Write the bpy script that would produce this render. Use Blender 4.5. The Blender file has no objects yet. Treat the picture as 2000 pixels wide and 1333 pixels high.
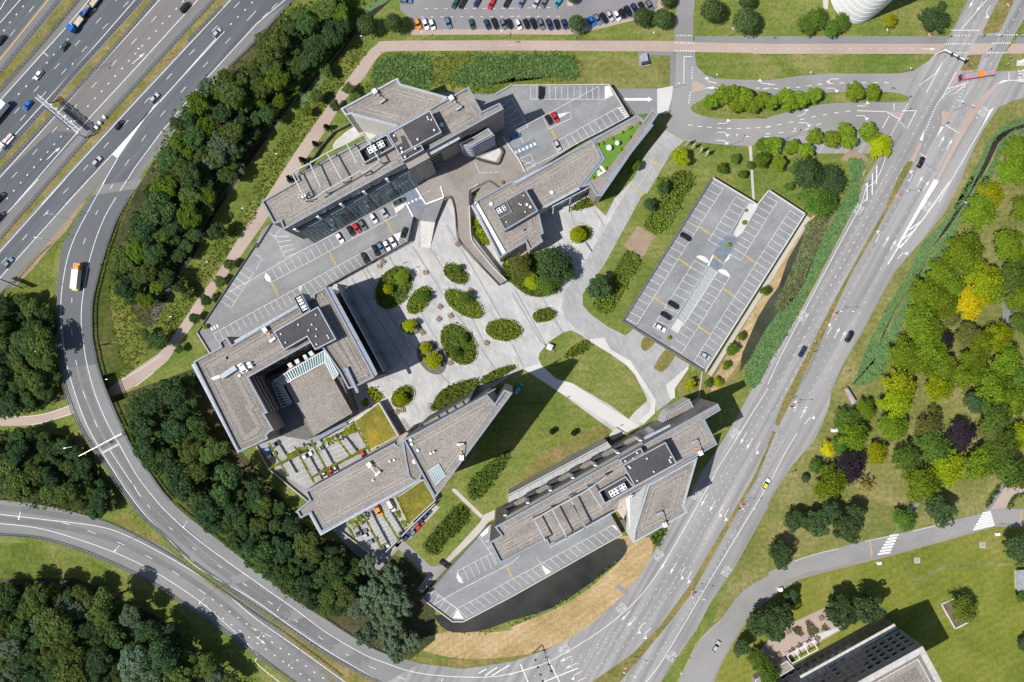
import bpy, bmesh, math, random
import numpy as np
from mathutils import Vector, Matrix
R = math.radians
rnd = random.Random(7)
scn = bpy.context.scene
C = bpy.data.collections.new("place"); scn.collection.children.link(C)

# ---------------------------------------------------------------- camera, sky, sun, exposure
CAM_H = 300.0                      # metres above the ground
MPP = 0.2                          # metres per photo pixel at ground level
cd = bpy.data.cameras.new("camera"); cam = bpy.data.objects.new("camera", cd); C.objects.link(cam)
cam.location = (0, 0, CAM_H); cd.sensor_width = 36; cd.lens = 36 / 2 / (1000 * MPP / CAM_H)
cd.clip_start = 1; cd.clip_end = 6000
scn.camera = cam
SUN_EL, SHX, SHY = R(57), 0.937, 0.350      # shadows fall towards (+x, +y)
world = bpy.data.worlds.new("World"); scn.world = world; world.use_nodes = True
wn = world.node_tree; wn.nodes.clear()
sky = wn.nodes.new('ShaderNodeTexSky'); sky.sky_type = 'NISHITA'; sky.sun_disc = False
sky.sun_elevation = SUN_EL; sky.sun_rotation = math.atan2(-SHX, -SHY)
bg = wn.nodes.new('ShaderNodeBackground'); bg.inputs[1].default_value = 0.094
wo = wn.nodes.new('ShaderNodeOutputWorld')
wn.links.new(sky.outputs[0], bg.inputs[0]); wn.links.new(bg.outputs[0], wo.inputs[0])
sl = bpy.data.lights.new("sun", 'SUN'); sl.energy = 4.8; sl.angle = R(0.5); sl.color = (1, 0.965, 0.915)
sun = bpy.data.objects.new("sun", sl); C.objects.link(sun); sun.location = (-150, -60, 250)
sun.rotation_euler = Vector((SHX * math.cos(SUN_EL), SHY * math.cos(SUN_EL), -math.sin(SUN_EL))).to_track_quat('-Z', 'Y').to_euler()
scn.view_settings.view_transform = 'Standard'; scn.view_settings.look = 'None'
scn.view_settings.gamma = 1; scn.view_settings.use_curve_mapping = False
scn.view_settings.exposure = 0.10
scn.cycles.max_bounces = 6; scn.cycles.diffuse_bounces = 3; scn.cycles.transparent_max_bounces = 6

# ---------------------------------------------------------------- survey: photo pixel + height -> metres
def W(p, z=0.0):
    f = MPP * (1 - z / CAM_H)
    return Vector(((p[0] - 1000) * f, (666.5 - p[1]) * f, z))
def W2(p, z=0.0):
    v = W(p, z); return (v.x, v.y)
def pts(s):
    return [tuple(float(a) for a in w.split(',')) for w in s.split()]
TX = {'A': 0, 'B': 500, 'C': 1000, 'D': 1500}; TY = {'1': 0, '2': 350, '3': 660, '4': 933}
def T(s):
    """survey strings: 'A1 x,y x,y B2 x,y' in sheet units (3.332 per photo pixel); 'P x,y' photo pixels; '@x0:y0:k x,y' an enlarged sheet"""
    out = []; ox = oy = 0.0; k = 1.0
    for w in s.split():
        if w == 'P': ox = oy = 0.0; k = 1.0
        elif w[0] == '@':
            a = w[1:].split(':'); ox, oy = float(a[0]), float(a[1]); k = float(a[2]) if len(a) > 2 else 8.33
        elif w[0] in 'ABCD' and len(w) == 2: ox, oy, k = TX[w[0]], TY[w[1]], 3.332
        else:
            x, y = w.split(','); out.append((ox + float(x) / k, oy + float(y) / k))
    return out
def smooth(p, n=6, closed=False):
    if len(p) < 3: return p
    q = []; N = len(p)
    rng = range(N) if closed else range(N - 1)
    for i in rng:
        a = p[(i - 1) % N] if closed or i > 0 else p[0]; b = p[i]; c = p[(i + 1) % N]
        d = p[(i + 2) % N] if closed or i < N - 2 else p[-1]
        for j in range(n):
            t = j / n
            q.append(tuple(0.5 * (2 * b[m] + (c[m] - a[m]) * t + (2 * a[m] - 5 * b[m] + 4 * c[m] - d[m]) * t * t + (3 * b[m] - a[m] - 3 * c[m] + d[m]) * t ** 3) for m in (0, 1)))
    if not closed: q.append(p[-1])
    return q
def resample(p, n):
    L = [0.0]
    for a, b in zip(p, p[1:]): L.append(L[-1] + math.dist(a, b))
    out = []; j = 0
    for i in range(n):
        d = L[-1] * i / (n - 1)
        while j < len(p) - 2 and L[j + 1] < d: j += 1
        t = (d - L[j]) / max(1e-9, L[j + 1] - L[j])
        out.append((p[j][0] + (p[j + 1][0] - p[j][0]) * t, p[j][1] + (p[j + 1][1] - p[j][1]) * t))
    return out
def area2(p):
    return sum(a[0] * b[1] - b[0] * a[1] for a, b in zip(p, p[1:] + p[:1])) / 2
def ccw(p):
    p = [tuple(q[:2]) for q in p]
    return p if area2(p) > 0 else p[::-1]
def inset(p, d):
    """move every side of a ccw outline inwards by d"""
    n = len(p); out = []
    for i in range(n):
        a, b, c = Vector(p[i - 1]), Vector(p[i]), Vector(p[(i + 1) % n])
        e1 = (b - a).normalized(); e2 = (c - b).normalized()
        n1 = Vector((-e1.y, e1.x)); n2 = Vector((-e2.y, e2.x))
        m = n1 + n2; l = m.length
        if l < 1e-4: out.append(tuple(b + n1 * d)); continue
        m /= l; out.append(tuple(b + m * min(d / max(0.35, m.dot(n1)), 3 * abs(d)) if d > 0 else b + m * max(d / max(0.35, m.dot(n1)), -3 * abs(d))))
    return out
def inside(pt, poly):
    x, y = pt; r = False; j = len(poly) - 1
    for i in range(len(poly)):
        xi, yi = poly[i][:2]; xj, yj = poly[j][:2]
        if (yi > y) != (yj > y) and x < (xj - xi) * (y - yi) / (yj - yi) + xi: r = not r
        j = i
    return r

# ---------------------------------------------------------------- mesh builder
class MB:
    def __init__(s): s.v = []; s.f = []
    def add(s, vs, fs):
        o = len(s.v); s.v += [tuple(v) for v in vs]; s.f += [tuple(i + o for i in f) for f in fs]; return s
    def sheet(s, p, z):
        p = ccw(p); return s.add([(x, y, z) for x, y in p], [tuple(range(len(p)))])
    def prism(s, p, z0, z1, top=True, bottom=False, p1=None):
        p = ccw(p); n = len(p); q = p1 or p
        fs = [(i, (i + 1) % n, n + (i + 1) % n, n + i) for i in range(n)]
        if top: fs.append(tuple(range(n, 2 * n)))
        if bottom: fs.append(tuple(range(n - 1, -1, -1)))
        return s.add([(x, y, z0) for x, y in p] + [(x, y, z1) for x, y in q], fs)
    def box(s, c, size, rz=0.0, tilt=None):
        m = Matrix.Rotation(rz, 3, 'Z')
        if tilt is not None: m = m @ tilt
        h = [a / 2 for a in size]; vs = []
        for dz in (-1, 1):
            for dx, dy in ((-1, -1), (1, -1), (1, 1), (-1, 1)):
                vs.append(Vector(c) + m @ Vector((dx * h[0], dy * h[1], dz * h[2])))
        return s.add(vs, [(3, 2, 1, 0), (4, 5, 6, 7), (0, 1, 5, 4), (1, 2, 6, 5), (2, 3, 7, 6), (3, 0, 4, 7)])
    def bar(s, a, b, w, h):
        """rectangular beam from a to b"""
        a, b = Vector(a), Vector(b); d = (b - a).normalized()
        up = Vector((0, 0, 1)) if abs(d.z) < 0.95 else Vector((1, 0, 0))
        u = d.cross(up).normalized() * w / 2; v = u.cross(d).normalized() * h / 2
        vs = [q + x * u + y * v for q in (a, b) for x, y in ((-1, -1), (1, -1), (1, 1), (-1, 1))]
        return s.add(vs, [(3, 2, 1, 0), (4, 5, 6, 7), (0, 1, 5, 4), (1, 2, 6, 5), (2, 3, 7, 6), (3, 0, 4, 7)])
    def tube(s, a, b, r0, r1=None, n=8, caps=True):
        a, b = Vector(a), Vector(b); r1 = r0 if r1 is None else r1; d = (b - a).normalized()
        u = d.orthogonal().normalized(); v = d.cross(u)
        vs = [q + (u * math.cos(6.2832 * i / n) + v * math.sin(6.2832 * i / n)) * r for q, r in ((a, r0), (b, r1)) for i in range(n)]
        fs = [(i, (i + 1) % n, n + (i + 1) % n, n + i) for i in range(n)]
        if caps: fs += [tuple(range(n - 1, -1, -1)), tuple(range(n, 2 * n))]
        return s.add(vs, fs)
    def lathe(s, prof, n=12, c=(0, 0, 0)):
        vs = []; fs = []
        for r, z in prof:
            vs += [(c[0] + r * math.cos(6.2832 * i / n), c[1] + r * math.sin(6.2832 * i / n), c[2] + z) for i in range(n)]
        for k in range(len(prof) - 1):
            fs += [(k * n + i, k * n + (i + 1) % n, (k + 1) * n + (i + 1) % n, (k + 1) * n + i) for i in range(n)]
        fs += [tuple(range(n - 1, -1, -1)), tuple(range((len(prof) - 1) * n, len(prof) * n))]
        return s.add(vs, fs)
    def ribbon(s, p, w, z, zf=None):
        """flat strip of width w along photo-pixel polyline p"""
        q = [W(a, (zf(a) if zf else 0) + z) for a in p]; n = len(q); vs = []
        for i in range(n):
            a, b = q[max(0, i - 1)], q[min(n - 1, i + 1)]
            d = (b - a).xy
            if d.length < 1e-6: d = Vector((1, 0))
            d.normalize(); m = Vector((-d.y, d.x, 0)) * w / 2
            vs += [q[i] + m, q[i] - m]
        return s.add(vs, [(2 * i + 1, 2 * i + 3, 2 * i + 2, 2 * i) for i in range(n - 1)])
    def mesh(s, name):
        me = bpy.data.meshes.new(name); me.from_pydata(s.v, [], s.f); me.update(); return me

def obj(name, mb, m, parent=None, kind=None):
    me = mb.mesh(name) if isinstance(mb, MB) else mb
    o = bpy.data.objects.new(name, me); C.objects.link(o)
    if m is not None and not me.materials: me.materials.append(m)
    elif m is not None and me.materials[0] is not m: o.material_slots[0].link = 'OBJECT'; o.material_slots[0].material = m
    if parent is not None:
        o.parent = parent
        b = parent
        off = Vector((0, 0, 0))
        if parent.get('world_parts'): o.matrix_parent_inverse = Matrix.Translation(-Vector(parent.location)) @ Matrix.Identity(4)
    if kind: o['kind'] = kind
    return o
def split_faces(name, mb, m, parent, per=1):
    """every run of `per` faces becomes an object of its own"""
    for i in range(0, len(mb.f), per):
        k = MB(); used = sorted({j for f in mb.f[i:i + per] for j in f}); ix = {j: n for n, j in enumerate(used)}
        k.v = [mb.v[j] for j in used]; k.f = [tuple(ix[j] for j in f) for f in mb.f[i:i + per]]; obj(name, k, m, parent)
def struct(name, mb, m): return obj(name, mb, m, None, 'structure')
def thing(name, label, cat, loc=(0, 0, 0), rz=0.0, group=None, worldparts=False):
    o = bpy.data.objects.new(name, None); C.objects.link(o); o.empty_display_size = 0.5
    o.location = loc; o.rotation_euler = (0, 0, rz); o['label'] = label; o['category'] = cat
    if group: o['group'] = group
    if worldparts: o['world_parts'] = 1
    return o
def tag(o, label, cat, group=None, kind=None):
    o['label'] = label; o['category'] = cat
    if group: o['group'] = group
    if kind: o['kind'] = kind
    return o
def sub(name, mb, m, part):
    """a piece of a part (part has world or local mesh at the same origin)"""
    o = obj(name, mb, m); o.parent = part; return o
KIDS = {}
def kids(o):
    if o.name not in KIDS: KIDS[o.name] = [c for c in C.objects if c.parent == o]
    return KIDS[o.name]
def dup(root, loc, rz=0.0, label=None, group=None, sc=None, paint=None):
    r = root.copy(); C.objects.link(r); r.location = loc; r.rotation_euler = (0, 0, rz)
    if label: r['label'] = label
    if group: r['group'] = group
    if sc is not None: r.scale = (sc, sc, sc) if not isinstance(sc, tuple) else sc
    for ch in kids(root):
        c = ch.copy(); C.objects.link(c); c.parent = r
        if paint and ch.get('paint'): c.material_slots[0].link = 'OBJECT'; c.material_slots[0].material = paint
        for g in kids(ch):
            d = g.copy(); C.objects.link(d); d.parent = c
    return r

# ---------------------------------------------------------------- materials
def new_mat(name):
    m = bpy.data.materials.new(name); m.use_nodes = True; nt = m.node_tree
    b = nt.nodes['Principled BSDF']; return m, nt, b
def rgba(c): return (c[0], c[1], c[2], 1)
def plain(name, c, rough=0.6, metal=0.0, spec=0.4, alpha=None, var=0.12, scale=0.6):
    """base colour with slight uneven weathering"""
    m, nt, b = new_mat(name)
    b.inputs['Roughness'].default_value = rough; b.inputs['Metallic'].default_value = metal
    b.inputs['Specular IOR Level'].default_value = spec
    if var > 0:
        tc = nt.nodes.new('ShaderNodeTexCoord'); n = nt.nodes.new('ShaderNodeTexNoise'); n.inputs['Scale'].default_value = scale; n.inputs['Detail'].default_value = 5
        r = nt.nodes.new('ShaderNodeValToRGB'); e = r.color_ramp.elements
        e[0].position, e[1].position = 0.3, 0.7
        e[0].color = rgba([x * (1 - var) for x in c]); e[1].color = rgba([min(1, x * (1 + var)) for x in c])
        nt.links.new(tc.outputs['Object'], n.inputs['Vector']); nt.links.new(n.outputs['Fac'], r.inputs[0]); nt.links.new(r.outputs[0], b.inputs['Base Color'])
    else: b.inputs['Base Color'].default_value = rgba(c)
    return m
def ground_mat(name, cols, scale=0.05, fine=1.2, fine_amt=0.3, stretch=None, rough=0.95, bump=0.0, stripe=None, dist=0.0, speck=None):
    """mottled surface: cols = 2..4 colours through a broad noise, multiplied by a fine grain, optional driving streaks or mowing stripes"""
    m, nt, b = new_mat(name); N = nt.nodes.new; L = nt.links.new
    b.inputs['Roughness'].default_value = rough; b.inputs['Specular IOR Level'].default_value = 0.2
    tc = N('ShaderNodeTexCoord')
    n1 = N('ShaderNodeTexNoise'); n1.inputs['Scale'].default_value = scale; n1.inputs['Detail'].default_value = 7; n1.inputs['Roughness'].default_value = 0.62; n1.inputs['Distortion'].default_value = dist
    L(tc.outputs['Object'], n1.inputs['Vector'])
    r = N('ShaderNodeValToRGB'); e = r.color_ramp.elements
    while len(e) < len(cols): e.new(0.5)
    for i, c in enumerate(cols):
        e[i].position = 0.33 + 0.34 * i / (len(cols) - 1); e[i].color = rgba(c)
    L(n1.outputs['Fac'], r.inputs[0]); col = r.outputs[0]
    def mul(col, fac_out, lo, hi, a=0.3, bb=0.7):
        mr = N('ShaderNodeMapRange'); mr.inputs[1].default_value = a; mr.inputs[2].default_value = bb; mr.inputs[3].default_value = lo; mr.inputs[4].default_value = hi
        L(fac_out, mr.inputs[0]); mx = N('ShaderNodeMix'); mx.data_type = 'RGBA'; mx.blend_type = 'MULTIPLY'; mx.inputs[0].default_value = 1
        L(col, mx.inputs[6]); L(mr.outputs[0], mx.inputs[7]); return mx.outputs[2]
    n2 = N('ShaderNodeTexNoise'); n2.inputs['Scale'].default_value = fine; n2.inputs['Detail'].default_value = 4; n2.inputs['Roughness'].default_value = 0.7
    L(tc.outputs['Object'], n2.inputs['Vector']); col = mul(col, n2.outputs['Fac'], 1 - fine_amt, 1 + fine_amt)
    if stretch:
        ang, sc, amt = stretch
        mp = N('ShaderNodeMapping'); mp.vector_type = 'TEXTURE'; mp.inputs['Rotation'].default_value = (0, 0, ang); mp.inputs['Scale'].default_value = (40, 1, 1)
        n3 = N('ShaderNodeTexNoise'); n3.inputs['Scale'].default_value = sc; n3.inputs['Detail'].default_value = 3
        L(tc.outputs['Object'], mp.inputs[0]); L(mp.outputs[0], n3.inputs['Vector']); col = mul(col, n3.outputs['Fac'], 1 - amt, 1 + amt)
    if stripe:
        ang, sc, amt = stripe
        mp = N('ShaderNodeMapping'); mp.vector_type = 'TEXTURE'; mp.inputs['Rotation'].default_value = (0, 0, ang)
        w = N('ShaderNodeTexWave'); w.bands_direction = 'Y'; w.inputs['Scale'].default_value = sc; w.inputs['Distortion'].default_value = 2.5; w.inputs['Detail'].default_value = 2; w.inputs['Detail Scale'].default_value = 0.4
        L(tc.outputs['Object'], mp.inputs[0]); L(mp.outputs[0], w.inputs['Vector']); col = mul(col, w.outputs['Fac'], 1 - amt, 1 + amt, 0, 1)
    if speck:
        sc, amt, sc2 = speck
        v = N('ShaderNodeTexVoronoi'); v.inputs['Scale'].default_value = sc
        L(tc.outputs['Object'], v.inputs['Vector']); sp = N('ShaderNodeSeparateColor'); L(v.outputs['Color'], sp.inputs[0]); col = mul(col, sp.outputs[0], 1 - amt, 1 + amt, 0, 1)
    L(col, b.inputs['Base Color'])
    if bump:
        bp = N('ShaderNodeBump'); bp.inputs['Strength'].default_value = bump; bp.inputs['Distance'].default_value = 0.3
        L(n2.outputs['Fac'], bp.inputs['Height']); L(bp.outputs[0], b.inputs['Normal'])
    return m
def paver_mat(name, c, var, bw, bh, ang, mortar=0.06, mc=0.75):
    m, nt, b = new_mat(name); N = nt.nodes.new; L = nt.links.new
    b.inputs['Roughness'].default_value = 0.85; b.inputs['Specular IOR Level'].default_value = 0.25
    tc = N('ShaderNodeTexCoord'); mp = N('ShaderNodeMapping'); mp.inputs['Rotation'].default_value = (0, 0, ang)
    br = N('ShaderNodeTexBrick'); br.inputs['Scale'].default_value = 1; br.inputs['Brick Width'].default_value = bw; br.inputs['Row Height'].default_value = bh
    br.inputs['Mortar Size'].default_value = mortar; br.inputs['Color1'].default_value = rgba([x * (1 - var) for x in c]); br.inputs['Color2'].default_value = rgba([x * (1 + var) for x in c]); br.inputs['Mortar'].default_value = rgba([x * mc for x in c])
    n = N('ShaderNodeTexNoise'); n.inputs['Scale'].default_value = 0.12; n.inputs['Detail'].default_value = 6
    mr = N('ShaderNodeMapRange'); mr.inputs[1].default_value = 0.3; mr.inputs[2].default_value = 0.7; mr.inputs[3].default_value = 0.86; mr.inputs[4].default_value = 1.12
    mx = N('ShaderNodeMix'); mx.data_type = 'RGBA'; mx.blend_type = 'MULTIPLY'; mx.inputs[0].default_value = 1
    L(tc.outputs['Object'], mp.inputs[0]); L(mp.outputs[0], br.inputs['Vector']); L(tc.outputs['Object'], n.inputs['Vector']); L(n.outputs['Fac'], mr.inputs[0])
    L(br.outputs['Color'], mx.inputs[6]); L(mr.outputs[0], mx.inputs[7]); L(mx.outputs[2], b.inputs['Base Color'])
    return m
def leaf_mat(name, c, tip=None, var=0.35, trans=0.35):
    """foliage: every leaf clump its own shade, every tree its own tint"""
    m, nt, b = new_mat(name); N = nt.nodes.new; L = nt.links.new
    tip = tip or [x * 1.5 for x in c]
    g = N('ShaderNodeNewGeometry'); oi = N('ShaderNodeObjectInfo')
    r = N('ShaderNodeValToRGB'); e = r.color_ramp.elements
    e[0].color = rgba([x * (1 - var) for x in c]); e[1].color = rgba(tip)
    mid = e.new(0.6); mid.color = rgba(c)
    L(g.outputs['Random Per Island'], r.inputs[0])
    hs = N('ShaderNodeHueSaturation'); mr = N('ShaderNodeMapRange'); mr.inputs[3].default_value = 0.8; mr.inputs[4].default_value = 1.2
    mh = N('ShaderNodeMapRange'); mh.inputs[3].default_value = 0.488; mh.inputs[4].default_value = 0.512
    L(oi.outputs['Random'], mr.inputs[0]); L(mr.outputs[0], hs.inputs['Value']); L(oi.outputs['Random'], mh.inputs[0]); L(mh.outputs[0], hs.inputs['Hue']); L(r.outputs[0], hs.inputs['Color'])
    d = N('ShaderNodeBsdfDiffuse'); t = N('ShaderNodeBsdfTranslucent'); mix = N('ShaderNodeMixShader'); mix.inputs[0].default_value = trans
    L(hs.outputs[0], d.inputs[0]); L(hs.outputs[0], t.inputs[0]); L(d.outputs[0], mix.inputs[1]); L(t.outputs[0], mix.inputs[2])
    nt.nodes.remove(b); L(mix.outputs[0], nt.nodes['Material Output'].inputs[0])
    return m
def glass_mat(name, c, rough=0.08, spec=0.6):
    return plain(name, c, rough, 0.0, spec, var=0.25, scale=0.15)

HWA = math.atan2(600, 500); MRA = R(61)
M = dict(
    lawn=ground_mat('lawn', [(.10, .145, .026), (.145, .175, .038), (.215, .205, .07)], 0.06, 0.8, 0.34, stripe=(R(4), 0.09, 0.05), rough=1, bump=0.3, dist=.8),
    rough_grass=ground_mat('rough_grass', [(.075, .11, .02), (.12, .15, .028), (.18, .175, .05)], 0.06, 0.7, 0.4, rough=1, bump=0.5),
    park_lawn=ground_mat('park_lawn', [(.12, .14, .032), (.17, .172, .05), (.255, .22, .095)], 0.05, 0.7, 0.34, stripe=(R(2), 0.12, 0.045), rough=1, bump=0.3, dist=.8),
    green_lawn=ground_mat('green_lawn', [(.115, .145, .02), (.16, .178, .028), (.21, .20, .05)], 0.045, 0.7, 0.26, stripe=(R(28), 0.10, 0.05), rough=1, bump=0.25, dist=.6),
    dry_grass=ground_mat('dry_grass', [(.30, .215, .095), (.40, .29, .15), (.47, .35, .20)], 0.06, 0.9, 0.28, rough=1, bump=0.3, stripe=(R(35), .12, .06)),
    verge=ground_mat('verge', [(.13, .135, .03), (.19, .165, .055), (.27, .20, .09)], 0.12, 0.8, 0.35, rough=1, bump=0.4),
    reedbed=ground_mat('reedbed', [(.075, .135, .052), (.105, .175, .066), (.145, .20, .07)], 0.25, 1.4, 0.3, rough=1),
    cover=ground_mat('cover', [(.06, .085, .018), (.12, .15, .03)], 0.4, 1.6, 0.3, rough=1),
    soil=ground_mat('soil', [(.10, .075, .05), (.17, .13, .09)], 0.3, 1.5, 0.3),
    dug=ground_mat('dug', [(.26, .19, .13), (.33, .25, .17)], 0.3, 1.5, 0.22),
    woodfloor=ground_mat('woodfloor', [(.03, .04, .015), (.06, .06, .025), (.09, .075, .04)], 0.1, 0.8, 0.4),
    hw_dark=ground_mat('hw_dark', [(.098, .105, .118), (.125, .132, .142)], 0.02, 2.0, 0.10, (HWA, 0.55, 0.16)),
    hw_lite=ground_mat('hw_lite', [(.165, .158, .15), (.20, .19, .18)], 0.02, 2.0, 0.09, (HWA, 0.5, 0.12)),
    hw_shoulder=ground_mat('hw_shoulder', [(.17, .165, .163), (.205, .20, .195)], 0.02, 2.0, 0.10, (HWA, 0.5, 0.09)),
    loop=ground_mat('loop', [(.178, .177, .177), (.21, .208, .206), (.238, .234, .231)], 0.025, 1.6, 0.12, dist=.8),
    road=ground_mat('road', [(.228, .222, .218), (.272, .265, .259), (.31, .301, .294)], 0.02, 1.6, 0.10, (MRA, 0.42, 0.24), dist=.5),
    access=ground_mat('access', [(.215, .21, .206), (.26, .254, .248), (.29, .282, .275)], 0.03, 1.6, 0.11, dist=.6),
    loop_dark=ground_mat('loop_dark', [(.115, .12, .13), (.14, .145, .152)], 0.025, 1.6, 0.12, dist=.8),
    loop_wear=ground_mat('loop_wear', [(.15, .15, .152), (.19, .188, .187)], 0.05, 1.2, 0.16, dist=1.2),
    lot=ground_mat('lot', [(.20, .19, .195), (.25, .24, .24)], 0.05, 1.6, 0.10),
    deck=ground_mat('deck', [(.195, .20, .205), (.235, .238, .241), (.27, .272, .274)], 0.045, 1.2, 0.13, (R(28), .25, .10), dist=1.0),
    forecourt=ground_mat('forecourt', [(.215, .192, .172), (.265, .238, .215), (.30, .27, .245)], 0.06, 1.2, 0.12, dist=1.0),
    pinkpath=ground_mat('pinkpath', [(.355, .275, .235), (.42, .335, .29)], 0.05, 1.8, 0.09),
    brownpath=ground_mat('brownpath', [(.235, .205, .19), (.28, .245, .225)], 0.05, 1.8, 0.09),
    greypath=ground_mat('greypath', [(.40, .37, .34), (.50, .47, .43)], 0.05, 1.8, 0.09),
    darkpath=ground_mat('darkpath', [(.19, .19, .195), (.24, .24, .245)], 0.05, 1.8, 0.10),
    plaza=paver_mat('plaza', (.43, .425, .415), 0.10, 2.4, 1.2, R(62), 0.07, 0.86),
    plaza_band=plain('plaza_band', (.29, .285, .275), 0.9, var=0.15),
    plaza_plain=ground_mat('plaza_plain', [(.50, .485, .465), (.56, .545, .525)], 0.06, 1.6, 0.06),
    pavers=paver_mat('pavers', (.34, .34, .335), 0.11, 2.0, 0.6, R(60), 0.05, 0.85),
    paint=plain('paint', (.66, .655, .635), 0.8, var=0.18, scale=1.2),
    paint_worn=plain('paint_worn', (.58, .575, .56), 0.8, var=0.2, scale=1.5),
    paint_yellow=plain('paint_yellow', (.66, .42, .06), 0.7, var=0.12, scale=1.5),
    paint_ochre=plain('paint_ochre', (.50, .36, .10), 0.8, var=0.15, scale=1.5),
    concrete=plain('concrete', (.46, .44, .41), 0.85, var=0.15),
    concrete_pale=plain('concrete_pale', (.52, .505, .48), 0.85, var=0.1),
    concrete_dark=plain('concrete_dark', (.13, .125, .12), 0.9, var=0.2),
    kerb=plain('kerb', (.42, .41, .39), 0.9, var=0.1),
    gravel=ground_mat('gravel', [(.205, .184, .164), (.252, .228, .204), (.29, .264, .237)], 0.06, 2.6, 0.16, speck=(3.0, 0.24, 0), dist=.6),
    gravel_dark=ground_mat('gravel_dark', [(.185, .165, .146), (.235, .211, .186)], 0.06, 2.6, 0.18, speck=(3.0, 0.28, 0), dist=.6),
    gravel_path=plain('gravel_path', (.27, .24, .215), 0.95, var=0.22, scale=1.2),
    bitumen=ground_mat('bitumen', [(.062, .058, .06), (.09, .084, .085)], 0.08, 1.2, 0.15, (R(28), 0.3, 0.15)),
    bitumen_brown=ground_mat('bitumen_brown', [(.075, .07, .066), (.115, .108, .10)], 0.15, 1.2, 0.25),
    coping=plain('coping', (.225, .262, .315), 0.6, 0.0, 0.4, var=0.12),
    coping_pale=plain('coping_pale', (.36, .395, .44), 0.55, 0.0, 0.4, var=0.10),
    zinc=plain('zinc', (.40, .41, .40), 0.5, 0.2, 0.5, var=0.12, scale=1.0),
    steel=plain('steel', (.36, .37, .38), 0.4, 0.6, 0.5, var=0.1),
    galv=plain('galv', (.50, .52, .54), 0.4, 0.5, 0.5, var=0.12),
    rail=plain('rail', (.15, .175, .195), 0.7, 0.0, 0.3, var=0.2),
    wall_taupe=plain('wall_taupe', (.29, .262, .235), 0.8, var=0.08),
    wall_beige=plain('wall_beige', (.50, .42, .34), 0.8, var=0.08),
    wall_brown=plain('wall_brown', (.34, .28, .235), 0.8, var=0.1),
    wall_white=plain('wall_white', (.66, .66, .62), 0.7, var=0.08),
    wall_blue=plain('wall_blue', (.16, .19, .235), 0.5, var=0.15),
    wall_dark=plain('wall_dark', (.05, .05, .058), 0.7, var=0.2),
    frame_white=plain('frame_white', (.78, .78, .77), 0.5, var=0.04),
    glass_dark=glass_mat('glass_dark', (.012, .016, .022)),
    glass_teal=glass_mat('glass_teal', (.09, .175, .185)),
    glass_blue=glass_mat('glass_blue', (.03, .08, .13)),
    glass_pale=glass_mat('glass_pale', (.24, .31, .31)),
    white=plain('white', (.80, .80, .79), 0.45, var=0.04),
    black=plain('black', (.02, .02, .022), 0.5, var=0.2),
    red=plain('red', (.55, .03, .03), 0.4, var=0.1),
    pinkred=plain('pinkred', (.62, .25, .25), 0.6, var=0.1),
    orange=plain('orange', (.75, .24, .03), 0.5, var=0.1),
    wood=plain('wood', (.27, .19, .135), 0.7, var=0.25, scale=2),
    timber=plain('timber', (.66, .42, .22), 0.7, var=0.1, scale=2),
    turf=ground_mat('turf', [(.10, .20, .028), (.125, .235, .035)], 0.3, 2, 0.08),
    sedum=ground_mat('sedum', [(.12, .125, .02), (.19, .17, .03), (.30, .22, .03)], 0.16, 1.0, 0.35, bump=0.6, rough=1),
    water=plain('water', (.034, .033, .027), 0.22, 0, 0.5, var=0.5, scale=0.08),
    water_lite=plain('water_lite', (.052, .056, .034), 0.15, 0, 0.5, var=0.4, scale=0.1),
    bark=plain('bark', (.09, .07, .05), 0.95, var=0.3, scale=3),
    signblue=plain('signblue', (.02, .08, .32), 0.5, var=0.08),
    tyre=plain('tyre', (.02, .02, .02), 0.9, var=0.1),
    lamp_glass=plain('lamp_glass', (.75, .76, .78), 0.3, var=0.02),
    tail=plain('tail', (.45, .01, .01), 0.3, var=0.02),
    skin=plain('skin', (.45, .28, .20), 0.6, var=0.05), hair=plain('hair', (.04, .025, .015), 0.7, var=0.1),
    cloth_dark=plain('cloth_dark', (.03, .035, .06), 0.9, var=0.1), cloth_red=plain('cloth_red', (.40, .06, .06), 0.9, var=0.1),
    cloth_lite=plain('cloth_lite', (.55, .55, .58), 0.9, var=0.1),
)
# ================================================================ GROUND, ROADS, PATHS, WATER
def patch(name, s, m, z, sm=0, zf=None):
    p = T(s) if isinstance(s, str) else s
    if sm: p = smooth(p, sm, True)
    return struct(name, MB().sheet([W2(a) for a in p], z), m)
struct('ground', MB().sheet([(-1500, -1500), (1500, -1500), (1500, 1500), (-1500, 1500)], 0), M['lawn'])
# broad grass areas
patch('park_lawn', "P 2040,130 2040,1000 D4 1666,90 1560,280 1350,240 1200,280 900,330 640,410 300,480 0,620 C4 1666,640 1500,740 1370,910 1300,960 1440,600 1666,190 D3 0,1080 150,840 350,570 410,350 590,0 D2 440,1333 700,830 1000,400 1260,0 D1 1300,1050 1500,700 1666,640", M['park_lawn'], .010)
patch('lawn_field', "P 2040,1010 D4 1666,310 1500,320 1200,400 800,510 400,610 200,690 60,760 C4 1500,960 1360,1200 1300,1345 P 2040,1345", M['green_lawn'], .010)
patch('rough_grass', "P 555,-10 760,-10 700,60 720,85 640,200 500,380 400,560 330,690 240,740 205,735 190,690 182,620 200,500 240,420 300,330 400,190 500,80", M['rough_grass'], .010)
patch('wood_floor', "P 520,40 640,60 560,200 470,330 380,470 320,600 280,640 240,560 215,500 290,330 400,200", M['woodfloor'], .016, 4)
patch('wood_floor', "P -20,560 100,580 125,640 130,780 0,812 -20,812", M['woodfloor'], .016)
patch('wood_floor', "P -20,840 120,850 200,930 230,990 180,1015 0,975 -20,975", M['woodfloor'], .016)
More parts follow.
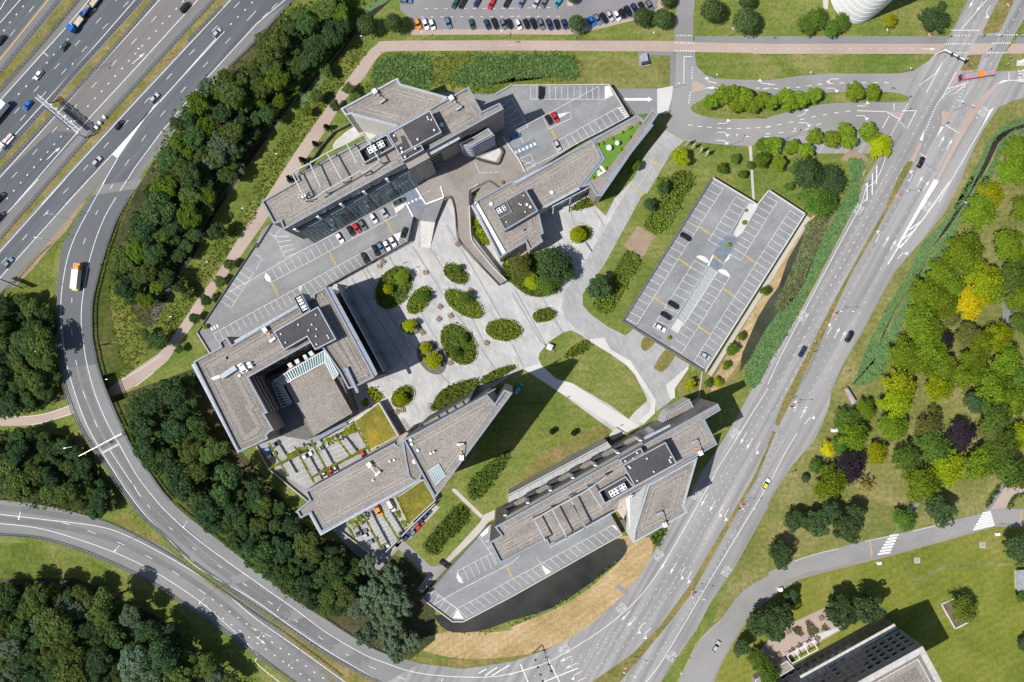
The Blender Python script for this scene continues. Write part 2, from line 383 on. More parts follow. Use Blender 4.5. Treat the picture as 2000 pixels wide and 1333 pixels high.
patch('wood_floor', "P 225,775 380,720 470,880 620,1050 790,1090 850,1150 850,1250 800,1290 700,1270 560,1180 430,1060 320,960 250,860", M['woodfloor'], .016)
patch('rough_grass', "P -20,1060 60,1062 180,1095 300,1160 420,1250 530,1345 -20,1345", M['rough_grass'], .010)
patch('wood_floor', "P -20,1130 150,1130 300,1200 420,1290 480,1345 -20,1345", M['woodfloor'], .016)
patch('meadow', "P 735,112 1310,108 1308,172 1010,166 960,185 900,170 780,150 700,190", M['rough_grass'], .012)
patch('mown_verge', "P 1125,108 1310,108 1308,172 1215,172 1185,166 1010,166 1125,158", M['park_lawn'], .016)
patch('office_lawn', "P 1000,720 1060,700 1180,770 1195,830 1190,870 1000,965 960,1000 880,965 850,980 940,800", M['lawn'], .010)
patch('office_lawn', "C3 760,530 800,480 880,410 860,360 800,240 745,180 640,105 500,20 C2 440,1010 380,985 330,1000 240,1060 180,1130 172,1170 190,1210 C3 290,270 390,295 640,440", M['lawn'], .040)
patch('dry_grass', "P 1377,735 1580,422 1592,445 1560,480 1485,610 1452,680 1440,742 1400,766 1330,772 1312,745", M['verge'], .012)
patch('dry_grass', "C4 690,400 720,380 870,390 930,400 870,600 720,780 560,930 380,1045 200,1120 0,1165 B4 1350,1180 1100,1130 1080,1080 1250,1000 1500,1010 1666,990 C4 0,970 250,870 450,760 620,620 740,490", M['dry_grass'], .014, 3)
patch('verge', "C4 930,400 1010,330 870,610 720,785 560,935 385,1050 200,1140 0,1200 B4 1350,1240 1060,1200 1020,1170 1350,1185 C4 0,1165 200,1120 380,1045 560,930 720,780 870,600", M['verge'], .012)
patch('dug_bed', "C2 820,305 935,370 845,520 725,435", M['dug'], .022)
patch('bare_soil', "D1 470,1040 540,960 640,1020 660,1070 620,1150 580,1210 600,1100 520,1050", M['dug'], .022)
# water
patch('pond', "P 868,1200 C4 -100,800 400,520 690,400 745,440 735,500 640,590 450,730 260,850 0,930 B4 1450,1000 1250,1000 1160,900", M['water'], .018, 3)
patch('ditch_water', "P 740,-10 775,-10 700,60 620,165 560,215 480,330 420,420 390,480 330,580 300,640 295,610 350,520 400,440 470,330 555,205 610,155 690,55", M['water'], .018)
patch('ditch_water', "D2 270,280 430,130 480,120 400,250 330,420 260,540 130,830 0,1000 C2 1600,1100 1480,1260 1500,1130 1600,900 1666,790 D2 70,700 130,520 200,400", M['water_lite'], .018)
patch('ditch_water', "D1 1666,800 1560,840 1470,900 1400,1050 1240,1333 D2 1300,100 1230,170 1130,320 1030,450 960,600 880,720 800,850 700,1070 725,1085 830,850 910,730 1000,600 1060,460 1160,340 1260,190 1330,100 D1 1290,1333 1440,1060 1500,930 1580,860 1666,835", M['water'], .018)

# ---------------------------------------------------------------- motorway
patch('motorway', "P -20,-20 590,-20 B1 250,0 0,265 A1 1480,440 1330,630 1160,830 930,1120 820,1333 A2 780,220 740,300 600,150 560,160 350,370 100,640 0,745 P -20,590", M['hw_shoulder'], .020)
patch('motorway_lanes', "P -20,-20 105,-20 -20,136", M['hw_dark'], .024)
patch('motorway_lanes', "P 200,-20 300,-20 A1 915,0 0,1020 P -20,330 A1 -60,700 60,590 425,185", M['hw_dark'], .024)
patch('motorway_lanes', "P 325,-20 405,-20 A1 1290,0 960,360 600,750 95,1333 P -20,465 A1 0,1155 500,600 1040,0", M['hw_lite'], .024)
patch('motorway_lanes', "A1 340,850 520,870 100,1333 P -20,470 A1 0,1155", M['hw_dark'], .028)
patch('motorway_lanes', "P 465,-20 600,-20 B1 0,160 A1 1300,560 1050,860 730,1333 A2 700,190 660,160 690,0 A1 765,1032 730,1005 425,1333 A2 0,640 P -20,560 A2 -60,560 A1 270,1333 1500,0", M['hw_dark'], .024)
for s in ("A1 415,0 515,0 410,130 200,370 0,590 -60,640 -60,520 0,485 150,320", "A1 945,0 1010,0 560,510 0,1110 -60,1170 -60,1100 0,1050 470,530",
          "A1 1400,0 1475,0 1100,410 590,960 270,1310 A2 0,445 -60,500 -60,420 0,390 A1 200,1333 560,920 1050,390"):
    patch('median_grass', s, M['verge'], .032)
patch('gore_grass', "A2 630,50 620,80 500,260 415,420 385,560 368,760 A3 380,0 300,-100 0,-80 0,-150 A2 30,745 110,640 350,390 540,150", M['rough_grass'], .032)
patch('gore_sand', "A2 560,140 500,270 350,420 200,600 110,690 30,740 110,640 350,370 520,170", M['dug'], .036)
# ---------------------------------------------------------------- loop ramp on its embankment, with the cycle underpass
LOOP = [(235,300,0),(190,370,.4),(155,470,1.4),(148,560,2.8),(155,650,4.2),(175,740,5),(215,830,5),(270,930,4),(350,1040,2.6),(460,1140,1.2),(560,1220,.4),(660,1290,0),(820,1360,0)]
def hl(p):
    best = (1e9, 0)
    for a, b in zip(LOOP, LOOP[1:]):
        dx, dy = b[0] - a[0], b[1] - a[1]; t = max(0, min(1, ((p[0] - a[0]) * dx + (p[1] - a[1]) * dy) / (dx * dx + dy * dy)))
        d = math.hypot(p[0] - a[0] - dx * t, p[1] - a[1] - dy * t)
        if d < best[0]: best = (d, a[2] + (b[2] - a[2]) * t)
    return best[1]
LL = smooth(T("A2 640,40 540,200 440,370 400,450 385,560 368,700 368,820 382,1050 A3 382,10 395,170 430,330 490,500 560,640 650,770 780,960 900,1130 1050,1270 A4 1250,545 1470,700 1666,840 B4 200,970 480,1160 830,1345"), 5)
LR = smooth(T("A2 930,0 780,220 690,450 620,700 595,850 600,1050 A3 607,40 625,150 665,280 720,420 800,600 890,770 985,900 1080,1030 1220,1160 A4 1440,420 1666,600 B4 200,760 450,920 620,1030 800,1130 1060,1215"), 5)
NL = 110; LL = resample(LL, NL); LR = resample(LR, NL)
mb = MB(); vs = []
for a, b in zip(LL, LR): vs += [W(a, hl(a) + .03), W(b, hl(b) + .03)]
mb.add(vs, [(2 * i, 2 * i + 1, 2 * i + 3, 2 * i + 2) for i in range(NL - 1)])
for k in (0, 1):                                   # slab edges
    e = [v for v in vs[k::2]]
    mb.add([q for v in e for q in (v, v - Vector((0, 0, min(.9, v.z))))], [(2 * i, 2 * i + 2, 2 * i + 3, 2 * i + 1) for i in range(NL - 1)])
struct('loop_road', mb, M['loop'])
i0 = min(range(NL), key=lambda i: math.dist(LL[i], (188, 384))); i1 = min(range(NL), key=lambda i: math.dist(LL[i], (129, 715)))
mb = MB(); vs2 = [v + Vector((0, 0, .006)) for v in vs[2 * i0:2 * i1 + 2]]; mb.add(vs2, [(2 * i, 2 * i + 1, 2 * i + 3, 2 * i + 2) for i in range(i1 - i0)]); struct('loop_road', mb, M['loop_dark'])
wr = MB()
for u in (.30, .55):
    wr.ribbon([tuple(a + (b - a) * u for a, b in zip(p, q)) for p, q in zip(LL[i1:104], LR[i1:104])], 2.6, .04, hl)
struct('tyre_wear', wr, M['loop_wear'])
PATHC = T("A3 880,260 700,340 470,450 300,520")     # cycle path under the bridge
def gap(p):
    return any(math.dist(p, q) < 26 for q in resample(PATHC, 30))
bank = MB(); wallm = MB()
for side, E in ((1, LL), (-1, LR)):
    for i in range(NL - 1):
        a, b = E[i], E[i + 1]; ha, hb = hl(a), hl(b)
        if max(ha, hb) < .15: continue
        A, B = W(a, ha), W(b, hb); d = (B - A).xy.normalized(); n = Vector((-d.y, d.x, 0)) * -side
        if gap(a) or gap(b):
            if gap(a) != gap(b):
                g = A if not gap(a) else B; o = W(LR[i] if side == 1 else LL[i], ha)
                if side == 1: wallm.add([(g.x, g.y, 0), (o.x, o.y, 0), (o.x, o.y, g.z), (g.x, g.y, g.z)], [(0, 1, 2, 3)])
                hh = g.z; wallm.add([(g.x, g.y, 0), (g.x, g.y, hh), tuple(g + n * hh * 1.6 - Vector((0, 0, hh - .05)))], [(0, 1, 2)])
            continue
        bank.add([A, B, B + n * (hb * 1.6) - Vector((0, 0, hb - .04)), A + n * (ha * 1.6) - Vector((0, 0, ha - .04))], [(0, 1, 2, 3)])
struct('embankment', bank, M['rough_grass']); struct('underpass_wall', wallm, M['concrete_pale'])
# ---------------------------------------------------------------- lower ramp
patch('ramp_road', smooth(T("A4 -60,140 0,145 270,175 560,245 750,310 950,410 1150,530 1400,700 1666,890 B4 200,1020 590,1300"), 4) + T("P 700,1345 600,1345 B4 270,1333") + smooth(T("B4 260,1325 0,1150 A4 1400,950 1250,860 1050,720 850,610 650,520 500,460 250,390 0,370 -60,368"), 4), M['loop'], .020)
patch('median_grass', "A4 730,290 860,200 1060,390 1250,560 1666,850 B4 200,975 480,1165 830,1345 500,1345 200,1060 0,905 A4 1400,720 1150,540 950,415", M['verge'], .024)
# ---------------------------------------------------------------- the avenue (dual carriageway) with its junction
patch('avenue', T("P 1895,-20 1893,-5 D1 1200,200 1090,350 1040,400 950,460 860,480 400,480 200,495 0,525 P 1480,300 1700,300 D1 740,1000 640,1150 570,1333 D2 470,370 330,640 200,880 0,1210 C3 1570,320 1440,560 1340,720 1230,880 1140,1050 1010,1240 C4 1000,340 860,600 720,770 560,920 390,1040 200,1130 0,1200 B4 1350,1245 1060,1210 950,1180 620,1345 P 620,1345 749,1345 1291,1345 C4 970,1333 1040,1220 1200,990 1300,800 1440,600 1666,190 D3 0,1080 40,1010 150,840 300,670 350,570 400,440 410,350 480,190 590,0 D2 600,1020 700,830 820,610 1000,400 1150,220 1260,0 D1 1300,1050 1400,850 1500,700 1600,655 1666,640 P 2040,190 2040,137 D1 1666,460 1480,465 1520,370 1740,0 P 2030,-20"), M['road'], .020)
patch('access_road', T("C1 1090,-60 1060,110 1056,270 1065,340 1060,560 1040,575 1040,720 1000,840 1120,920 1250,930 1400,945 1550,955 D1 0,905 200,890 400,850 560,840 740,1000 860,860 880,650 P 1790,140 D1 860,480 400,480 200,495 0,525 C1 1330,515 1260,490 1200,430 1190,350 1180,270 1180,110 1195,-60"), M['access'], .024)
patch('car_park', "P 780,-20 B1 935,-20 940,70 990,110 1040,195 1666,192 C1 0,190 370,192 500,178 790,125 900,70 950,40 930,-60", M['lot'], .020)
patch('parking_kerb_strip', "B1 1010,195 1666,190 C1 0,190 370,192 500,170 790,118 945,55 950,-20 985,-20 985,50 800,132 520,200 370,228 0,225 B1 1010,230", M['pinkpath'], .024)
for s in ("D1 1500,0 1600,0 1520,190 1500,212 1400,222 1395,210", "D1 1300,362 1395,355 1360,455 1250,462", "D1 940,1050 905,1055 850,1150 770,1333 D2 770,180 600,480 430,790 150,1345 D3 100,400 0,690 C3 1666,700 C4 1570,0 1150,710 960,970 780,1150 500,1345 P 1200,1345 C4 880,1120 1040,925 1180,740 1595,0 D3 0,740 80,550 190,340 260,180 345,0 D2 230,1333 420,880 540,620 700,350 820,130 D1 940,1070"):
    patch('median_grass', s, M['verge'], .030)
patch('island_grass', smooth(T("C1 1160,705 1200,670 1260,640 1390,590 1666,600 D1 0,620 480,600 750,600 830,605 900,625 918,645 890,665 700,668 450,672 300,690 0,765 C1 1666,772 1400,775 1280,765 1200,740"), 3, True), M['lawn'], .030)
for s in ("C1 1175,535 1200,528 1250,560 1258,578 1235,590 1170,600", "D1 775,728 882,735 865,780", "D1 1130,728 1190,732 1160,800 1145,815 1130,812", "D1 985,925 1005,935 950,1060 920,1050", "D1 1330,690 1490,535 1505,545 1380,700 1260,900 1110,1175 1090,1170 1240,870"):
    patch('brick_island', s, M['pinkpath'], .030)
patch('side_road', smooth(T("C4 1070,1360 1200,1090 1290,980 1370,910 1500,740 1666,640 D4 0,620 150,550 450,460 640,410 850,365 1200,280 1400,230 1440,205 1666,205 1800,205"), 3) + smooth(T("D4 1800,310 1666,310 1560,300 1480,305 1200,380 800,490 400,590 200,640 60,720 C4 1666,770 1560,870 1500,960 1360,1200 1290,1360"), 3), M['access'], .020)
patch('side_path', smooth(T("D4 1666,325 1480,320 1200,400 800,510 400,610 200,665 70,745 0,800 C4 1600,850 1500,980 1370,1200 1310,1345 1290,1345 1360,1190 1500,950 1560,860 1666,765"), 1) + T("D4 60,715 200,640 400,590 800,490 1200,380 1480,303 1666,305"), M['brownpath'], .024)
patch('brick_path', "D4 1540,45 1600,25 1720,20 1720,100 1600,110 1550,200 1450,205 1500,130", M['pinkpath'], .024)
patch('tarmac_path', "D4 1500,45 1560,40 1450,205 1400,225 1430,190", M['darkpath'], .026)
patch('tarmac_path', "D4 1000,130 950,175 920,200 900,260 830,350 800,375 820,375 850,330 925,240 960,200 1030,140", M['darkpath'], .024)
patch('tarmac_path', "D2 1666,480 1640,500 1575,570 1560,700 1530,800 1525,900 1545,975 1590,980 1620,900 1645,850 1600,800 1590,700 1600,590 1666,530", M['darkpath'], .024)
# ---------------------------------------------------------------- cycle path and footways
up = T("C1 2000,288 1666,285 1190,275 1050,268 0,265 B1 1300,265 850,268 790,288 720,350 640,460 540,590 390,800 250,1000 70,1280 A2 1560,370 1430,590 1280,790 1170,960 1060,1110 950,1190 790,1300 A3 700,330 470,430 300,490 150,510 0,505 -60,503")
lo = T("A3 -60,577 0,575 200,570 330,540 490,490 720,385 880,315 1000,225 1090,150 1130,90 A2 1160,1080 1250,960 1380,760 1540,540 1666,360 B1 240,1180 330,1030 460,840 580,650 700,510 780,390 825,350 880,335 1300,332 C1 0,330 1050,338 1666,348 2000,352")
patch('cycle_path', smooth(up, 3) + smooth(lo, 3), M['pinkpath'], .034)
patch('cycle_path', "D1 -100,285 1130,285 1170,285 1090,352 -100,352", M['pinkpath'], .035)
patch('cycle_path', "D1 1330,285 1470,285 1430,350 1300,352", M['pinkpath'], .034)
patch('cycle_path', "D1 1590,285 1720,285 1720,350 1540,350", M['pinkpath'], .034)
patch('footway', "C1 1190,237 1666,237 D1 1180,237 1150,283 0,283 C1 1190,274", M['darkpath'], .034)
patch('footway', "D1 1370,232 1500,232 1480,283 1340,283", M['darkpath'], .034)
patch('footway', "D1 1630,232 1720,232 1720,283 1600,283", M['darkpath'], .034)
patch('footway', "C1 822,338 1050,338 1068,370 1060,560 1030,560 1030,370 1015,362 900,362 895,430 822,428", M['darkpath'], .032)
patch('apron', "C1 680,578 1045,578 1040,720 960,720 850,745 780,745", M['darkpath'], .028)
patch('apron', "C1 945,580 1048,560 1040,640 1010,740 945,740", M['plaza_plain'], .031)
patch('footway', "C1 355,-40 400,-40 395,40 360,40", M['greypath'], .03)
patch('footway', "D1 355,-40 395,-40 390,60 360,60", M['greypath'], .03)
# plaza paving
patch('plaza', "P 610,520 700,480 806,400 870,360 960,395 985,500 1060,400 1150,380 1165,405 C2 610,240 665,130 790,0 600,350 450,580 340,740 320,830 350,910 500,1040 C3 640,90 760,160 850,290 930,410 925,480 860,560 700,640 330,370 75,205 P 1000,730 960,760 800,850 760,830 700,760 740,720", M['plaza'], .020)
patch('paver_road', "C1 1000,845 1120,920 1040,990 880,1260 C2 850,100 600,560 460,750 460,820 500,870 620,960 740,1020 790,975 870,1030 C2 930,1050 1000,1110 1060,1150 1160,1210 1100,1260 C3 1000,310 1060,390 940,480 930,410 850,290 760,160 640,90 500,0 C2 410,970 350,910 320,830 340,740 450,580 590,350 790,0 C1 870,1000", M['pavers'], .026)
patch('plaza_walk', "C3 600,0 640,75 770,150 860,285 935,405 930,490 860,560 820,545 895,480 910,410 835,300 750,180 630,110 500,10", M['plaza_plain'], .030)
patch('plaza_walk', "C3 1000,310 1145,185 1150,200 1060,330 1060,390 1030,400", M['plaza_plain'], .030)
patch('garden_path', "C3 180,165 390,295 640,460 830,575 740,620 660,575 440,430 300,345 80,200", M['plaza_plain'], .032)
patch('garden_path', "B3 1280,980 1300,985 1480,1160 1460,1175 1275,995", M['greypath'], .030)
patch('garden_path', "B4 1480,245 1555,210 1550,270 1510,290 1450,370 1240,570 1220,550 1460,290", M['greypath'], .030)
patch('garden_path', "B4 900,440 960,410 1140,580 1230,570 1240,590 1080,760 1050,730 1110,640", M['access'], .028)
patch('gravel_strip', "B4 960,420 1130,225 1150,170 1195,195 1000,400", M['greypath'], .026)
patch('footway', "C1 1540,950 1560,950 1580,1310 1565,1310", M['greypath'], .03)
patch('footway', "C3 1235,210 1240,230 1220,400 1210,400", M['greypath'], .03)
patch('paved_court', "P 640,700 700,740 790,840 620,880 560,860 520,860", M['plaza'], .018)
patch('car_court', "P 500,870 770,800 860,975 836,1010 740,1115 690,1080", M['access'], .022)
for s in ("C2 860,1030 930,1060 870,1120 840,1090", "C2 1000,1110 1065,1140 990,1250 935,1240 930,1210"):
    patch('island_grass', s, M['verge'], .034, 3)
patch('plinth_paving', "D1 1620,395 1700,390 1700,430 1615,430", M['greypath'], .03)
patch('terrace_paving', "D4 130,960 320,870 480,800 500,980 0,1260 -60,1290 -60,1130 0,1060", M['pinkpath'], .022)
# plaza bands: darker paving lines laid into the square
bands = MB()
for s in ("@680:470:1 5,20 60,110 120,215", "B2 620,640 1010,1250", "B2 865,500 1160,1020 1210,1110", "B2 720,580 960,1020 1260,1333", "B2 1020,440 1250,800 1560,1240 1600,1333", "B2 1130,450 1340,760 1500,1100", "B2 1240,300 1400,560 1620,950", "C2 0,740 190,1060 300,1150", "C2 20,720 220,1080", "C2 0,1070 80,1230", "C2 200,770 240,850 330,1000", "C2 380,200 410,300 530,480", "C2 540,200 600,310", "C2 470,400 520,470"):
    bands.ribbon(T(s), .55, .034)
patch('car_court', 'P 505,868 690,800 775,852 600,955 545,925', M['pavers'], .028); patch('car_court', 'P 660,1030 800,965 850,985 745,1105', M['pavers'], .028)
struct('paving_band', bands, M['plaza_band'])

patch('dry_patch', "C3 640,600 560,570 420,640 250,720 120,830 20,960 0,1000 120,940 420,790 600,690", M['verge'], .020, 3)
patch('dry_patch', "B3 1220,1010 1270,960 1330,870 1400,760 1340,760 1250,880", M['verge'], .020, 3)
patch('dirt_strip', "P 1577,432 1588,440 1520,560 1468,650 1440,715 1400,762 1388,752 1435,668 1480,592", M['dry_grass'], .0165, 2)

wr = MB()
for s in ("A4 -30,270 0,271 280,300 580,360 800,430 1050,555 1280,690 1460,830 1666,1010 B4 200,1200 380,1333", "A4 -30,190 280,230 600,285 820,360 1080,480 1330,630 1530,770 1666,880 B4 250,1110 560,1340"): wr.ribbon(smooth(T(s), 4), 2.2, .028)
struct('tyre_wear', wr, M['loop_wear'])
rp_ = MB()
for s in ("D2 480,760 640,850 630,868 472,775", "C4 690,690 760,740 745,765 670,715", "D1 1030,1065 1100,1105 1095,1118 1022,1078", "C4 1420,330 1500,375 1470,430 1390,385", "D3 40,560 110,600 90,640 20,600", "D1 900,760 980,800 940,880 865,845", "C1 1110,600 1150,600 1150,690 1110,690", "C1 1390,860 1560,868 1560,885 1390,880"): rp_.sheet([W2(q) for q in T(s)], .033)
struct('patch_repair', rp_, M['access'])
patch('ditch_relief_tone', "D4 880,585 930,650 950,700 1000,685 1080,640 1190,588 1560,574 1560,556 1180,562 1060,602 960,655 915,580", M['park_lawn'], .016, 2)  # flat strip of lawn tone, painted in for the shaded relief of a shallow ditch
# ================================================================ PAINTED MARKINGS
zmk = .046
ZC = [0]
def zn():
    """each painted mark lies a hair above the one before it"""
    ZC[0] = (ZC[0] + 1) % 9; return .0018 * ZC[0]
def lines(mb, specs, w, zf=None, sm=0):
    for s in specs:
        p = T(s)
        if sm: p = smooth(p, sm)
        mb.ribbon(p, w, zmk + zn(), zf)
def dash(mb, p, ang, L, w, zf=None):
    """one painted dash centred on p, ang = picture direction (radians, x right, y down)"""
    z = zmk + zn() + (zf(p) if zf else 0); c = W(p, z)
    d = Vector((math.cos(ang), -math.sin(ang), 0)); n = Vector((-d.y, d.x, 0))
    mb.add([c - d * L / 2 - n * w / 2, c + d * L / 2 - n * w / 2, c + d * L / 2 + n * w / 2, c - d * L / 2 + n * w / 2], [(0, 1, 2, 3)])
def dashes(mb, s, L, w, zf=None):
    p = T(s)
    for i, q in enumerate(p):
        a, b = p[max(0, i - 1)], p[min(len(p) - 1, i + 1)]
        dash(mb, q, math.atan2(b[1] - a[1], b[0] - a[0]), L, w, zf)
def row(mb, s, n, L, w, zf=None):
    """n dashes evenly along a polyline"""
    p = resample(smooth(T(s), 6), n)
    for i, q in enumerate(p):
        a, b = p[max(0, i - 1)], p[min(n - 1, i + 1)]
        dash(mb, q, math.atan2(b[1] - a[1], b[0] - a[0]), L, w, zf)
def arrow(mb, p, ang, L=5.0, kind='s', zf=None, z=0.0):
    """road arrow pointing along picture direction ang"""
    c = W(p, zmk + z + .018 + zn() + (zf(p) if zf else 0)); d = Vector((math.cos(ang), -math.sin(ang), 0)); n = Vector((-d.y, d.x, 0))
    def q(x, y): return c + d * x * L + n * y
    mb.add([q(-.5, -.12), q(.1, -.12), q(.1, .12), q(-.5, .12)], [(0, 1, 2, 3)])
    if kind == 's': mb.add([q(.1, -.55), q(.5, 0), q(.1, .55)], [(0, 1, 2)])
    else:
        k = 1 if kind == 'l' else -1
        mb.add([q(.1, -.12), q(.35, k * .9 - .12), q(.35, k * .9 + .12), q(.1, .12)], [(0, 1, 2, 3)])
        mb.add([q(.18, k * .75), q(.30, k * 1.9), q(.52, k * .75)], [(0, 1, 2)])
def poly(mb, s, z=0.003): mb.sheet([W2(a, z) for a in T(s)], zmk + z + .018 + zn())

hw = MB()
lines(hw, ("A1 140,-10 0,150", "A1 45,-10 0,65", "A1 640,-70 425,185 60,590 -30,690", "A1 940,-70 470,470 0,985 -30,1010", "A1 1065,-30 500,600 0,1155 -30,1185", "A1 1310,-25 960,360 600,750 95,1333", "A2 250,0 -30,305", "A1 1530,-30 830,720 270,1333", "A2 425,0 -30,505", "A1 1460,205 1045,655 730,1005", "A1 1455,195 1040,665", "A2 578,0 -20,665", "A1 425,1333 730,1005", "A1 765,1032 590,1333", "B1 260,-60 0,160 A1 1300,560 1050,860 880,1090 730,1333"), .28)
lines(hw, ("A1 285,345 315,368", "A1 858,418 935,352", "A1 305,1040 375,970"), .28)
poly(hw, "A1 1040,660 728,1005 765,1032 1000,690"); poly(hw, "A1 905,365 945,345 920,375"); poly(hw, "A1 362,975 395,960 372,990")
dashes(hw, "A1 195,-10 150,43 107,95 65,147 25,200 -15,250", .8, .38)
dashes(hw, "A1 205,60 82,215 -30,370", 3, .2)
dashes(hw, "A1 720,-50 675,0 A1 440,258 395,305 350,357 305,410 258,463 215,510 170,563 122,613 80,660", .8, .38)
dashes(hw, "A1 820,28 685,172 550,320 415,467 285,615 148,768 15,920", 3, .2); dashes(hw, "A1 770,-10 640,135 505,280 370,432 237,580 110,720", 3, .2)
dashes(hw, "A1 1190,10 1147,58 1103,107 1058,155 1015,203 970,252 926,300 882,350 838,397 794,447 750,496 706,545 662,595 618,642 573,692 485,790 440,840 397,890 353,940 310,990 265,1040 222,1090 178,1140 135,1190 90,1243 47,1293", .8, .38)
dashes(hw, "A1 1130,-20 1002,125 873,268 743,410 613,553 485,700 355,845 227,990 95,1140 -30,1280", 3, .2)
dashes(hw, "A1 1540,35 1397,187 1250,340 1102,498 958,653 820,800 692,945 558,1092 428,1243 A2 300,222 160,380 27,530", 3, .2)
dashes(hw, "A1 1690,-40 1640,18 1595,65 1548,112 1503,158", .8, .38); dashes(hw, "A1 1650,90 1625,117 1483,267 1337,422 1193,585 1060,740 936,900 826,1060 720,1225 A2 625,228", 3, .2)
dashes(hw, "B1 120,40 60,100 0,160", 3, .2)
struct('motorway_marking', hw, M['paint'])
ym = MB(); lines(ym, ("A1 330,-20 0,390 -20,415",), .3); struct('yellow_marking', ym, M['paint_yellow'])
lm = MB()
lines(lm, ("A2 690,0 590,180 500,350 440,510 405,700 395,850 405,1000 420,1130 A3 440,200 500,400 565,570 660,740", "A2 830,0 680,250 590,500 545,720 530,850 530,960 545,1080 A3 565,170 620,370 700,560 780,700 880,880 1000,1040 1100,1150 1310,1333 A4 1666,680 B4 230,840 460,1010 700,1150 850,1210 1000,1260 1200,1290 1480,1300 1666,1275 C4 200,1215"), .26, hl, 4)
lines(lm, ("A3 660,740 760,900 840,1020 950,1160 1080,1290 A4 1250,560 1450,680 1666,805 B4 220,965 500,1150 830,1340",), .26, hl, 4)
lines(lm, ("A3 712,730 820,890 917,1035", "A3 665,745 770,690", "A3 668,752 773,697"), .26, hl)
dashes(lm, "A2 720,60 625,228 548,410 490,600 467,800 468,1005 498,1205 A3 548,372 623,558", 3.2, .22, hl)
dashes(lm, "A3 870,960 962,1090 1104,1235 A4 1257,457 1423,575 1587,693 B4 87,810 250,925 413,1040 580,1147 758,1238 945,1305", 3.2, .22, hl)
struct('loop_marking', lm, M['paint'])
rm = MB()
lines(rm, ("A4 -30,238 0,240 300,275 650,320 850,390 1100,520 1300,640 1500,780 1666,920 B4 300,1130 590,1340", "A4 -30,297 0,300 250,330 500,400 750,490 1000,610 1250,770 1400,890 1666,1140 B4 0,1205 170,1345"), .26, None, 4)
dashes(rm, "A4 430,300 597,355 785,430 968,518 1143,622 1316,743", 3.2, .22)
for s in ("A4 1385,795 1440,833 1495,873 1550,913 1605,953 1660,992 B4 50,1033 105,1073 160,1112 215,1150 270,1190 325,1227 380,1268 437,1305", "A4 1340,835 1397,878 1452,917 1507,958 1562,998 1620,1040 B4 10,1080 65,1118 122,1158 178,1198 233,1240 290,1278 347,1318"): dashes(rm, s, .75, .42)
dashes(rm, "B4 -10,985 78,1027", 3, .2); arrow(rm, T("B4 30,1060")[0], R(38), 5)
struct('ramp_marking', rm, M['paint'])

av = MB(); avd = MB()
CW = "C4 %s"
lines(av, ("C4 -20,1283 0,1278 200,1215 400,1110 600,980 790,820 900,690 1000,540 1100,370 1310,0 C3 1340,850 1666,330", "D2 0,1333 100,1120 300,740 480,400 600,180 640,60 D1 700,1180 755,1060 765,1010", "C4 860,1345 960,1220 1100,990 1300,650 1666,50 D3 0,970 100,770 190,620"), .24, None, 4)
for s, n in (("C4 150,1290 380,1190 570,1080 740,950 880,800 1010,620 1290,110 C3 1560,560 D3 0,390 230,0 D2 200,1000 600,260 810,-80", 66), ("C4 280,1250 490,1150 660,1030 820,880 970,720 1100,500 1330,90 C3 1640,500 D3 20,500 250,110 D2 230,1050 640,250", 62), ("C4 170,1330 420,1220 610,1110 780,990 930,840 1050,680 1180,450 1400,60 C3 1560,800", 44), ("C4 420,1340 600,1200 770,1060 910,900 1040,740 1190,540 1250,430 1450,60", 40), ("C4 700,1345 920,1175 1080,960 1240,730 1530,190 D3 0,800 90,640", 44)):
    row(avd, s, n, .75, .2)
for s, n in (("D2 90,1310 370,770 590,360 770,20", 24), ("D2 180,1250 450,700 650,320 870,-60", 24), ("D2 300,1200 550,700 720,380 900,40 D1 1110,770 1230,680 1340,560", 34), ("D2 380,1300 640,780 820,400 950,130 D1 1300,700", 26), ("D3 120,330 380,-100", 8), ("D3 270,360 440,0", 8), ("D1 830,1100 950,860 1110,560 1400,40", 20), ("D1 1380,560 1560,200 1640,60", 8)):
    row(avd, s, n, .75, .2)
lines(av, ("D1 1440,-20 1260,190", "D1 1160,360 1030,605 985,558 1090,480 1160,360", "D1 1225,470 1130,645 1220,605 1305,535", "D1 1165,580 1305,540", "D1 965,722 905,840 860,795", "D1 870,722 965,722", "D1 745,835 788,755", "D1 820,675 820,722", "D1 580,722 770,728 860,780", "D1 1155,815 1245,868", "D1 985,1000 1030,1025", "D1 1470,700 1385,840 1110,1320", "D1 1568,468 1568,525", "D1 1500,545 1530,525 1720,522", "D1 1190,198 1380,198", "D2 620,150 640,130", "C1 1120,370 1172,370", "C1 1120,370 1118,550", "C1 1255,575 1380,575", "D1 0,552 45,552"), .26)
poly(av, "D1 1020,845 985,912 1005,920"); poly(av, "D1 1143,830 1125,825 1095,900"); poly(av, "D1 1085,1172 1110,1185 1010,1345 985,1345"); poly(av, "D2 1080,0 1110,10 850,440 835,440", .006)
poly(av, "D1 1495,550 1530,525 1570,525"); poly(av, "D1 1470,700 1440,720 1390,830"); poly(av, "C1 1255,575 1300,565 1380,575 1300,580")
for s in ("D2 990,280 920,330", "D2 950,335 880,390", "D2 905,400 845,450", "D1 708,1080 706,1200", "D1 680,1130 678,1270", "D1 645,1190 645,1310", "D2 850,440 780,555", "D2 1180,20 1010,260 860,450", "C4 55,1215 105,1333", "C4 215,1145 310,1333", "B4 1450,1275 1500,1245", "B4 1490,1290 1570,1235", "B4 1535,1290 1650,1220", "C4 200,1333 430,1240"):
    av.ribbon(T(s), .45, zmk + .02 + zn())
UP = R(-61); DN = R(119)
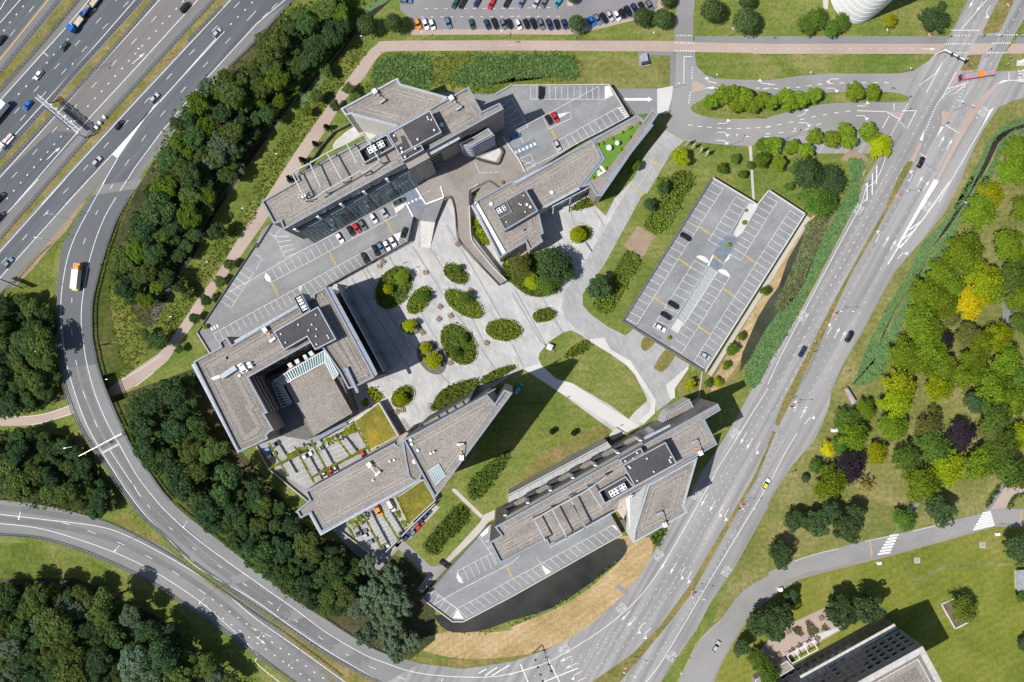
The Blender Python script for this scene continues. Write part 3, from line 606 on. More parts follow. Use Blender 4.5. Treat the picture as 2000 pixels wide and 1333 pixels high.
for s in ("D2 720,375 770,405 815,430", "D2 405,980 450,1000 490,1020", "D3 185,450 230,490", "D1 935,1150 990,1180 1030,1210", "D1 1130,920 1180,940"):
    for i, p in enumerate(T(s)): arrow(av, p, UP, 4.6, 'l' if i == 0 and 'D1 1130' not in s else 's')
arrow(av, T("D2 870,490")[0], R(-45), 5, 'r'); arrow(av, T("D3 265,530")[0], R(-50), 5, 'r')
for s, a in (("C4 990,560 1050,590 1105,620 1150,645", 120), ("C4 740,900 780,940 835,975 875,1010", 135), ("C4 350,1180 385,1225 415,1280 440,1320", 155), ("C4 1250,150 1305,185 1355,215 1390,240", 119), ("C3 1505,655 1545,690 1595,715", 119), ("D1 1330,15 1375,45 1425,75", 119)):
    for i, p in enumerate(T(s)): arrow(av, p, R(a), 5.2, 's' if i < 2 else 'l')
for s, a, k in (("D1 420,515", 180, 'l'), ("D1 420,575", 0, 'r'), ("D1 620,690", 0, 'l'), ("D1 615,755", 0, 'r'), ("D1 230,745", -20, 'l'), ("D1 240,800", 0, 'r'), ("C1 1290,535", 190, 'r'), ("C1 1640,545", 180, 'r'), ("C1 1380,805", 0, 'l'), ("C1 1375,862", 0, 'r'), ("C1 1370,915", 0, 'r'), ("D1 1050,320", 0, 's')):
    arrow(av, T(s)[0], R(a), 5, k)
for s, n in (("D1 -20,580 190,570 330,550 520,540 770,540", 12), ("D1 0,825 130,800 300,760 520,725", 8), ("D1 0,870 220,850 330,810", 5), ("C1 1160,815 1230,825 1350,835 1480,838 1666,828", 9), ("C1 1530,575 1666,575", 3), ("C1 1660,890 1530,890", 2)): row(av, s, n, 1.8, .25)
for s, n in (("D1 1030,845 1120,650 1310,520", 26), ("D1 800,880 910,680", 14), ("D1 1240,655 1290,545", 6), ("C1 1062,280 1185,282", 8), ("C1 1062,331 1185,333", 8), ("C1 1080,232 1165,234", 6), ("C1 1175,440 1172,510", 5), ("C1 1160,605 1150,670", 5), ("D1 1160,287 1320,287", 12), ("D1 1180,345 1290,345", 8), ("D1 1200,232 1310,232", 6), ("D1 1460,282 1575,282", 9), ("D1 1430,345 1540,345", 8), ("D1 1490,228 1620,228", 9)): row(av, s, n, .45, .45)
struct('avenue_marking', av, M['paint']); struct('avenue_marking', avd, M['paint_worn'])
yk = MB(); lines(yk, ("C4 1190,1090 1240,1040 1300,985 1360,930", "C4 1070,1345 1195,1095"), .18); struct('yellow_marking', yk, M['paint_ochre'])
zb = MB()
for a, b, n in (("D4 1395,235 1450,225", "D4 1335,340 1475,308", 7), ("D4 790,382 850,372", "D4 715,500 795,487", 7)):
    (l0, r0), (l1, r1) = T(a), T(b)
    for i in range(n):
        t = i / (n - 1); mk = lambda u, v: (u[0] + (v[0] - u[0]) * t, u[1] + (v[1] - u[1]) * t)
        zb.ribbon([mk(l0, l1), mk(r0, r1)], .75, zmk)
struct('zebra_crossing', zb, M['paint'])
for s in ("D4 665,420 675,505", "D4 1650,220 1640,305"):
    hb = MB(); row(hb, s, 9, .5, .6); struct('speed_hump_marking', hb, M['paint_ochre'])
lk = MB(); lines(lk, ("D4 170,545 300,500 460,465", "D4 630,415 850,370", "D4 940,350 1110,310", "A3 150,515 300,495 470,437", "A3 200,568 330,538 490,487", "A3 790,277 900,213 1050,113", "A3 880,318 1000,227"), .22, None, 3); struct('edge_line', lk, M['paint_worn'])
lt = MB()
row(lt, "B1 1110,58 1666,55 C1 0,55 300,50", 16, 1.4, .2); row(lt, "B1 1080,112 1666,108 C1 0,108 300,108", 16, 1.2, .2); struct('bay_marking', lt, M['paint_worn'])
cp = MB(); row(cp, "B1 900,300 1666,298 C1 0,298 1000,300", 26, 1.2, .1); row(cp, "C1 1250,312 1666,318", 6, 1.2, .1); row(cp, "D1 0,318 1000,318", 16, 1.2, .1); struct('cycle_marking', cp, M['paint_worn'])
# lettering on the bus lanes (LIJN above BUS), painted flat
def lettering(txt, p, ang, size, z=0.0, name='road_lettering', m=None, stretch=1.0):
    cu = bpy.data.curves.new(name, 'FONT'); cu.body = txt; cu.size = size; cu.align_x = 'CENTER'; cu.align_y = 'CENTER'; cu.resolution_u = 2; cu.offset = 0
    o = bpy.data.objects.new(name, cu); C.objects.link(o); bpy.context.view_layer.update()
    me = bpy.data.meshes.new_from_object(o.evaluated_get(bpy.context.evaluated_depsgraph_get())); bpy.data.objects.remove(o)
    o = bpy.data.objects.new(name, me); C.objects.link(o); me.materials.clear(); me.materials.append(m or M['paint'])
    o.location = W(p, z + zmk + .022); o.rotation_euler = (0, 0, ang); o.scale = (1, stretch, 1); o['kind'] = 'structure'; return o
for s, a in (("C4 955,510", 150), ("C4 710,850", 137), ("C4 340,1120", 110), ("C4 1200,115", 150), ("C3 1450,625", 150), ("D2 590,200", 150), ("D2 228,895", 150), ("D2 1040,180", -30), ("C4 1395,610", -30), ("C4 1040,1165", -38), ("D1 1400,725", -32)):
    p = T(s)[0]; d = (math.sin(R(a)), math.cos(R(a)))
    lettering('LIJN', (p[0] - d[0] * 5.5, p[1] - d[1] * 5.5), R(a), 1.7, stretch=1.4, m=M['paint_worn']); lettering('BUS', (p[0] + d[0] * 5.5, p[1] + d[1] * 5.5), R(a), 1.9, stretch=1.4, m=M['paint_worn'])
lettering('BUS', T("D1 1650,495")[0], R(90), 3.0, stretch=1.2)
# ================================================================ BUILDINGS AND PARKING DECKS
def lerp(a, b, t): return tuple(x + (y - x) * t for x, y in zip(a, b))
def ring_ribbon(mb, p, d, w, z):
    """strip running round the inside of an outline at distance d, left out where the roof is too narrow for it"""
    a, b = inset(p, d), inset(p, d + w); n = len(p)
    if d < 0: return mb.add([(x, y, z) for x, y in a] + [(x, y, z) for x, y in b], [(i, (i + 1) % n, n + (i + 1) % n, n + i) for i in range(n)])
    def clear(q, m): 
        if not inside(q, p): return False
        for u, v in zip(p, p[1:] + p[:1]):
            e = (v[0] - u[0], v[1] - u[1]); l2 = e[0] ** 2 + e[1] ** 2; t = max(0, min(1, ((q[0] - u[0]) * e[0] + (q[1] - u[1]) * e[1]) / l2))
            if math.dist(q, (u[0] + e[0] * t, u[1] + e[1] * t)) < m: return False
        return True
    for i in range(n):
        a0, a1, b0, b1 = a[i], a[(i + 1) % n], b[i], b[(i + 1) % n]; k = max(1, int(math.dist(a0, a1) / 1.5))
        for j in range(k):
            q = [lerp(a0, a1, j / k), lerp(a0, a1, (j + 1) / k), lerp(b0, b1, (j + 1) / k), lerp(b0, b1, j / k)]
            if clear(q[2], (d + w) * .9) and clear(q[3], (d + w) * .9) and clear(q[0], d * .9): mb.add([(x, y, z) for x, y in q], [(0, 1, 2, 3)])
    return mb
def panels(t, outer, inner, z0, z1, L, m, name='coping_panel', closed=True, gap=.05):
    """separate capping panels laid end to end between two outlines (world coordinates)"""
    n = len(outer); k = 0
    for i in range(n if closed else n - 1):
        a, b, c, d = outer[i], outer[(i + 1) % n], inner[(i + 1) % n], inner[i]
        s = max(1, round(math.dist(a, b) / L))
        for j in range(s):
            g = gap / max(1, math.dist(a, b))
            u0, u1 = j / s + (g if j else 0), (j + 1) / s - (g if j < s - 1 else 0)
            q = [lerp(a, b, u0), lerp(a, b, u1), lerp(d, c, u1), lerp(d, c, u0)]
            if abs(area2(q)) < .05: continue
            obj(name, MB().prism(q, z0, z1), m, t); k += 1
    return k
def block(t, s, z1, z0=0.0, wall=None, roof=None, cop=None, pw=.6, ph=.9, L=6.0, rails=True, name_roof='roof'):
    """walls, parapet with separate capping panels, sunk roof; s outline surveyed at the parapet top"""
    p = ccw([W2(a, z1) for a in (T(s) if isinstance(s, str) else s)]); n = len(p); q = inset(p, pw)
    mb = MB(); mb.prism(p, z0, z1 - .08, top=False)
    mb.add([(x, y, z1 - ph) for x, y in q] + [(x, y, z1 - .08) for x, y in q], [(n + i, n + (i + 1) % n, (i + 1) % n, i) for i in range(n)])
    mb.add([(x, y, z1 - .085) for x, y in p] + [(x, y, z1 - .085) for x, y in q], [(i, (i + 1) % n, n + (i + 1) % n, n + i) for i in range(n)])
    w = obj('wall', mb, wall or M['wall_taupe'], t)
    r = obj(name_roof, MB().sheet(q, z1 - ph), roof or M['gravel'], t)
    panels(t, p, q, z1 - .08, z1, L, cop or M['coping'])
    if rails:
        g = MB(); ring_ribbon(g, p, pw + 1.7, .14, z1 - ph + .10); ring_ribbon(g, p, pw + 2.9, .14, z1 - ph + .10); g.v and sub('guide_rail', g, M['concrete'], r)
        g = MB(); ring_ribbon(g, p, pw + 3.2, 1.1, z1 - ph + .03); g.v and sub('roof_walkway', g, M['gravel_path'], r)
    return p
def ledge(t, outer, inner, z, L, m, th=.35, name='ledge_panel'):
    panels(t, [W2(a, z) for a in T(outer)], [W2(a, z) for a in T(inner)], z - th, z, L, m, name, closed=False)
def wallstrip(t, s, z0, z1, w, m, name='parapet'):
    p = [W2(a, z1) for a in (T(s) if isinstance(s, str) else s)]; mb = MB()
    for a, b in zip(p, p[1:]): mb.bar((a[0], a[1], (z0 + z1) / 2), (b[0], b[1], (z0 + z1) / 2), w, z1 - z0)
    return obj(name, mb, m, t)
def windows(t, a, b, rows, n, w, h, m, proud=.06, name='window', skip=(), lo=0.0, hi=1.0, off=0.0, frame=None, depth=.3):
    """n windows per row on the wall from a to b (world xy); one shared mesh; proud of the wall face"""
    a, b = Vector(a), Vector(b); d = (b - a).normalized(); nn = Vector((d.y, -d.x)); ang = math.atan2(d.y, d.x)
    me = MB().box((0, 0, 0), (w, depth, h)).mesh(name); me.materials.append(m)
    fm = None
    if frame is not None:
        f = MB()
        for sx in (-1, 1): f.box((sx * w / 2, 0, 0), (.14, depth + .08, h + .14))
        for sz in (-1, 1): f.box((0, 0, sz * h / 2), (w - .14, depth + .078, .14))
        fm = f.mesh('frame'); fm.materials.append(frame)
    for zi, z in enumerate(rows):
        for i in range(n):
            if (zi, i) in skip: continue
            u = lo + (hi - lo) * (i + .5) / n
            p = a + (b - a) * u + nn * (off + proud - depth / 2)
            o = bpy.data.objects.new(name, me); C.objects.link(o); o.parent = t
            o.location = Vector((p.x, p.y, z)) - Vector(t.location); o.rotation_euler = (0, 0, ang)
            if fm: g = bpy.data.objects.new('frame', fm); C.objects.link(g); g.parent = o
def B(name, label, cat, c, z=0, group=None):
    p = W(c, z); return thing(name, label, cat, (p.x, p.y, z), 0, group, True)
def vents(t, s, z, r=.45, m=None):
    me = MB().lathe([(r * .8, 0), (r * .8, .25), (r, .3), (r * .85, .55), (r * .4, .75), (.02, .8)], 10).mesh('roof_vent'); me.materials.append(m or M['white'])
    for q in T(s):
        o = bpy.data.objects.new('roof_vent', me); C.objects.link(o); o.parent = t; o.location = W(q, z) - Vector(t.location)
def frame_beams(t, segs, z, w=.4, posts=(), zr=None, m=None, name='pergola_beam'):
    for i, s in enumerate(segs):
        p = [W(a, z) for a in T(s)]
        mb = MB(); [mb.bar(a, b, w, w * 1.1) for a, b in zip(p, p[1:])]
        obj(name, mb, m or M['zinc'], t)
    for q in T(posts) if posts else ():
        v = W(q, z); obj('pergola_post', MB().bar((v.x, v.y, zr), (v.x, v.y, z - .2), w * .9, w * .9), m or M['zinc'], t)
def skylight(t, a0, a1, b0, b1, n, z, m, name='pane', bar=None):
    """glass strip between edge a0-a1 and edge b0-b1 (photo pixels), n panes with glazing bars"""
    A0, A1, B0, B1 = (W2(q, z) for q in (a0, a1, b0, b1)); f = MB()
    for i in range(n):
        u, v = i / n, (i + 1) / n; q = [lerp(A0, A1, u), lerp(A0, A1, v), lerp(B0, B1, v), lerp(B0, B1, u)]
        obj(name, MB().prism(inset(ccw(q), .07), z - .1, z), m, t)
    for i in range(n + 1):
        u = i / n; a, b = lerp(A0, A1, u), lerp(B0, B1, u); f.bar((a[0], a[1], z), (b[0], b[1], z), .16, .2)
    f.bar((*A0, z), (*A1, z), .2, .24); f.bar((*B0, z), (*B1, z), .2, .24)
    obj('glazing_bars', f, bar or M['galv'], t)

HUMP = 6 * 18
# ---------------------------------------------------------------- raised forecourt and the two decks around the north office
DZ = 3.0
def bays(mb, f0, f1, b0, b1, n, z, front=True, w=.14):
    f0, f1, b0, b1 = (T(q)[0] if isinstance(q, str) else q for q in (f0, f1, b0, b1))
    def ln(a, b):
        k = z + zn(); a, b = W(a, k), W(b, k); d = (b - a).normalized(); m = Vector((-d.y, d.x, 0)) * w / 2
        mb.add([a - m, b - m, b + m, a + m], [(0, 1, 2, 3)])
    if front: ln(f0, f1)
    for i in range(n + 1): ln(lerp(f0, f1, i / n), lerp(b0, b1, i / n))
def zlines(mb, specs, w, z):
    for s in specs:
        k = z + zn(); p = [W(a, k) for a in T(s)]
        for a, b in zip(p, p[1:]):
            d = (b - a).normalized(); m = Vector((-d.y, d.x, 0)) * w / 2; mb.add([a - m, b - m, b + m, a + m], [(0, 1, 2, 3)])
def zpoly(mb, s, z, sm=0):
    p = T(s); p = smooth(p, sm, True) if sm else p
    mb.sheet([W2(a, z) for a in p], z)
t = B('parking_deck', 'raised concrete deck round the northern office, with marked bays and a brown forecourt', 'parking deck', (700, 480), 0)
DK = T("A2 1281,1000 1666,418 B2 40,330 150,250 P 640,330 860,180 955,185 B1 1560,610 1666,552 C1 0,556 632,550 660,590 762,760 600,850 430,930 P 1012,356 925,395 C1 -200,1215 B2 1400,90 1395,350 1630,660 1580,692 1320,400 1290,200 1265,120 1215,125 1180,125 1020,250 985,405 470,690 P 600,600 470,690 A2 1360,1132")
obj('slab', MB().prism([W2(a, DZ) for a in DK], 0, DZ), M['deck'], t)
fc = MB(); zpoly(fc, "P 815,372 870,330 880,280 985,275 1000,305 1026,335 1012,356 925,392 C1 -200,1215 B2 1400,90 1388,350 1425,430 1600,640 B2 1560,665 1320,400 1290,200 1265,120 1215,122 1100,160", DZ + .03); obj('forecourt', fc, M['forecourt'], t)
bm = MB(); z = DZ + .05
bays(bm, "A2 1390,1005", "B2 930,350", "A2 1420,1068", "B2 985,410", 33, z)
bays(bm, "B2 100,672", "B2 920,232", "B2 62,607", "B2 885,165", 20, z)
bays(bm, "A2 1650,612", "A2 1505,838", "A2 1575,563", "A2 1440,795", 6, z)
bays(bm, "B2 125,375", "B2 190,512", "B2 215,372", "B2 272,478", 4, z)
zlines(bm, ("B2 0,638 270,480 560,330", "A2 1490,735 1666,640", "B2 85,352 120,375 160,325", "B2 0,590 40,520 0,490"), .16, z)
bays(bm, "C1 122,647", "C1 605,647", "C1 122,562", "C1 605,562", 12, z)
bays(bm, "C1 265,935", "C1 690,700", "C1 302,1003", "C1 742,768", 11, z)
bays(bm, "C1 0,640", "C1 105,825", "B1 1590,700", "C1 10,870", 5, z)
bays(bm, "C1 45,1040", "C1 155,1075", "C1 85,1115", "C1 120,1005", 1, z)
zlines(bm, ("C1 20,850 245,735 560,565", "C1 205,770 375,730 390,770 240,840 205,770", "C1 265,805 285,770", "C1 45,1040 120,1005 155,1075 85,1115 45,1040", "C1 80,1075 135,1045", "C1 0,920 50,890 75,930", "C1 70,1110 300,1000 740,768"), .16, z)
obj('bay_marking', bm, M['paint'], t, 'stuff')
wm = MB(); zpoly(wm, "C1 605,562 632,562 658,620 605,647", z + .01); zpoly(wm, "C1 290,745 375,730 310,770", z + .01); zpoly(wm, "B2 62,607 55,640 70,665 100,672 95,640", z + .01); zpoly(wm, "B2 900,190 975,155 960,185 910,222", z); zpoly(wm, "B2 880,365 945,345 930,400 965,408 920,400", z)
for i in range(5): zpoly(wm, "C1 %d,%d %d,%d %d,%d %d,%d" % (690 + i * 10, 705 + i * 14, 712 + i * 10, 698 + i * 14, 716 + i * 10, 704 + i * 14, 694 + i * 10, 711 + i * 14), z + .01)
for i in range(6): zpoly(wm, "C1 %d,%d %d,%d %d,%d %d,%d" % (12 + i * 25, 988 - i * 11, 26 + i * 25, 982 - i * 11, 34 + i * 25, 1000 - i * 11, 20 + i * 25, 1006 - i * 11), z + .03)
for i in range(4): zpoly(wm, "B2 %d,%d %d,%d %d,%d %d,%d" % (985 + i * 24, 152 - i * 11, 998 + i * 24, 146 - i * 11, 1004 + i * 24, 160 - i * 11, 992 + i * 24, 166 - i * 11), z + .02)
for i in range(3): zpoly(wm, "A2 %d,%d %d,%d %d,%d %d,%d" % (1368 + i * 18, 968 - i * 9, 1378 + i * 18, 963 - i * 9, 1388 + i * 18, 984 - i * 9, 1378 + i * 18, 989 - i * 9), z)
for i in range(3): zpoly(wm, "B2 %d,%d %d,%d %d,%d %d,%d" % (278, 703 + i * 10, 296, 695 + i * 10, 300, 700 + i * 10, 282, 708 + i * 10), z)
split_faces('painted_island', wm, M['paint'], t)
hm = MB()
for s in ("B2 850,265 885,350", "B2 478,475 518,555", "B2 105,680 145,760", "C1 255,840 290,915"):
    for k in (-4, 4):
        p = T(s); row(hm, "P %f,%f %f,%f" % (p[0][0] + k / 3.3, p[0][1], p[1][0] + k / 3.3, p[1][1]), 9, .5, .25) if 0 else None
        q = resample(p, 9)
        for a in q: c = W((a[0] + k / 3.3, a[1]), z); hm.box(c, (.35, .5, .02), R(25))
split_faces('speed_hump', hm, M['paint_ochre'], t, HUMP)
rp = MB(); zpoly(rp, "B2 950,100 1045,60 1105,165 1020,240 975,160", z - .01); zpoly(rp, "C1 0,975 145,900 175,958 30,1030", z - .01); split_faces('ramp_slab', rp, M['wall_blue'], t)
obj('ramp_kerb', MB(), None, t) if 0 else None
wallstrip(t, "A2 1281,1000 1666,418 B2 0,445 100,285", DZ - .2, DZ + .9, .3, M['concrete_dark'], 'parapet')
wallstrip(t, "A2 1281,1000 1362,1132", DZ - .2, DZ + .9, .3, M['concrete_pale'], 'parapet')
wallstrip(t, "B2 470,690 985,408 1022,248", DZ - .2, DZ + .7, .25, M['concrete_dark'], 'parapet')
wallstrip(t, "B1 1560,610 1666,552 C1 0,556 632,550 660,590 762,760", DZ - .2, DZ + .9, .35, M['concrete'], 'parapet')
wallstrip(t, "B2 1040,60 1105,163 1222,120", DZ, DZ + .35, .55, M['white'], 'kerb')
wallstrip(t, "B2 1200,45 1222,120", DZ, DZ + .35, .45, M['white'], 'kerb')
wallstrip(t, "B2 975,155 1022,245", DZ, DZ + .35, .55, M['white'], 'kerb')
wallstrip(t, "C1 -60,890 45,1040 85,1120", DZ, DZ + .6, .5, M['concrete_pale'], 'kerb')
wallstrip(t, smooth(T("B2 1222,120 1250,112 1275,130 1295,220 1305,350 1325,410 1400,500 1580,690"), 3), DZ - 1.5, DZ + .9, .3, M['concrete_dark'], 'railing')
wallstrip(t, smooth(T("B2 1630,660 1540,570 1425,430 1398,370 1390,230 1385,90 1400,65 1450,30"), 3), DZ - 1.5, DZ + .6, .35, M['concrete_pale'], 'parapet')
fm2 = MB(); zlines(fm2, ("@880:310 395,65 470,235 600,230", "@880:310 630,228 680,226", "@880:310 720,224 770,222", "@690:250 1120,1090 1180,1060", "@690:250 1200,1045 1260,1015"), .2, DZ + .06); obj('forecourt_marking', fm2, M['paint_worn'], t, 'stuff')
# loading well with curved parapet beside the curved office front
wl = MB(); p = smooth(T("@810:160 1000,1240 1100,1280 1310,1330 1370,1320 1420,1200 1440,1130 1400,1070 1350,1050"), 3)
wallstrip(t, p, DZ, DZ + 1.1, .6, M['wall_dark'], 'curved_parapet')
zpoly(wl, "@810:160 1060,1230 1380,1080 1400,1150 1320,1300", DZ + .05); obj('well_floor', wl, M['concrete_pale'], t)
wallstrip(t, smooth(T("@880:310 0,640 30,660 50,760 100,1200 150,1333"), 2), DZ - 2, DZ - 1.9, .01, M['wall_dark'], 'parapet') if 0 else None
wallstrip(t, smooth(T("@880:310 780,465 640,370 590,370 500,420 330,500 300,560 300,760"), 3), DZ, DZ + .8, .4, M['concrete_dark'], 'curved_parapet')
# pale sloped slab from the deck to the square
t = B('access_slope', 'pale sloping slab leading from the raised deck down to the square', 'ramp', (835, 440), 0)
sl_ = MB(); a = [W(q, h) for q, h in zip(T("@800:380:11.1 90,480 350,230 740,100 550,600 240,570"), (2.9, 2.9, 2.9, 2.0, 2.0))]
sl_.add(a, [(0, 1, 2, 3, 4)]); obj('upper_slope', sl_, M['deck'], t)
a2 = [W(q, h) for q, h in zip(T("@800:380:11.1 240,572 550,602 445,1165 230,1140"), (1.99, 1.99, .06, .06))]
s2 = MB(); s2.add(a2, [(0, 1, 2, 3)]); s2.add([a2[1], a2[2], Vector((a2[1].x, a2[1].y, 0))], [(0, 1, 2)]); s2.add([a2[0], a2[3], Vector((a2[0].x, a2[0].y, 0))], [(0, 1, 2)])
obj('lower_slope', s2, M['concrete_pale'], t)
s3 = MB(); e1, e2 = a[2], a[3]; s3.add([e1, e2, (e2.x, e2.y, 0), (e1.x, e1.y, 0)], [(0, 1, 2, 3)]); obj('side_wall', s3, M['wall_dark'], t)
rl = MB()
for i in range(15):
    p = lerp(T("@800:380:11.1 205,560")[0], T("@800:380:11.1 200,1140")[0], i / 14); v = W(p, 0); h = 2 - 1.9 * i / 14; rl.bar((v.x, v.y, 0), (v.x, v.y, h + 1), .08, .08); rl.bar((v.x - .5, v.y, h + .9), (v.x + .5, v.y, h + .9), .09, .09)
obj('railing', rl, M['steel'], t, 'stuff')
# pale blue ramp wall and truck entrance at the deck's east end
t = B('deck_gate', 'grey steel lattice gate frame beside the deck entrance, with white arrow strip', 'gate', (1222, 200), 0)
g = MB()
for s in ("C1 655,575 775,745", "C1 668,575 788,745"):
    a, b = (W(q, 1.4) for q in T(s)); g.bar(a, b, .15, .2); [g.bar(lerp(a, b, i / 9), Vector(lerp(a, b, i / 9)) - Vector((0, 0, 1.4)), .12, .12) for i in range(10)]
obj('frame', g, M['steel'], t)
g = MB(); g.sheet([W2(q) for q in T("C1 725,640 885,640 885,630 915,650 885,665 885,657 725,657")], .06); obj('painted_arrow', g, M['paint'], t)

# ---------------------------------------------------------------- north office (long slab with tapering north wing)
A_ = B('office_building', 'long office slab at the north with gravel roof, black plant room and roof pergola', 'office building', (740, 320), 0)
AP = block(A_, "P 510,393 582,352 577,342.4 715,271 722,277.6 914.4,169.6 940.8,217.6 975.6,200.8 984,213 554,449 548,434 534.4,438", 29, 0, M['wall_taupe'])
block(A_, "P 664.4,212.6 776,152 781.4,163.4 874.8,189.4 800,262 772.4,245.6 686,222.8 675.8,225.8", 24.5, 0, M['wall_white'], M['gravel'], M['coping_pale'])
block(A_, "P 756.6,261.4 839.6,215.6 862.5,258.7 780,303.4", 33, 28, M['wall_taupe'], M['bitumen'], M['coping_pale'], .35, .35, 5, False)
block(A_, "P 781,303.2 822,282.4 828,292.6 786.6,315.4", 32, 28, M['wall_blue'], M['bitumen'], M['coping_pale'], .35, .35, 5, False)
g = MB(); zpoly(g, "@690:250 660,70 800,5 985,320 950,345 830,120 770,140 800,240 690,300 640,270 730,220 720,150 690,140", 32.72); obj('patched_felt', g, M['gravel_path'], A_)
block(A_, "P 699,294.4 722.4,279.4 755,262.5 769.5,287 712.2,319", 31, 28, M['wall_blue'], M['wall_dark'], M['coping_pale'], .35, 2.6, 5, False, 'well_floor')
vents(A_, "@690:250 670,130 1050,190 1320,40 785,335 800,395 845,475 1010,340", 32.7); vents(A_, "@810:160 210,580 225,615 275,625 325,790", 32.7, .35)
vents(A_, "@810:160 435,705", 28.1, .8)
frame_beams(A_, ("@505:280 535,480 830,330 1110,160 1430,10 @690:250 180,110", "@505:280 900,900 1080,780 1666,450 @690:250 160,745 440,540", "@505:280 540,480 735,870", "@505:280 830,330 1010,720", "@505:280 1115,165 1350,590", "@505:280 1435,15 1600,330", "@690:250 180,110 440,560"), 32.6, .42, "@505:280 535,480 830,330 1110,160 1430,10 735,870 1080,780 1350,610 @690:250 160,745 440,540", 28.1)
g = MB(); v = W(T("@505:280 780,900")[0], 28.1)
for i in range(9): a = i * .7; g.tube(v + Vector((math.cos(a) * 1.1, math.sin(a) * 1.3, 0)), v + Vector((math.cos(a) * 1.5, math.sin(a) * 1.7, 3 + (i % 3))), .08, n=6); g.box(v + Vector((math.cos(a) * 1.6, math.sin(a) * 1.8, 2.4 + (i % 3) * .6)), (.35, .2, 1.5), a)
g.tube(v, v + Vector((0, 0, 6)), .15); g.box(v + Vector((-.6, .6, 1.1)), (1.6, 1.1, 1.4), .5)
obj('antenna_mast', g, M['frame_white'], A_)
ledge(A_, "@810:160 210,1220 742,930", "@810:160 190,1180 722,895", 27.0, 4, M['coping_pale'])
# south face: slot windows, deep dark bays between white piers, leaning glass front below
a29 = W2((554, 449), 29); b29 = W2((984, 213), 29); dA = Vector(b29) - Vector(a29)
def onA(u, o, z):
    n = Vector((dA.y, -dA.x)).normalized(); p = Vector(a29) + dA * u + n * o; return (p.x, p.y, z)
windows(A_, a29, b29, (26.6,), 5, 8.2, .9, M['glass_dark'], .05, lo=.03, hi=.56, frame=M['steel'])
windows(A_, a29, b29, (22.4,), 5, 9.0, 3.6, M['glass_dark'], .06, 'bay_window', lo=.03, hi=.55)
for i in range(6):
    u = .03 + .53 * i / 5; obj('pier', MB().bar(onA(u, .5, 19.5), onA(u, .5, 25), .6, 1.0), M['frame_white'], A_)
for i in range(5):
    u0 = .03 + .53 * i / 5 + .004; u1 = .03 + .53 * (i + 1) / 5 - .004
    for j in range(6):
        v0 = u0 + (u1 - u0) * j / 6; v1 = u0 + (u1 - u0) * (j + 1) / 6 - .0012
        q = [onA(v0, .9, 19.5), onA(v1, .9, 19.5), onA(v1, 3.2, 3.1), onA(v0, 3.2, 3.1)]
        obj('glass_panel', MB().add(q, [(0, 1, 2, 3)]), M['glass_teal'], A_)
g = MB()
for i in range(31): u = .03 + .53 * i / 30; g.bar(onA(u, .96, 19.5), onA(u, 3.26, 3.1), .09, .12)
for k in range(9): z = 19.5 - k * 2.05; o = .96 + (19.5 - z) / 16.4 * 2.3; g.bar(onA(.03, o, z), onA(.552, o, z), .09, .12)
obj('glazing_bars', g, M['wall_blue'], A_)
g = MB(); g.add([onA(.03, .02, 19.6), onA(.552, .02, 19.6), onA(.552, 1.0, 19.6), onA(.03, 1.0, 19.6)], [(0, 1, 2, 3)]); obj('glass_cap', g, M['coping'], A_)
# stair tower with five dark openings
q = [onA(.552, .02, 0)[:2], onA(.648, .02, 0)[:2], onA(.648, 2.4, 0)[:2], onA(.552, 2.4, 0)[:2]]
obj('stair_tower', MB().prism(q, 3, 28.4), M['wall_taupe'], A_)
windows(A_, a29, b29, (25, 21.2, 17.4, 13.6, 9.8), 1, 3.6, 2.2, M['glass_dark'], .06, lo=.582, hi=.618, frame=M['zinc'], off=2.4)
windows(A_, a29, b29, (26.3, 23.6), 2, 5.5, .8, M['glass_dark'], .05, lo=.66, hi=.9)
windows(A_, a29, b29, (20.6,), 1, 14, 1.6, M['glass_dark'], .05, lo=.62, hi=.9)
windows(A_, a29, b29, (6, 9.5, 13, 16.5), 1, 10, 2.2, M['glass_dark'], .05, 'lobby_window', lo=.57, hi=.72)
# white clad flank of the north wing: separate cladding boards
e0, e1 = W2((686, 222.8), 24.5), W2((772.4, 245.6), 24.5)
for k in range(11):
    d = (Vector(e1) - Vector(e0)).normalized(); n = Vector((d.y, -d.x)); n = n if n.y < 0 else -n
    z = 22.8 - k * 2.0; o = .12
    obj('cladding_board', MB().bar((e0[0] + n.x * o, e0[1] + n.y * o, z), (e1[0] + n.x * o, e1[1] + n.y * o, z), .1, 1.9), M['wall_white'], A_)
# curved louvred drum beside the entrance
CR = smooth(T("@810:160 750,1000 800,1030 860,1045 930,1035 1000,1000 1120,930 1280,850"), 3) + T("@810:160 1195,755 950,900")
t2 = B('curved_office_front', 'low curved office wing with pale louvre bands beside the northern entrance', 'building wing', (935, 285), 3)
p = ccw([W2(q, 20) for q in CR]); q = inset(p, .35)
obj('wall', MB().prism(p, 3, 19.9, top=False), M['wall_dark'], t2); obj('roof', MB().sheet(q, 19.4), M['gravel'], t2)
panels(t2, p, q, 19.1, 20, 8, M['coping_pale'])
po = inset(p, -.3)
for k in range(6):
    z0 = 3.8 + k * 2.7; mb = MB(); n = len(p)
    mb.add([(x, y, z0) for x, y in po] + [(x, y, z0 + 1.7) for x, y in po] + [(x, y, z0 + 1.7) for x, y in p] + [(x, y, z0) for x, y in p], [(i, (i + 1) % n, n + (i + 1) % n, n + i) for i in range(n)] + [(n + i, n + (i + 1) % n, 2 * n + (i + 1) % n, 2 * n + i) for i in range(n)])
    obj('louvre_band', mb, M['coping_pale'], t2)
g = MB(); zpoly(g, "@810:160 765,990 940,900 950,935 850,1010", 19.5); obj('roof_hatch', g, M['wall_brown'], t2)
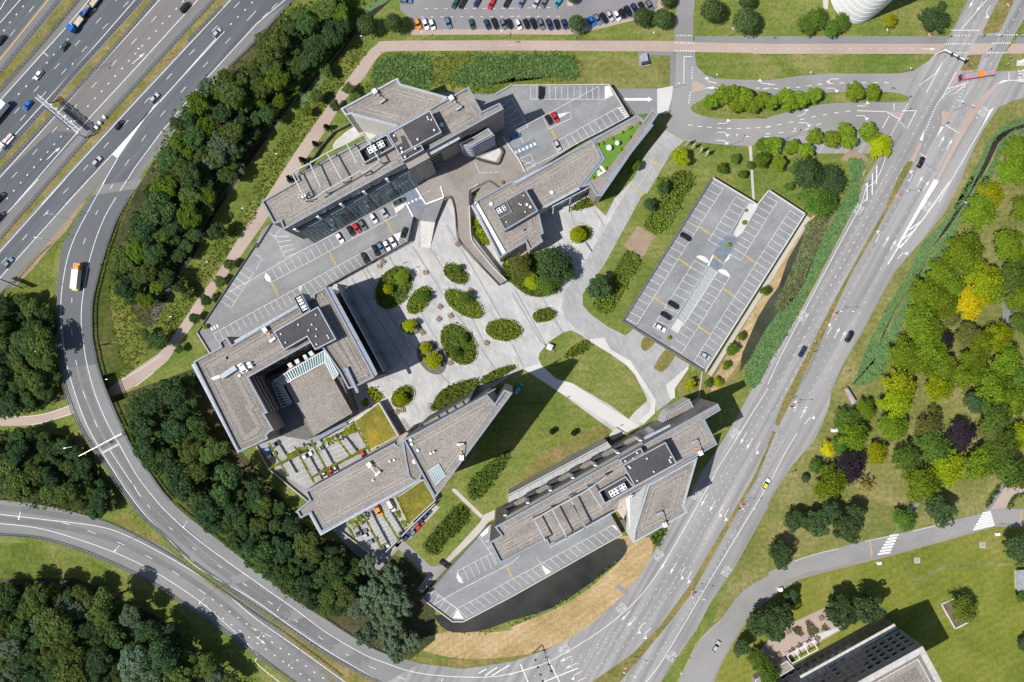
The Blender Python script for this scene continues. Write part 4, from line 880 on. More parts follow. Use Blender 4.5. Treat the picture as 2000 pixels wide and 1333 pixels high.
# lower terrace at the north-west foot of the office
t = B('garden_terrace', 'paved terrace with dark retaining edge below the white clad flank of the northern office', 'terrace', (660, 270), 0)
obj('slab', MB().prism([W2(q, 1) for q in T("@650:140 0,1200 50,1120 240,960 340,900 480,960 700,990 760,1040 600,1130 520,1000 230,1160 0,1290")], 0, 1), M['concrete'], t)
wallstrip(t, "@505:280 760,430 1000,60 @650:140 0,985 290,835", 0, 2.2, .3, M['concrete_dark'], 'retaining_wall')

# ---------------------------------------------------------------- east office with roof garden
Bd = B('office_building', 'four storey wedge office with an artificial lawn roof garden at its eastern tip', 'office building', (1080, 370), 0)
block(Bd, "P 931.6,390.4 1000,353 1005,360 1157,272 1176,310 1131,368 1052,412.4 1062,456 1055,460 1061,472 1035,489.4 1027,473 991,494.8 976.4,505.6 926,404", 13.5, 0, M['wall_beige'])
block(Bd, "P 1157,271.5 1244.4,224 1257.6,235 1274,211.6 1286.6,222 1175.6,383.6 1164.8,383.6 1152,362 1133,367 1177,310", 13.1, 0, M['wall_taupe'], M['gravel'], None, .8, .5, 6, False)
block(Bd, "P 961.6,406 1026.4,368.8 1051.6,412.6 985.6,451.6", 17, 12.6, M['wall_taupe'], M['bitumen_brown'], M['coping'], .55, .5, 5, False)
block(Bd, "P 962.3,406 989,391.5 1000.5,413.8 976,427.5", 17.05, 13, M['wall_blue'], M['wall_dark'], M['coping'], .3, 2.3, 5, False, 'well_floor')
vents(Bd, "@880:310 1245,750 1300,790", 16.6, .6); vents(Bd, "@880:310 1120,740 1150,755 1215,870 910,1035 1190,605", 16.6, .35); vents(Bd, "@1040:320 315,470 @880:310 665,740", 12.7, .8)
ledge(Bd, "@880:310 385,715 800,1395 @920:400 510,805", "@880:310 425,690 465,690 850,1370 @920:400 580,770", 13.0, 6, M['coping_pale']) if 0 else None
ledge(Bd, "P 926,396 982,497", "P 931,393 988,493", 13.3, 5, M['white']); ledge(Bd, "P 919.6,402.4 975.5,505", "P 923,400 979,502", 12.4, 7, M['coping_pale'])
g = MB(); zpoly(g, "P 923,400 926,397 982,497 979,502", 12.0); obj('gravel_gutter', g, M['gravel_dark'], Bd)
ledge(Bd, "@880:310 1025,380 1666,45 @1080:190 610,700", "@880:310 1050,405 1666,75 @1080:190 640,735", 13.3, 6, M['coping_pale'])
ledge(Bd, "@1040:320 205,720 780,415", "@1040:320 190,690 745,385", 13.6, 5, M['coping_pale'])
ledge(Bd, "@1080:190 1640,455 945,1333 @1040:320 1130,530", "@1080:190 1610,435 920,1300 @1040:320 1105,510", 13.0, 6, M['coping'])
g = MB(); zpoly(g, "@1080:190 700,770 1430,420 1330,590 1130,860 900,1160 720,1310 590,1333 640,1250 800,1010 740,830", 12.66); obj('roof_lawn', g, M['turf'], Bd)
w0, w1 = W2(T("@1040:320 340,690")[0], 12), W2(T("@1040:320 925,385")[0], 12)
windows(Bd, w0, w1, (10.5, 7.8, 5.1, 2.4), 6, 3.3, 1.9, M['glass_blue'], .06, frame=M['galv'])
frame_beams(Bd, ("@1040:320 340,695 925,385", "@1040:320 330,820 340,695", "@1040:320 600,660 625,540"), 11.6, .3, m=M['galv'], name='screen_beam')
w0, w1 = W2(T("@920:400 590,790")[0], 13.5), W2(T("@920:400 890,610")[0], 13.5)
windows(Bd, w0, w1, (11.5, 9.5, 7.5, 5.5, 3.5), 1, 5, .8, M['wall_brown'], .06, 'louvre', lo=.4, hi=.95)
# furniture of the roof garden
def roof_item(name, label, cat, q, z, build, group=None):
    t = B(name, label, cat, T(q)[0], z, group); build(t, W(T(q)[0], z)); return t
for q, r, l in (("@1080:190 900,845", 1.05, 'larger white round parasol on the roof lawn'), ("@1080:190 1035,768", .82, 'smaller white round parasol on the roof lawn')):
    roof_item('parasol', l, 'parasol', q, 12.7, lambda t, v: (obj('canopy', MB().lathe([(r, 2.2), (r * .5, 2.5), (.05, 2.7)], 16, v), M['white'], t), obj('pole', MB().tube(v, v + Vector((0, 0, 2.6)), .05), M['steel'], t), obj('base', MB().lathe([(.4, 0), (.4, .1), (.1, .15)], 10, v), M['concrete'], t)))
sv = T("@1080:190 790,1180")[0]
t = B('corner_sofa', 'white L shaped lounge sofa on the roof lawn', 'sofa', sv, 12.7)
for s, nm in (("@1080:190 755,1125 790,1115 855,1185 815,1210", 'seat'), ("@1080:190 815,1212 855,1187 865,1200 745,1288 720,1262", 'seat'), ("@1080:190 710,1215 760,1185 768,1198 720,1228", 'cushion'), ("@1080:190 720,1245 775,1212 783,1224 730,1258", 'cushion')):
    obj(nm, MB().prism([W2(q, 13.2) for q in T(s)], 12.7, 13.2 if nm == 'seat' else 13.05), M['white'], t)

# ---------------------------------------------------------------- west office around its courtyard
Cd = B('office_building', 'U shaped western office round a sunken courtyard roof, with glass screen', 'office building', (560, 720), 0)
block(Cd, "P 377,706.5 430.6,678 426.4,668 442,658 452.8,674 611.6,581 611.6,573.6 636.8,561 731.6,737.2 699,754 680,760.6 663,728 632,683 610,668 485.2,737.4 523,807 516,809 534.5,840 526,845 521,850 523,858 465,885", 25, 0, M['wall_brown'], M['gravel_dark'])
block(Cd, "P 534.4,648.2 621.2,598.8 656.6,663 615.2,684 599.6,658.2 554.8,684.2", 29, 24.2, M['wall_blue'], M['bitumen'], M['coping_pale'], .35, .3, 5, False)
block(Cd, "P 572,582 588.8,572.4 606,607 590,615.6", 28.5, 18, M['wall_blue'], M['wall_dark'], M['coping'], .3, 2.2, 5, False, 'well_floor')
vents(Cd, "@560:540 480,625 195,785 415,785 490,858 362,878 483,975 668,965 688,1000 492,1105", 28.7, .38); vents(Cd, "@370:560 1495,775 1570,910", 28.7, .38); vents(Cd, "@370:690 820,365", 24.1, .7); vents(Cd, "@560:670 1310,530 @560:540 590,298", 24.1, .3)
ledge(Cd, "P 373.6,713 464.5,886", "P 378.5,710 469,881", 24.7, 6, M['coping_pale']); ledge(Cd, "@370:560 685,905 1666,350 @560:540 170,460", "@370:560 700,945 1666,400 @560:540 185,500", 23.5, 6, M['coping_pale'])
ledge(Cd, "@560:540 718,165 1350,1333 @560:670 1480,510", "@560:540 655,185 1240,1333 @560:670 1435,545", 24.6, 7, M['coping'])
ledge(Cd, "@560:670 935,420 1130,815 1165,815", "@560:670 985,395 1175,800 1170,790", 25.6, 9, M['coping'], .6, 'fin_wall')
# air handling plant on the roof
t = B('air_handling_unit', 'long white ventilation unit with ducts on the western office roof', 'ventilation unit', (450, 727), 24.1)
def duct(s, z0, z1, m='white', nm='duct'): obj(nm, MB().prism([W2(q, z1) for q in T(s)], z0, z1), M[m], t)
duct("@370:690 490,360 725,200 775,265 530,425", 24.1, 26.6, 'coping_pale', 'casing'); duct("@370:690 345,410 480,355 500,400 390,440", 24.1, 25.6)
for s in ("@370:690 770,195 850,160 880,190 790,230", "@370:690 820,190 870,180 930,290 880,320", "@370:690 800,240 830,225 880,300 850,330", "@370:690 850,300 930,265 950,295 870,325"): duct(s, 24.3, 25.8)
for s in ("@370:690 915,165 975,140 1000,175 940,200", "@370:690 940,215 1000,185 1030,225 965,250"):
    duct(s, 24.1, 25.6, 'white', 'condenser'); v = W(T(s)[0], 25.6)
# glass screen towards the square, with white fins
g0, g1 = W2((656.5, 555.6), 17), W2((749.7, 727), 17)
nP = 17
for i in range(nP):
    a, b = lerp(g0, g1, i / nP), lerp(g0, g1, (i + .96) / nP)
    obj('glass_panel', MB().bar((*a, 8.6), (*b, 8.6), .08, 16.6), M['wall_blue'], Cd)
obj('screen_rail', MB().bar((*g0, 17.1), (*g1, 17.1), .3, .3), M['frame_white'], Cd)
dv = (Vector(g1) - Vector(g0)).normalized(); nv = Vector((dv.y, -dv.x)); nv = nv if nv.x > 0 else -nv
for i in range(6):
    a = Vector(lerp(g0, g1, i / 5 if i < 5 else 1)); mb = MB()
    mb.add([(a.x + nv.x * .1, a.y + nv.y * .1, 16.8), (a.x + nv.x * .1, a.y + nv.y * .1, .5), (a.x + nv.x * 1.3, a.y + nv.y * 1.3, .5), (a.x + nv.x * .5, a.y + nv.y * .5, 16.8)], [(0, 1, 2, 3)])
    obj('screen_fin', mb, M['glass_pale'], Cd)
c0, c1 = W2((637, 561), 25), W2((731.6, 737.2), 25)
windows(Cd, c1, c0, (21.5, 18, 14.5, 11, 7.5, 4), 9, 3.6, 2.2, M['glass_dark'], .06)
# courtyard: faces with strip windows, inner roof and glass collar
k0, k1 = W2((485.2, 737.4), 25), W2((523, 807), 25)
windows(Cd, k1, k0, (22.3, 18.7, 15.1), 1, 14, 1.1, M['glass_dark'], .08, 'strip_window')
k2 = W2((610, 668), 25)
windows(Cd, k2, k0, (22.5, 18.7, 14.9), 5, 4.6, 1.5, M['glass_dark'], .08, 'strip_window'); windows(Cd, k0, k2, (22.5, 18.7, 14.9), 5, 4.6, 1.5, M['glass_dark'], .08, 'strip_window')
block(Cd, "P 557,752 633,708.4 688,807 612,852", 12, 0, M['wall_taupe'], M['gravel'], M['gravel_path'], .3, .12, 60, False, 'courtyard_roof')
g = MB(); zpoly(g, "P 585,753 627,729 662,795 620,820 619,818 658,794 626,732 587,755", 11.95); obj('roof_walkway', g, M['gravel_path'], Cd)
skylight(Cd, (560, 727), (633, 685), (569, 743), (634, 708), 16, 12.6, M['glass_teal']); skylight(Cd, (634, 685), (661, 731), (634.5, 708), (652, 741), 9, 12.6, M['glass_pale'])
skylight(Cd, (533, 745), (560, 728), (553, 752), (568.5, 744), 6, 12.6, M['glass_blue']); skylight(Cd, (531, 748), (551, 797), (552, 754), (570, 787), 8, 12.5, M['glass_blue'])
for i, s in enumerate(("@560:670 5,350 60,315 105,385 50,420", "@560:670 120,290 180,255 215,320 160,355", "@560:670 255,210 300,185 345,255 300,285", "@560:670 345,160 400,125 450,190 390,225")):
    obj('plant_cabinet', MB().prism([W2(q, 14) for q in T(s)], 12, 14), M['zinc'], Cd)
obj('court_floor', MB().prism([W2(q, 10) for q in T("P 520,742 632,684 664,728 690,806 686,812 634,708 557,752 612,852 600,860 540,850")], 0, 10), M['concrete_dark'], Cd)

# ---------------------------------------------------------------- south-west office bar with tower
Dd = B('office_building', 'long gravel roofed office bar at the south west joined to a tall wedge tower', 'office building', (700, 930), 0)
block(Dd, "P 595.4,960 770,865.6 777.6,873 786.5,866 800,915 824,925 822,938 810,943 626.5,1041 606,1003.5 587,1013 581,1003 576,1000.5 604.4,978", 20, 0, M['wall_brown'])
ledge(Dd, "P 603.2,1005 626,1046.6 824,938", "P 607,1002.5 628.5,1041 820,935.5", 19.6, 6, M['coping_pale'])
block(Dd, smooth(T("@720:800 555,545 605,500 860,980 860,1060 840,1120 800,1155 740,1165 690,1130 640,1050"), 2, True), 21.5, 19, M['wall_taupe'], M['gravel_dark'], M['coping'], .5, .6, 3, False)
block(Dd, "P 787.2,858.8 820,842.4 950.8,770.4 966.4,788.4 985,761.4 1001.2,768 849.8,973.6 843,963", 43, 0, M['wall_taupe'])
skylight(Dd, T("@720:800 960,1010")[0], T("@720:800 1140,890")[0], T("@720:800 1090,1230")[0], T("@720:800 1250,1070")[0], 6, 42.5, M['glass_pale'])
vents(Dd, "@720:800 345,840 420,820 75,1150", 19.2, .5); vents(Dd, "@720:800 748,845", 21.0, .9); vents(Dd, "@720:800 690,495 705,565 805,665", 42.2, .6)
for s in ("@720:800 985,710 1005,695 1030,725 1000,742", "@720:800 1035,690 1055,675 1075,700 1050,715"): obj('roof_box', MB().prism([W2(q, 43.4) for q in T(s)], 42.2, 43.4), M['white'], Dd)
# stepped north flank of the tower: gravel shelf behind a dark screen wall
block(Dd, "@820:720 0,905 760,470 870,370 800,560 780,600 0,990", 30, 0, M['concrete_dark'], M['gravel'], M['wall_dark'], .5, 1.0, 8, False, 'shelf_roof')
block(Dd, "@720:800 460,500 600,370 650,380 600,460 560,545 470,590", 24, 0, M['wall_brown'], M['wall_brown'], M['wall_brown'], .3, .2, 6, False)
for i in range(4): p = lerp(T("@820:720 300,800")[0], T("@820:720 700,570")[0], i / 3); v = W(p, 30); obj('shelf_bracket', MB().bar((v.x - .5, v.y + .9, 29.6), (v.x + .7, v.y - 1.1, 29.6), .2, .5), M['wall_dark'], Dd)
for s in ("@820:720 1090,410 1230,330",): a = [W(q, 41) for q in T(s)]; obj('roof_bracket', MB().bar(a[0], a[1], .3, .3), M['coping'], Dd)
# planted car park roofs and the vine trellis
for q, l, i in (("P 692,823.6 740,786 777.6,852 722,880.6", 'square sedum roof over the car court, between the courtyard office and the tower', 0), ("P 771.6,973.6 827,936 851,978 797,1027.6", 'square sedum roof south of the office bar, beside the dark row of parked cars', 1)):
    pc = T(q); t = B('green_roof', l, 'green roof', pc[0], 0, 'sedum roofs of the car court')
    p = ccw([W2(a, 4) for a in pc]); obj('wall', MB().prism(p, 0, 3.95, top=False), M['concrete'], t); obj('sedum', MB().sheet(inset(p, .3), 4.0), M['sedum'], t); panels(t, p, inset(p, .3), 3.8, 4.08, 7, M['concrete_pale'], 'edge_panel')
tr = B('vine_trellis', 'steel trellis overgrown with vines above the car court bays', 'trellis', (650, 900), 0)
VT = ["@560:810 135,530 450,1110", "@560:810 400,430 690,970", "@560:810 820,390 1065,700", "@560:810 1095,130 1355,600", "@560:810 0,730 180,640", "@560:810 410,1030 650,890 1300,540", "B4 600,320 640,390", "B4 705,250 815,460", "B4 825,235 935,415", "B4 915,130 1000,300", "B3 85,690 210,900", "B3 90,850 270,760"]
vb = MB(); vf = MB()
for s in VT:
    p = [W(a, 3.6) for a in T(s)]
    for a, b in zip(p, p[1:]): vb.bar(a, b, .35, .3)
    q = resample(T(s), max(4, int(math.dist(*[T(s)[0], T(s)[-1]]) * 1.6)))
    for a in q:
        for k in range(3):
            v = W((a[0] + rnd.gauss(0, .8), a[1] + rnd.gauss(0, .8)), 3.8 + rnd.random() * .4); r = rnd.uniform(.15, .38); th = rnd.random() * 6.28
            vf.add([v + Vector((math.cos(th + j * 1.57) * r, math.sin(th + j * 1.57) * r, rnd.uniform(-.2, .2))) for j in range(4)], [(0, 1, 2, 3)])
obj('beam', vb, M['galv'], tr)
VINE = leaf_mat('vine_leaf', (.20, .24, .025), (.42, .40, .04)); vo = obj('vines', vf, VINE, tr); vo['kind'] = 'stuff'
vf = MB()
for s, n in (("@560:810 160,540 330,520 300,600", 30), ("@560:810 640,400 700,380 720,460", 50), ("@560:810 820,330 1100,200 1150,280 900,340", 70), ("@560:810 0,640 130,600 150,660 0,720", 45), ("@720:960 440,330 510,290 520,420 470,420", 70), ("@720:960 530,480 600,470 650,570 580,580", 45), ("B4 590,280 680,240 690,300 640,340", 60), ("B3 560,600 640,560 660,600 600,630", 70), ("B3 420,680 520,630 540,670 470,710", 35)):
    P0 = T(s); xs = [a[0] for a in P0]; ys = [a[1] for a in P0]
    while n > 0:
        a = (rnd.uniform(min(xs), max(xs)), rnd.uniform(min(ys), max(ys)))
        if inside(a, P0):
            n -= 1; v = W(a, 3.8 + rnd.random() * .6); r = rnd.uniform(.25, .6); th = rnd.random() * 6.28
            vf.add([v + Vector((math.cos(th + j * 1.57) * r, math.sin(th + j * 1.57) * r, rnd.uniform(-.2, .2))) for j in range(4)], [(0, 1, 2, 3)])
vo = obj('vines', vf, VINE, tr); vo['kind'] = 'stuff'
cb = MB()
for s in (("B3 160,690", "B3 270,930", "B3 240,650", "B3 350,890", 7), ("B3 290,720", "B3 380,880", "B3 380,690", "B3 460,850", 6), ("B3 400,660", "B3 480,820", "B3 580,600", "B3 650,760", 6), ("B4 620,370", "B4 700,480", "B4 740,330", "B4 800,450", 7), ("B4 720,260", "B4 810,430", "B4 800,220", "B4 890,390", 8), ("B4 840,240", "B4 920,390", "B4 900,190", "B4 985,350", 8)): bays(cb, *s[:4], s[4], .05)
struct('bay_marking', cb, M['paint_worn'])
t = B('retaining_wall', 'low pale concrete wall edging the car court, zigzag along the wood', 'wall', (520, 900), 0)
wallstrip(t, "B3 0,705 80,855 335,1065", 0, 1.2, .3, M['concrete_pale'], 'wall'); wallstrip(t, "B4 530,335 740,495", 0, 1.2, .3, M['concrete_pale'], 'wall'); wallstrip(t, "B4 840,490 1000,330 1165,170", 0, 3.0, .35, M['concrete'], 'wall')
t = B('canopy_roof', 'narrow glazed canopy along the south edge of the courtyard roof', 'canopy', (640, 850), 0)
obj('roof', MB().prism([W2(q, 4) for q in T("@560:810 400,400 800,195 950,120 1000,160 820,245 430,470")], 3.7, 4), M['wall_blue'], t)
obj('roof', MB().prism([W2(q, 4.2) for q in T("@560:810 1000,120 1230,-10 1265,0 1010,150")], 3.8, 4.2), M['concrete_pale'], t)
t = B('retaining_wall', 'straight low concrete wall with dark shade between the sedum roof and the terrace', 'wall', (760, 815), 0)
wallstrip(t, "B3 800,420 930,640", 0, 4.2, .3, M['concrete'], 'wall')

# ---------------------------------------------------------------- south-east office slab
Ed = B('office_building', 'long office slab at the south east with gravel roof, black plant room and tapering wing', 'office building', (1200, 940), 0)
block(Ed, "P 965.8,1029.6 1402,788.5 1408.3,801.3 1376.6,820 1401.5,868.5 1210,978.5 1194,1002 1072,1067 1066,1054 977,1101 955.6,1059.6 978.4,1046.4", 30, 0, M['wall_taupe'])
block(Ed, "P 1266,947 1363,893 1336,989 1343.6,1001.8 1237,1061.8 1238.5,1038", 25.5, 0, M['wall_white'], M['gravel'], M['coping_pale'], .6, .7)
block(Ed, "P 1216,909 1300,864 1322.6,906 1240,951.3", 34, 29, M['wall_taupe'], M['bitumen'], M['coping_pale'], .35, .35, 5, False)
block(Ed, "P 1210,898.6 1252,874.6 1257.5,885.5 1216,908.7", 32.5, 29, M['wall_blue'], M['bitumen'], M['coping_pale'], .35, .35, 5, False)
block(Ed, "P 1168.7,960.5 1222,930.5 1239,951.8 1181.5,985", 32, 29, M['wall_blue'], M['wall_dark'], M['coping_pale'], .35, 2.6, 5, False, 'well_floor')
vents(Ed, "@1120:890:6.664 720,140 740,158 955,38 1045,208 830,325 1250,58 1265,85 1265,20", 33.7, .38); vents(Ed, "@1120:790:10.41 1295,985 1215,1100 1055,1150", 32.2, .4)
frame_beams(Ed, ("@940:900 850,965 1150,790 1640,530 @1120:890:6.664 200,430 320,350 430,270", "@940:900 870,980 1045,1310", "@940:900 1155,800 1410,1290", "@940:900 1470,655 1690,1110", "@1120:890:6.664 0,640 150,925", "@1120:890:6.664 205,440 370,690", "C4 245,455 480,325 720,190"), 33.6, .42, "@940:900 850,965 1150,790 1440,610 1045,1310 1410,1290 @1120:890:6.664 200,430 430,270", 29.1)
ledge(Ed, "@1260:760:10.41 -30,990 500,720", "@1260:760:10.41 -5,1030 520,765", 28.0, 4, M['coping_pale'])
for k in range(9):                                 # long ribbed flank roof of the wing
    a0, a1 = lerp((1262, 947), (1228, 975), k / 9), lerp((1236, 1042), (1232, 1040), k / 9)
    v0, v1 = W(a0, 25 - k * .15), W(a1, 25 - k * .15); obj('roof_rib', MB().bar(v0, v1, .5, .3), M['zinc'], Ed)
g = MB(); g.add([W((1262.5, 949), 24.5), W((1237.5, 1041), 24.5), W((1231, 1036), 18), W((1222, 975), 18)], [(0, 1, 2, 3)]); obj('sloped_flank', g, M['wall_white'], Ed)
g = MB(); g.prism([W2(q, 12) for q in T("@1120:890:6.664 600,590 760,500 740,600 650,830 560,710")], 0, 12); obj('link_block', g, M['wall_beige'], Ed)
obj('link_bridge', MB().prism([W2(q, 8) for q in T("@1120:890:6.664 610,840 660,830 765,1010 710,1045")], 4, 8), M['concrete_dark'], Ed)
# north face: zinc shelf roof, gravel ledge with dark wells, white piers
t = B('zinc_annex', 'low annex with pale zinc roof along the lawn side of the south eastern office', 'annex', (1090, 920), 0)
AZ = 12
an = T("@940:900 440,565 1500,-20 @1120:790:10.41 700,770 830,930 470,1130 0,1400 @940:900 1590,140 720,635 440,790 420,770")
p = ccw([W2(q, AZ) for q in an]); obj('wall', MB().prism(p, 0, AZ - .1, top=False), M['concrete_pale'], t)
nn = 9; top0 = T("@940:900 440,562")[0]; top1 = T("@1120:790:10.41 700,770")[0]; bt0 = T("@940:900 440,800")[0]; bt1 = T("@1120:790:10.41 830,925")[0]
for i in range(nn):
    for j in range(4):
        A0, A1 = lerp(top0, bt0, j / 4), lerp(top1, bt1, j / 4); B0, B1 = lerp(top0, bt0, (j + .96) / 4), lerp(top1, bt1, (j + .96) / 4)
        q = [lerp(A0, A1, i / nn), lerp(A0, A1, (i + .985) / nn), lerp(B0, B1, (i + .985) / nn), lerp(B0, B1, i / nn)]
        obj('zinc_sheet', MB().prism([W2(a, AZ) for a in q], AZ - .1, AZ + .05), M['zinc'], t)
obj('gutter', MB().bar(W(top0, AZ + .2), W(top1, AZ + .2), .35, .3), M['concrete_pale'], t); g0, g1 = lerp(top0, bt0, .07), lerp(top1, bt1, .07); obj('gutter_channel', MB().bar(W(g0, AZ + .08), W(g1, AZ + .08), .3, .1), M['wall_dark'], t)
obj('coping', MB().bar(W(bt0, AZ + .3), W(bt1, AZ + .3), .7, .6), M['coping_pale'], t)
f0, f1 = W2((965.8, 1029.6), 30), W2((1402, 788.5), 30)
dE = Vector(f0) - Vector(f1); nE = Vector((dE.y, -dE.x)).normalized()
def onE(u, o, z): p = Vector(f1) + dE * u + nE * o; return (p.x, p.y, z)
windows(Ed, f1, f0, (27.2, 24.6), 6, 9.0, .7, M['glass_dark'], .05, 'slot_window', lo=.33, hi=.95, frame=M['concrete_pale']); windows(Ed, f1, f0, (20.5,), 6, 8.6, 2.4, M['gravel_dark'], .06, 'spandrel_panel', lo=.33, hi=.95)
for i in range(7):
    u = .33 + .62 * i / 6; obj('pier', MB().bar(onE(u, .55, 13), onE(u, .55, 24), .45, 1.1), M['frame_white'], Ed)
for i in range(6):
    u0 = .33 + .62 * (i + .05) / 6; u1 = .33 + .62 * (i + .55) / 6; u2 = .33 + .62 * (i + .97) / 6
    obj('gravel_ledge', MB().prism([onE(u0, .05, 0)[:2], onE(u1, .05, 0)[:2], onE(u1, 1.7, 0)[:2], onE(u0, 1.7, 0)[:2]], 15.2, 16), M['gravel_dark'], Ed)
    obj('dark_well', MB().prism([onE(u1 + .001, .04, 0)[:2], onE(u2, .04, 0)[:2], onE(u2, 1.75, 0)[:2], onE(u1 + .001, 1.75, 0)[:2]], 12.4, 15), M['wall_dark'], Ed)
windows(Ed, f1, f0, (7, 11, 15, 19, 23), 1, 4.2, 2.1, M['glass_dark'], .3, 'stair_window', lo=.255, hi=.30, frame=M['zinc'])
windows(Ed, f1, f0, (26.6, 23.6), 2, 6, .8, M['glass_dark'], .05, lo=.03, hi=.2)
# curved louvred wing at the east entrance
t3 = B('curved_office_front', 'low curved office wing with zinc louvre bands at the south eastern entrance', 'building wing', (1320, 800), 0)
CE = smooth(T("@1260:760:10.41 370,790 420,640 470,530 560,460 700,380 920,240"), 3) + T("@1260:760:10.41 1000,410 660,600")
p = ccw([W2(q, 14) for q in CE]); q = inset(p, .3); obj('wall', MB().prism(p, 0, 13.9, top=False), M['wall_dark'], t3); obj('roof', MB().sheet(q, 13.5), M['gravel'], t3); panels(t3, p, q, 13.3, 14, 8, M['coping_pale'])
n = len(p)
for k in range(6):
    po = inset(p, -.35); z0 = .6 + k * 2.1; mb = MB()
    mb.add([(x, y, z0) for x, y in po] + [(x, y, z0 + 1.3) for x, y in po] + [(x, y, z0 + 1.3) for x, y in p] + [(x, y, z0) for x, y in p], [(i, (i + 1) % n, n + (i + 1) % n, n + i) for i in range(n)] + [(n + i, n + (i + 1) % n, 2 * n + (i + 1) % n, 2 * n + i) for i in range(n)])
    obj('louvre_band', mb, M['zinc'], t3)
t = B('revolving_door', 'dark round revolving door drum at the south eastern office entrance', 'door', T("@1120:790:10.41 1280,650")[0], 0); v = W(T("@1120:790:10.41 1280,650")[0], 3.4)
obj('drum', MB().lathe([(1.3, 0), (1.3, 3.4)], 18, (v.x, v.y, 0)), M['wall_dark'], t); obj('rim', MB().lathe([(1.38, 3.3), (1.38, 3.5), (1.1, 3.5)], 18, (v.x, v.y, 0)), M['steel'], t)
t = B('entrance_terrace', 'grey entrance terrace slab with dark edge between lawn and annex', 'terrace', (1200, 850), 0)
obj('slab', MB().prism([W2(q, .8) for q in T("@1120:790:10.41 720,640 840,490 870,470 1060,590 800,730 750,700")], 0, .8), M['concrete'], t); obj('bin_box', MB().prism([W2(q, 1.2) for q in T("@1120:790:10.41 610,700 710,630 750,705 665,775")], 0, 1.2), M['wall_dark'], t)
# deck south of it, over the pond
t = B('parking_deck', 'grey parking deck over the pond south of the south eastern office', 'parking deck', (1000, 1130), 0)
DE = T("P 824,1170 845,1147 950,1029 990,1010 1150,930 1190,1000 1216,1044 1000,1165.6 905,1215 884,1215")
obj('slab', MB().prism([W2(q, DZ) for q in DE], .5, DZ), M['deck'], t)
bm = MB(); bays(bm, (893, 1189.5), (1195, 1027), (912, 1206), (1214, 1043), 25, z := DZ + .05); bays(bm, (893, 1116), (962, 1080), (905, 1140), (971, 1104), 6, z); bays(bm, (846, 1153), (893, 1189), (836, 1172), (878, 1208), 4, z)
zlines(bm, ("B4 1150,830 1330,730 1666,555 C4 50,510", "B4 1450,380 1520,480 1560,570", "B4 1140,745 1310,855", "C4 160,520 195,570", "B4 1490,420 1520,410", "B4 1510,460 1545,445"), .16, z); obj('bay_marking', bm, M['paint'], t, 'stuff')
wm = MB(); zpoly(wm, "B4 1310,615 1305,650 1320,680 1352,690 1340,655", z); zpoly(wm, "B4 1312,855 1352,920 1280,915", z); zpoly(wm, "C4 190,565 255,615 220,635", z); zpoly(wm, "B4 1455,372 1515,320 1510,360 1470,388", z); zpoly(wm, "C4 645,310 672,312 690,345", z); split_faces('painted_island', wm, M['paint'], t)
hm = MB()
for k in (-3, 4):
    for a in resample(T("B4 1630,570 1666,650"), 9): hm.box(W((a[0] + k / 3.3, a[1]), z), (.35, .5, .02), R(25))
split_faces('speed_hump', hm, M['paint_ochre'], t, HUMP)
wallstrip(t, "P 824,1170 884,1215 905,1215 1000,1165.6 1216,1044", DZ - .3, DZ + .8, .35, M['concrete_pale'], 'parapet'); wallstrip(t, "P 824,1170 845,1147 950,1029", DZ - .3, DZ + .7, .35, M['concrete_dark'], 'parapet')
obj('deck_line', MB(), None, t) if 0 else None

# ---------------------------------------------------------------- two-part parking deck in the east
t = B('parking_deck', 'large two part parking deck with white bays and central slot, east of the gardens', 'parking deck', (1390, 530), 0)
DF = [(1216.5, 627), (1391.5, 347), (1480, 400), (1502, 372), (1572.5, 418), (1377, 727)]
obj('slab', MB().prism([W2(q, DZ) for q in DF], 0, DZ), M['deck'], t); z = DZ + .05
bm = MB()
bays(bm, "C2 812,945", "C2 1372,65", "C2 738,905", "C2 1295,22", 21, z); bays(bm, "C2 1280,400", "C2 1455,115", "C2 1350,440", "C2 1535,155", 7, z); bays(bm, "C2 915,965", "C2 1190,530", "C2 1000,1000", "C2 1265,575", 10, z)
bays(bm, (1447, 509), (1518, 395), (1426, 497), (1497, 383), 10, z); bays(bm, "C2 1415,640", "C2 1105,1135", "C2 1335,600", "C2 1035,1085", 11, z); bays(bm, (1355.6, 705.6), (1542, 411.5), (1374, 719), (1565, 426), 26, z)
obj('bay_marking', bm, M['paint'], t, 'stuff')
wm = MB(); zpoly(wm, "C2 1200,508 1225,498 1260,510 1282,540 1265,545", z, 3); zpoly(wm, "C2 1340,598 1365,588 1400,600 1420,638 1400,630", z, 3); zlines(wm, ("C2 1275,570 1310,495", "C2 1385,540 1420,490", "C2 1395,530 1415,510"), .5, z); split_faces('painted_island', wm, M['paint'], t)
hm = MB()
for s in ("C2 1220,310 1295,360", "C2 1085,520 1160,570", "C2 920,770 1000,820", "C2 1515,495 1585,545", "C2 1380,715 1450,765", "C2 1220,965 1290,1010", "C2 1310,500 1375,550"):
    for k in (-3, 4):
        for a in resample(T(s), 9): hm.box(W((a[0], a[1] + k / 3.3), z), (.5, .35, .02), R(-30))
split_faces('speed_hump', hm, M['paint_ochre'], t, HUMP)
rs = MB(); zpoly(rs, "C2 1280,555 1340,430 1390,370 1470,385 1400,520 1340,600", z - .02); obj('ramp_slab', rs, M['wall_blue'], t)
cg = MB(); zpoly(cg, "C2 1540,155 1605,170 1500,350 1465,380 1440,360", z - .01); zpoly(cg, "C2 1075,905 1115,935 1080,1005 1030,975", z - .01); split_faces('planter_court', cg, M['concrete_pale'], t)
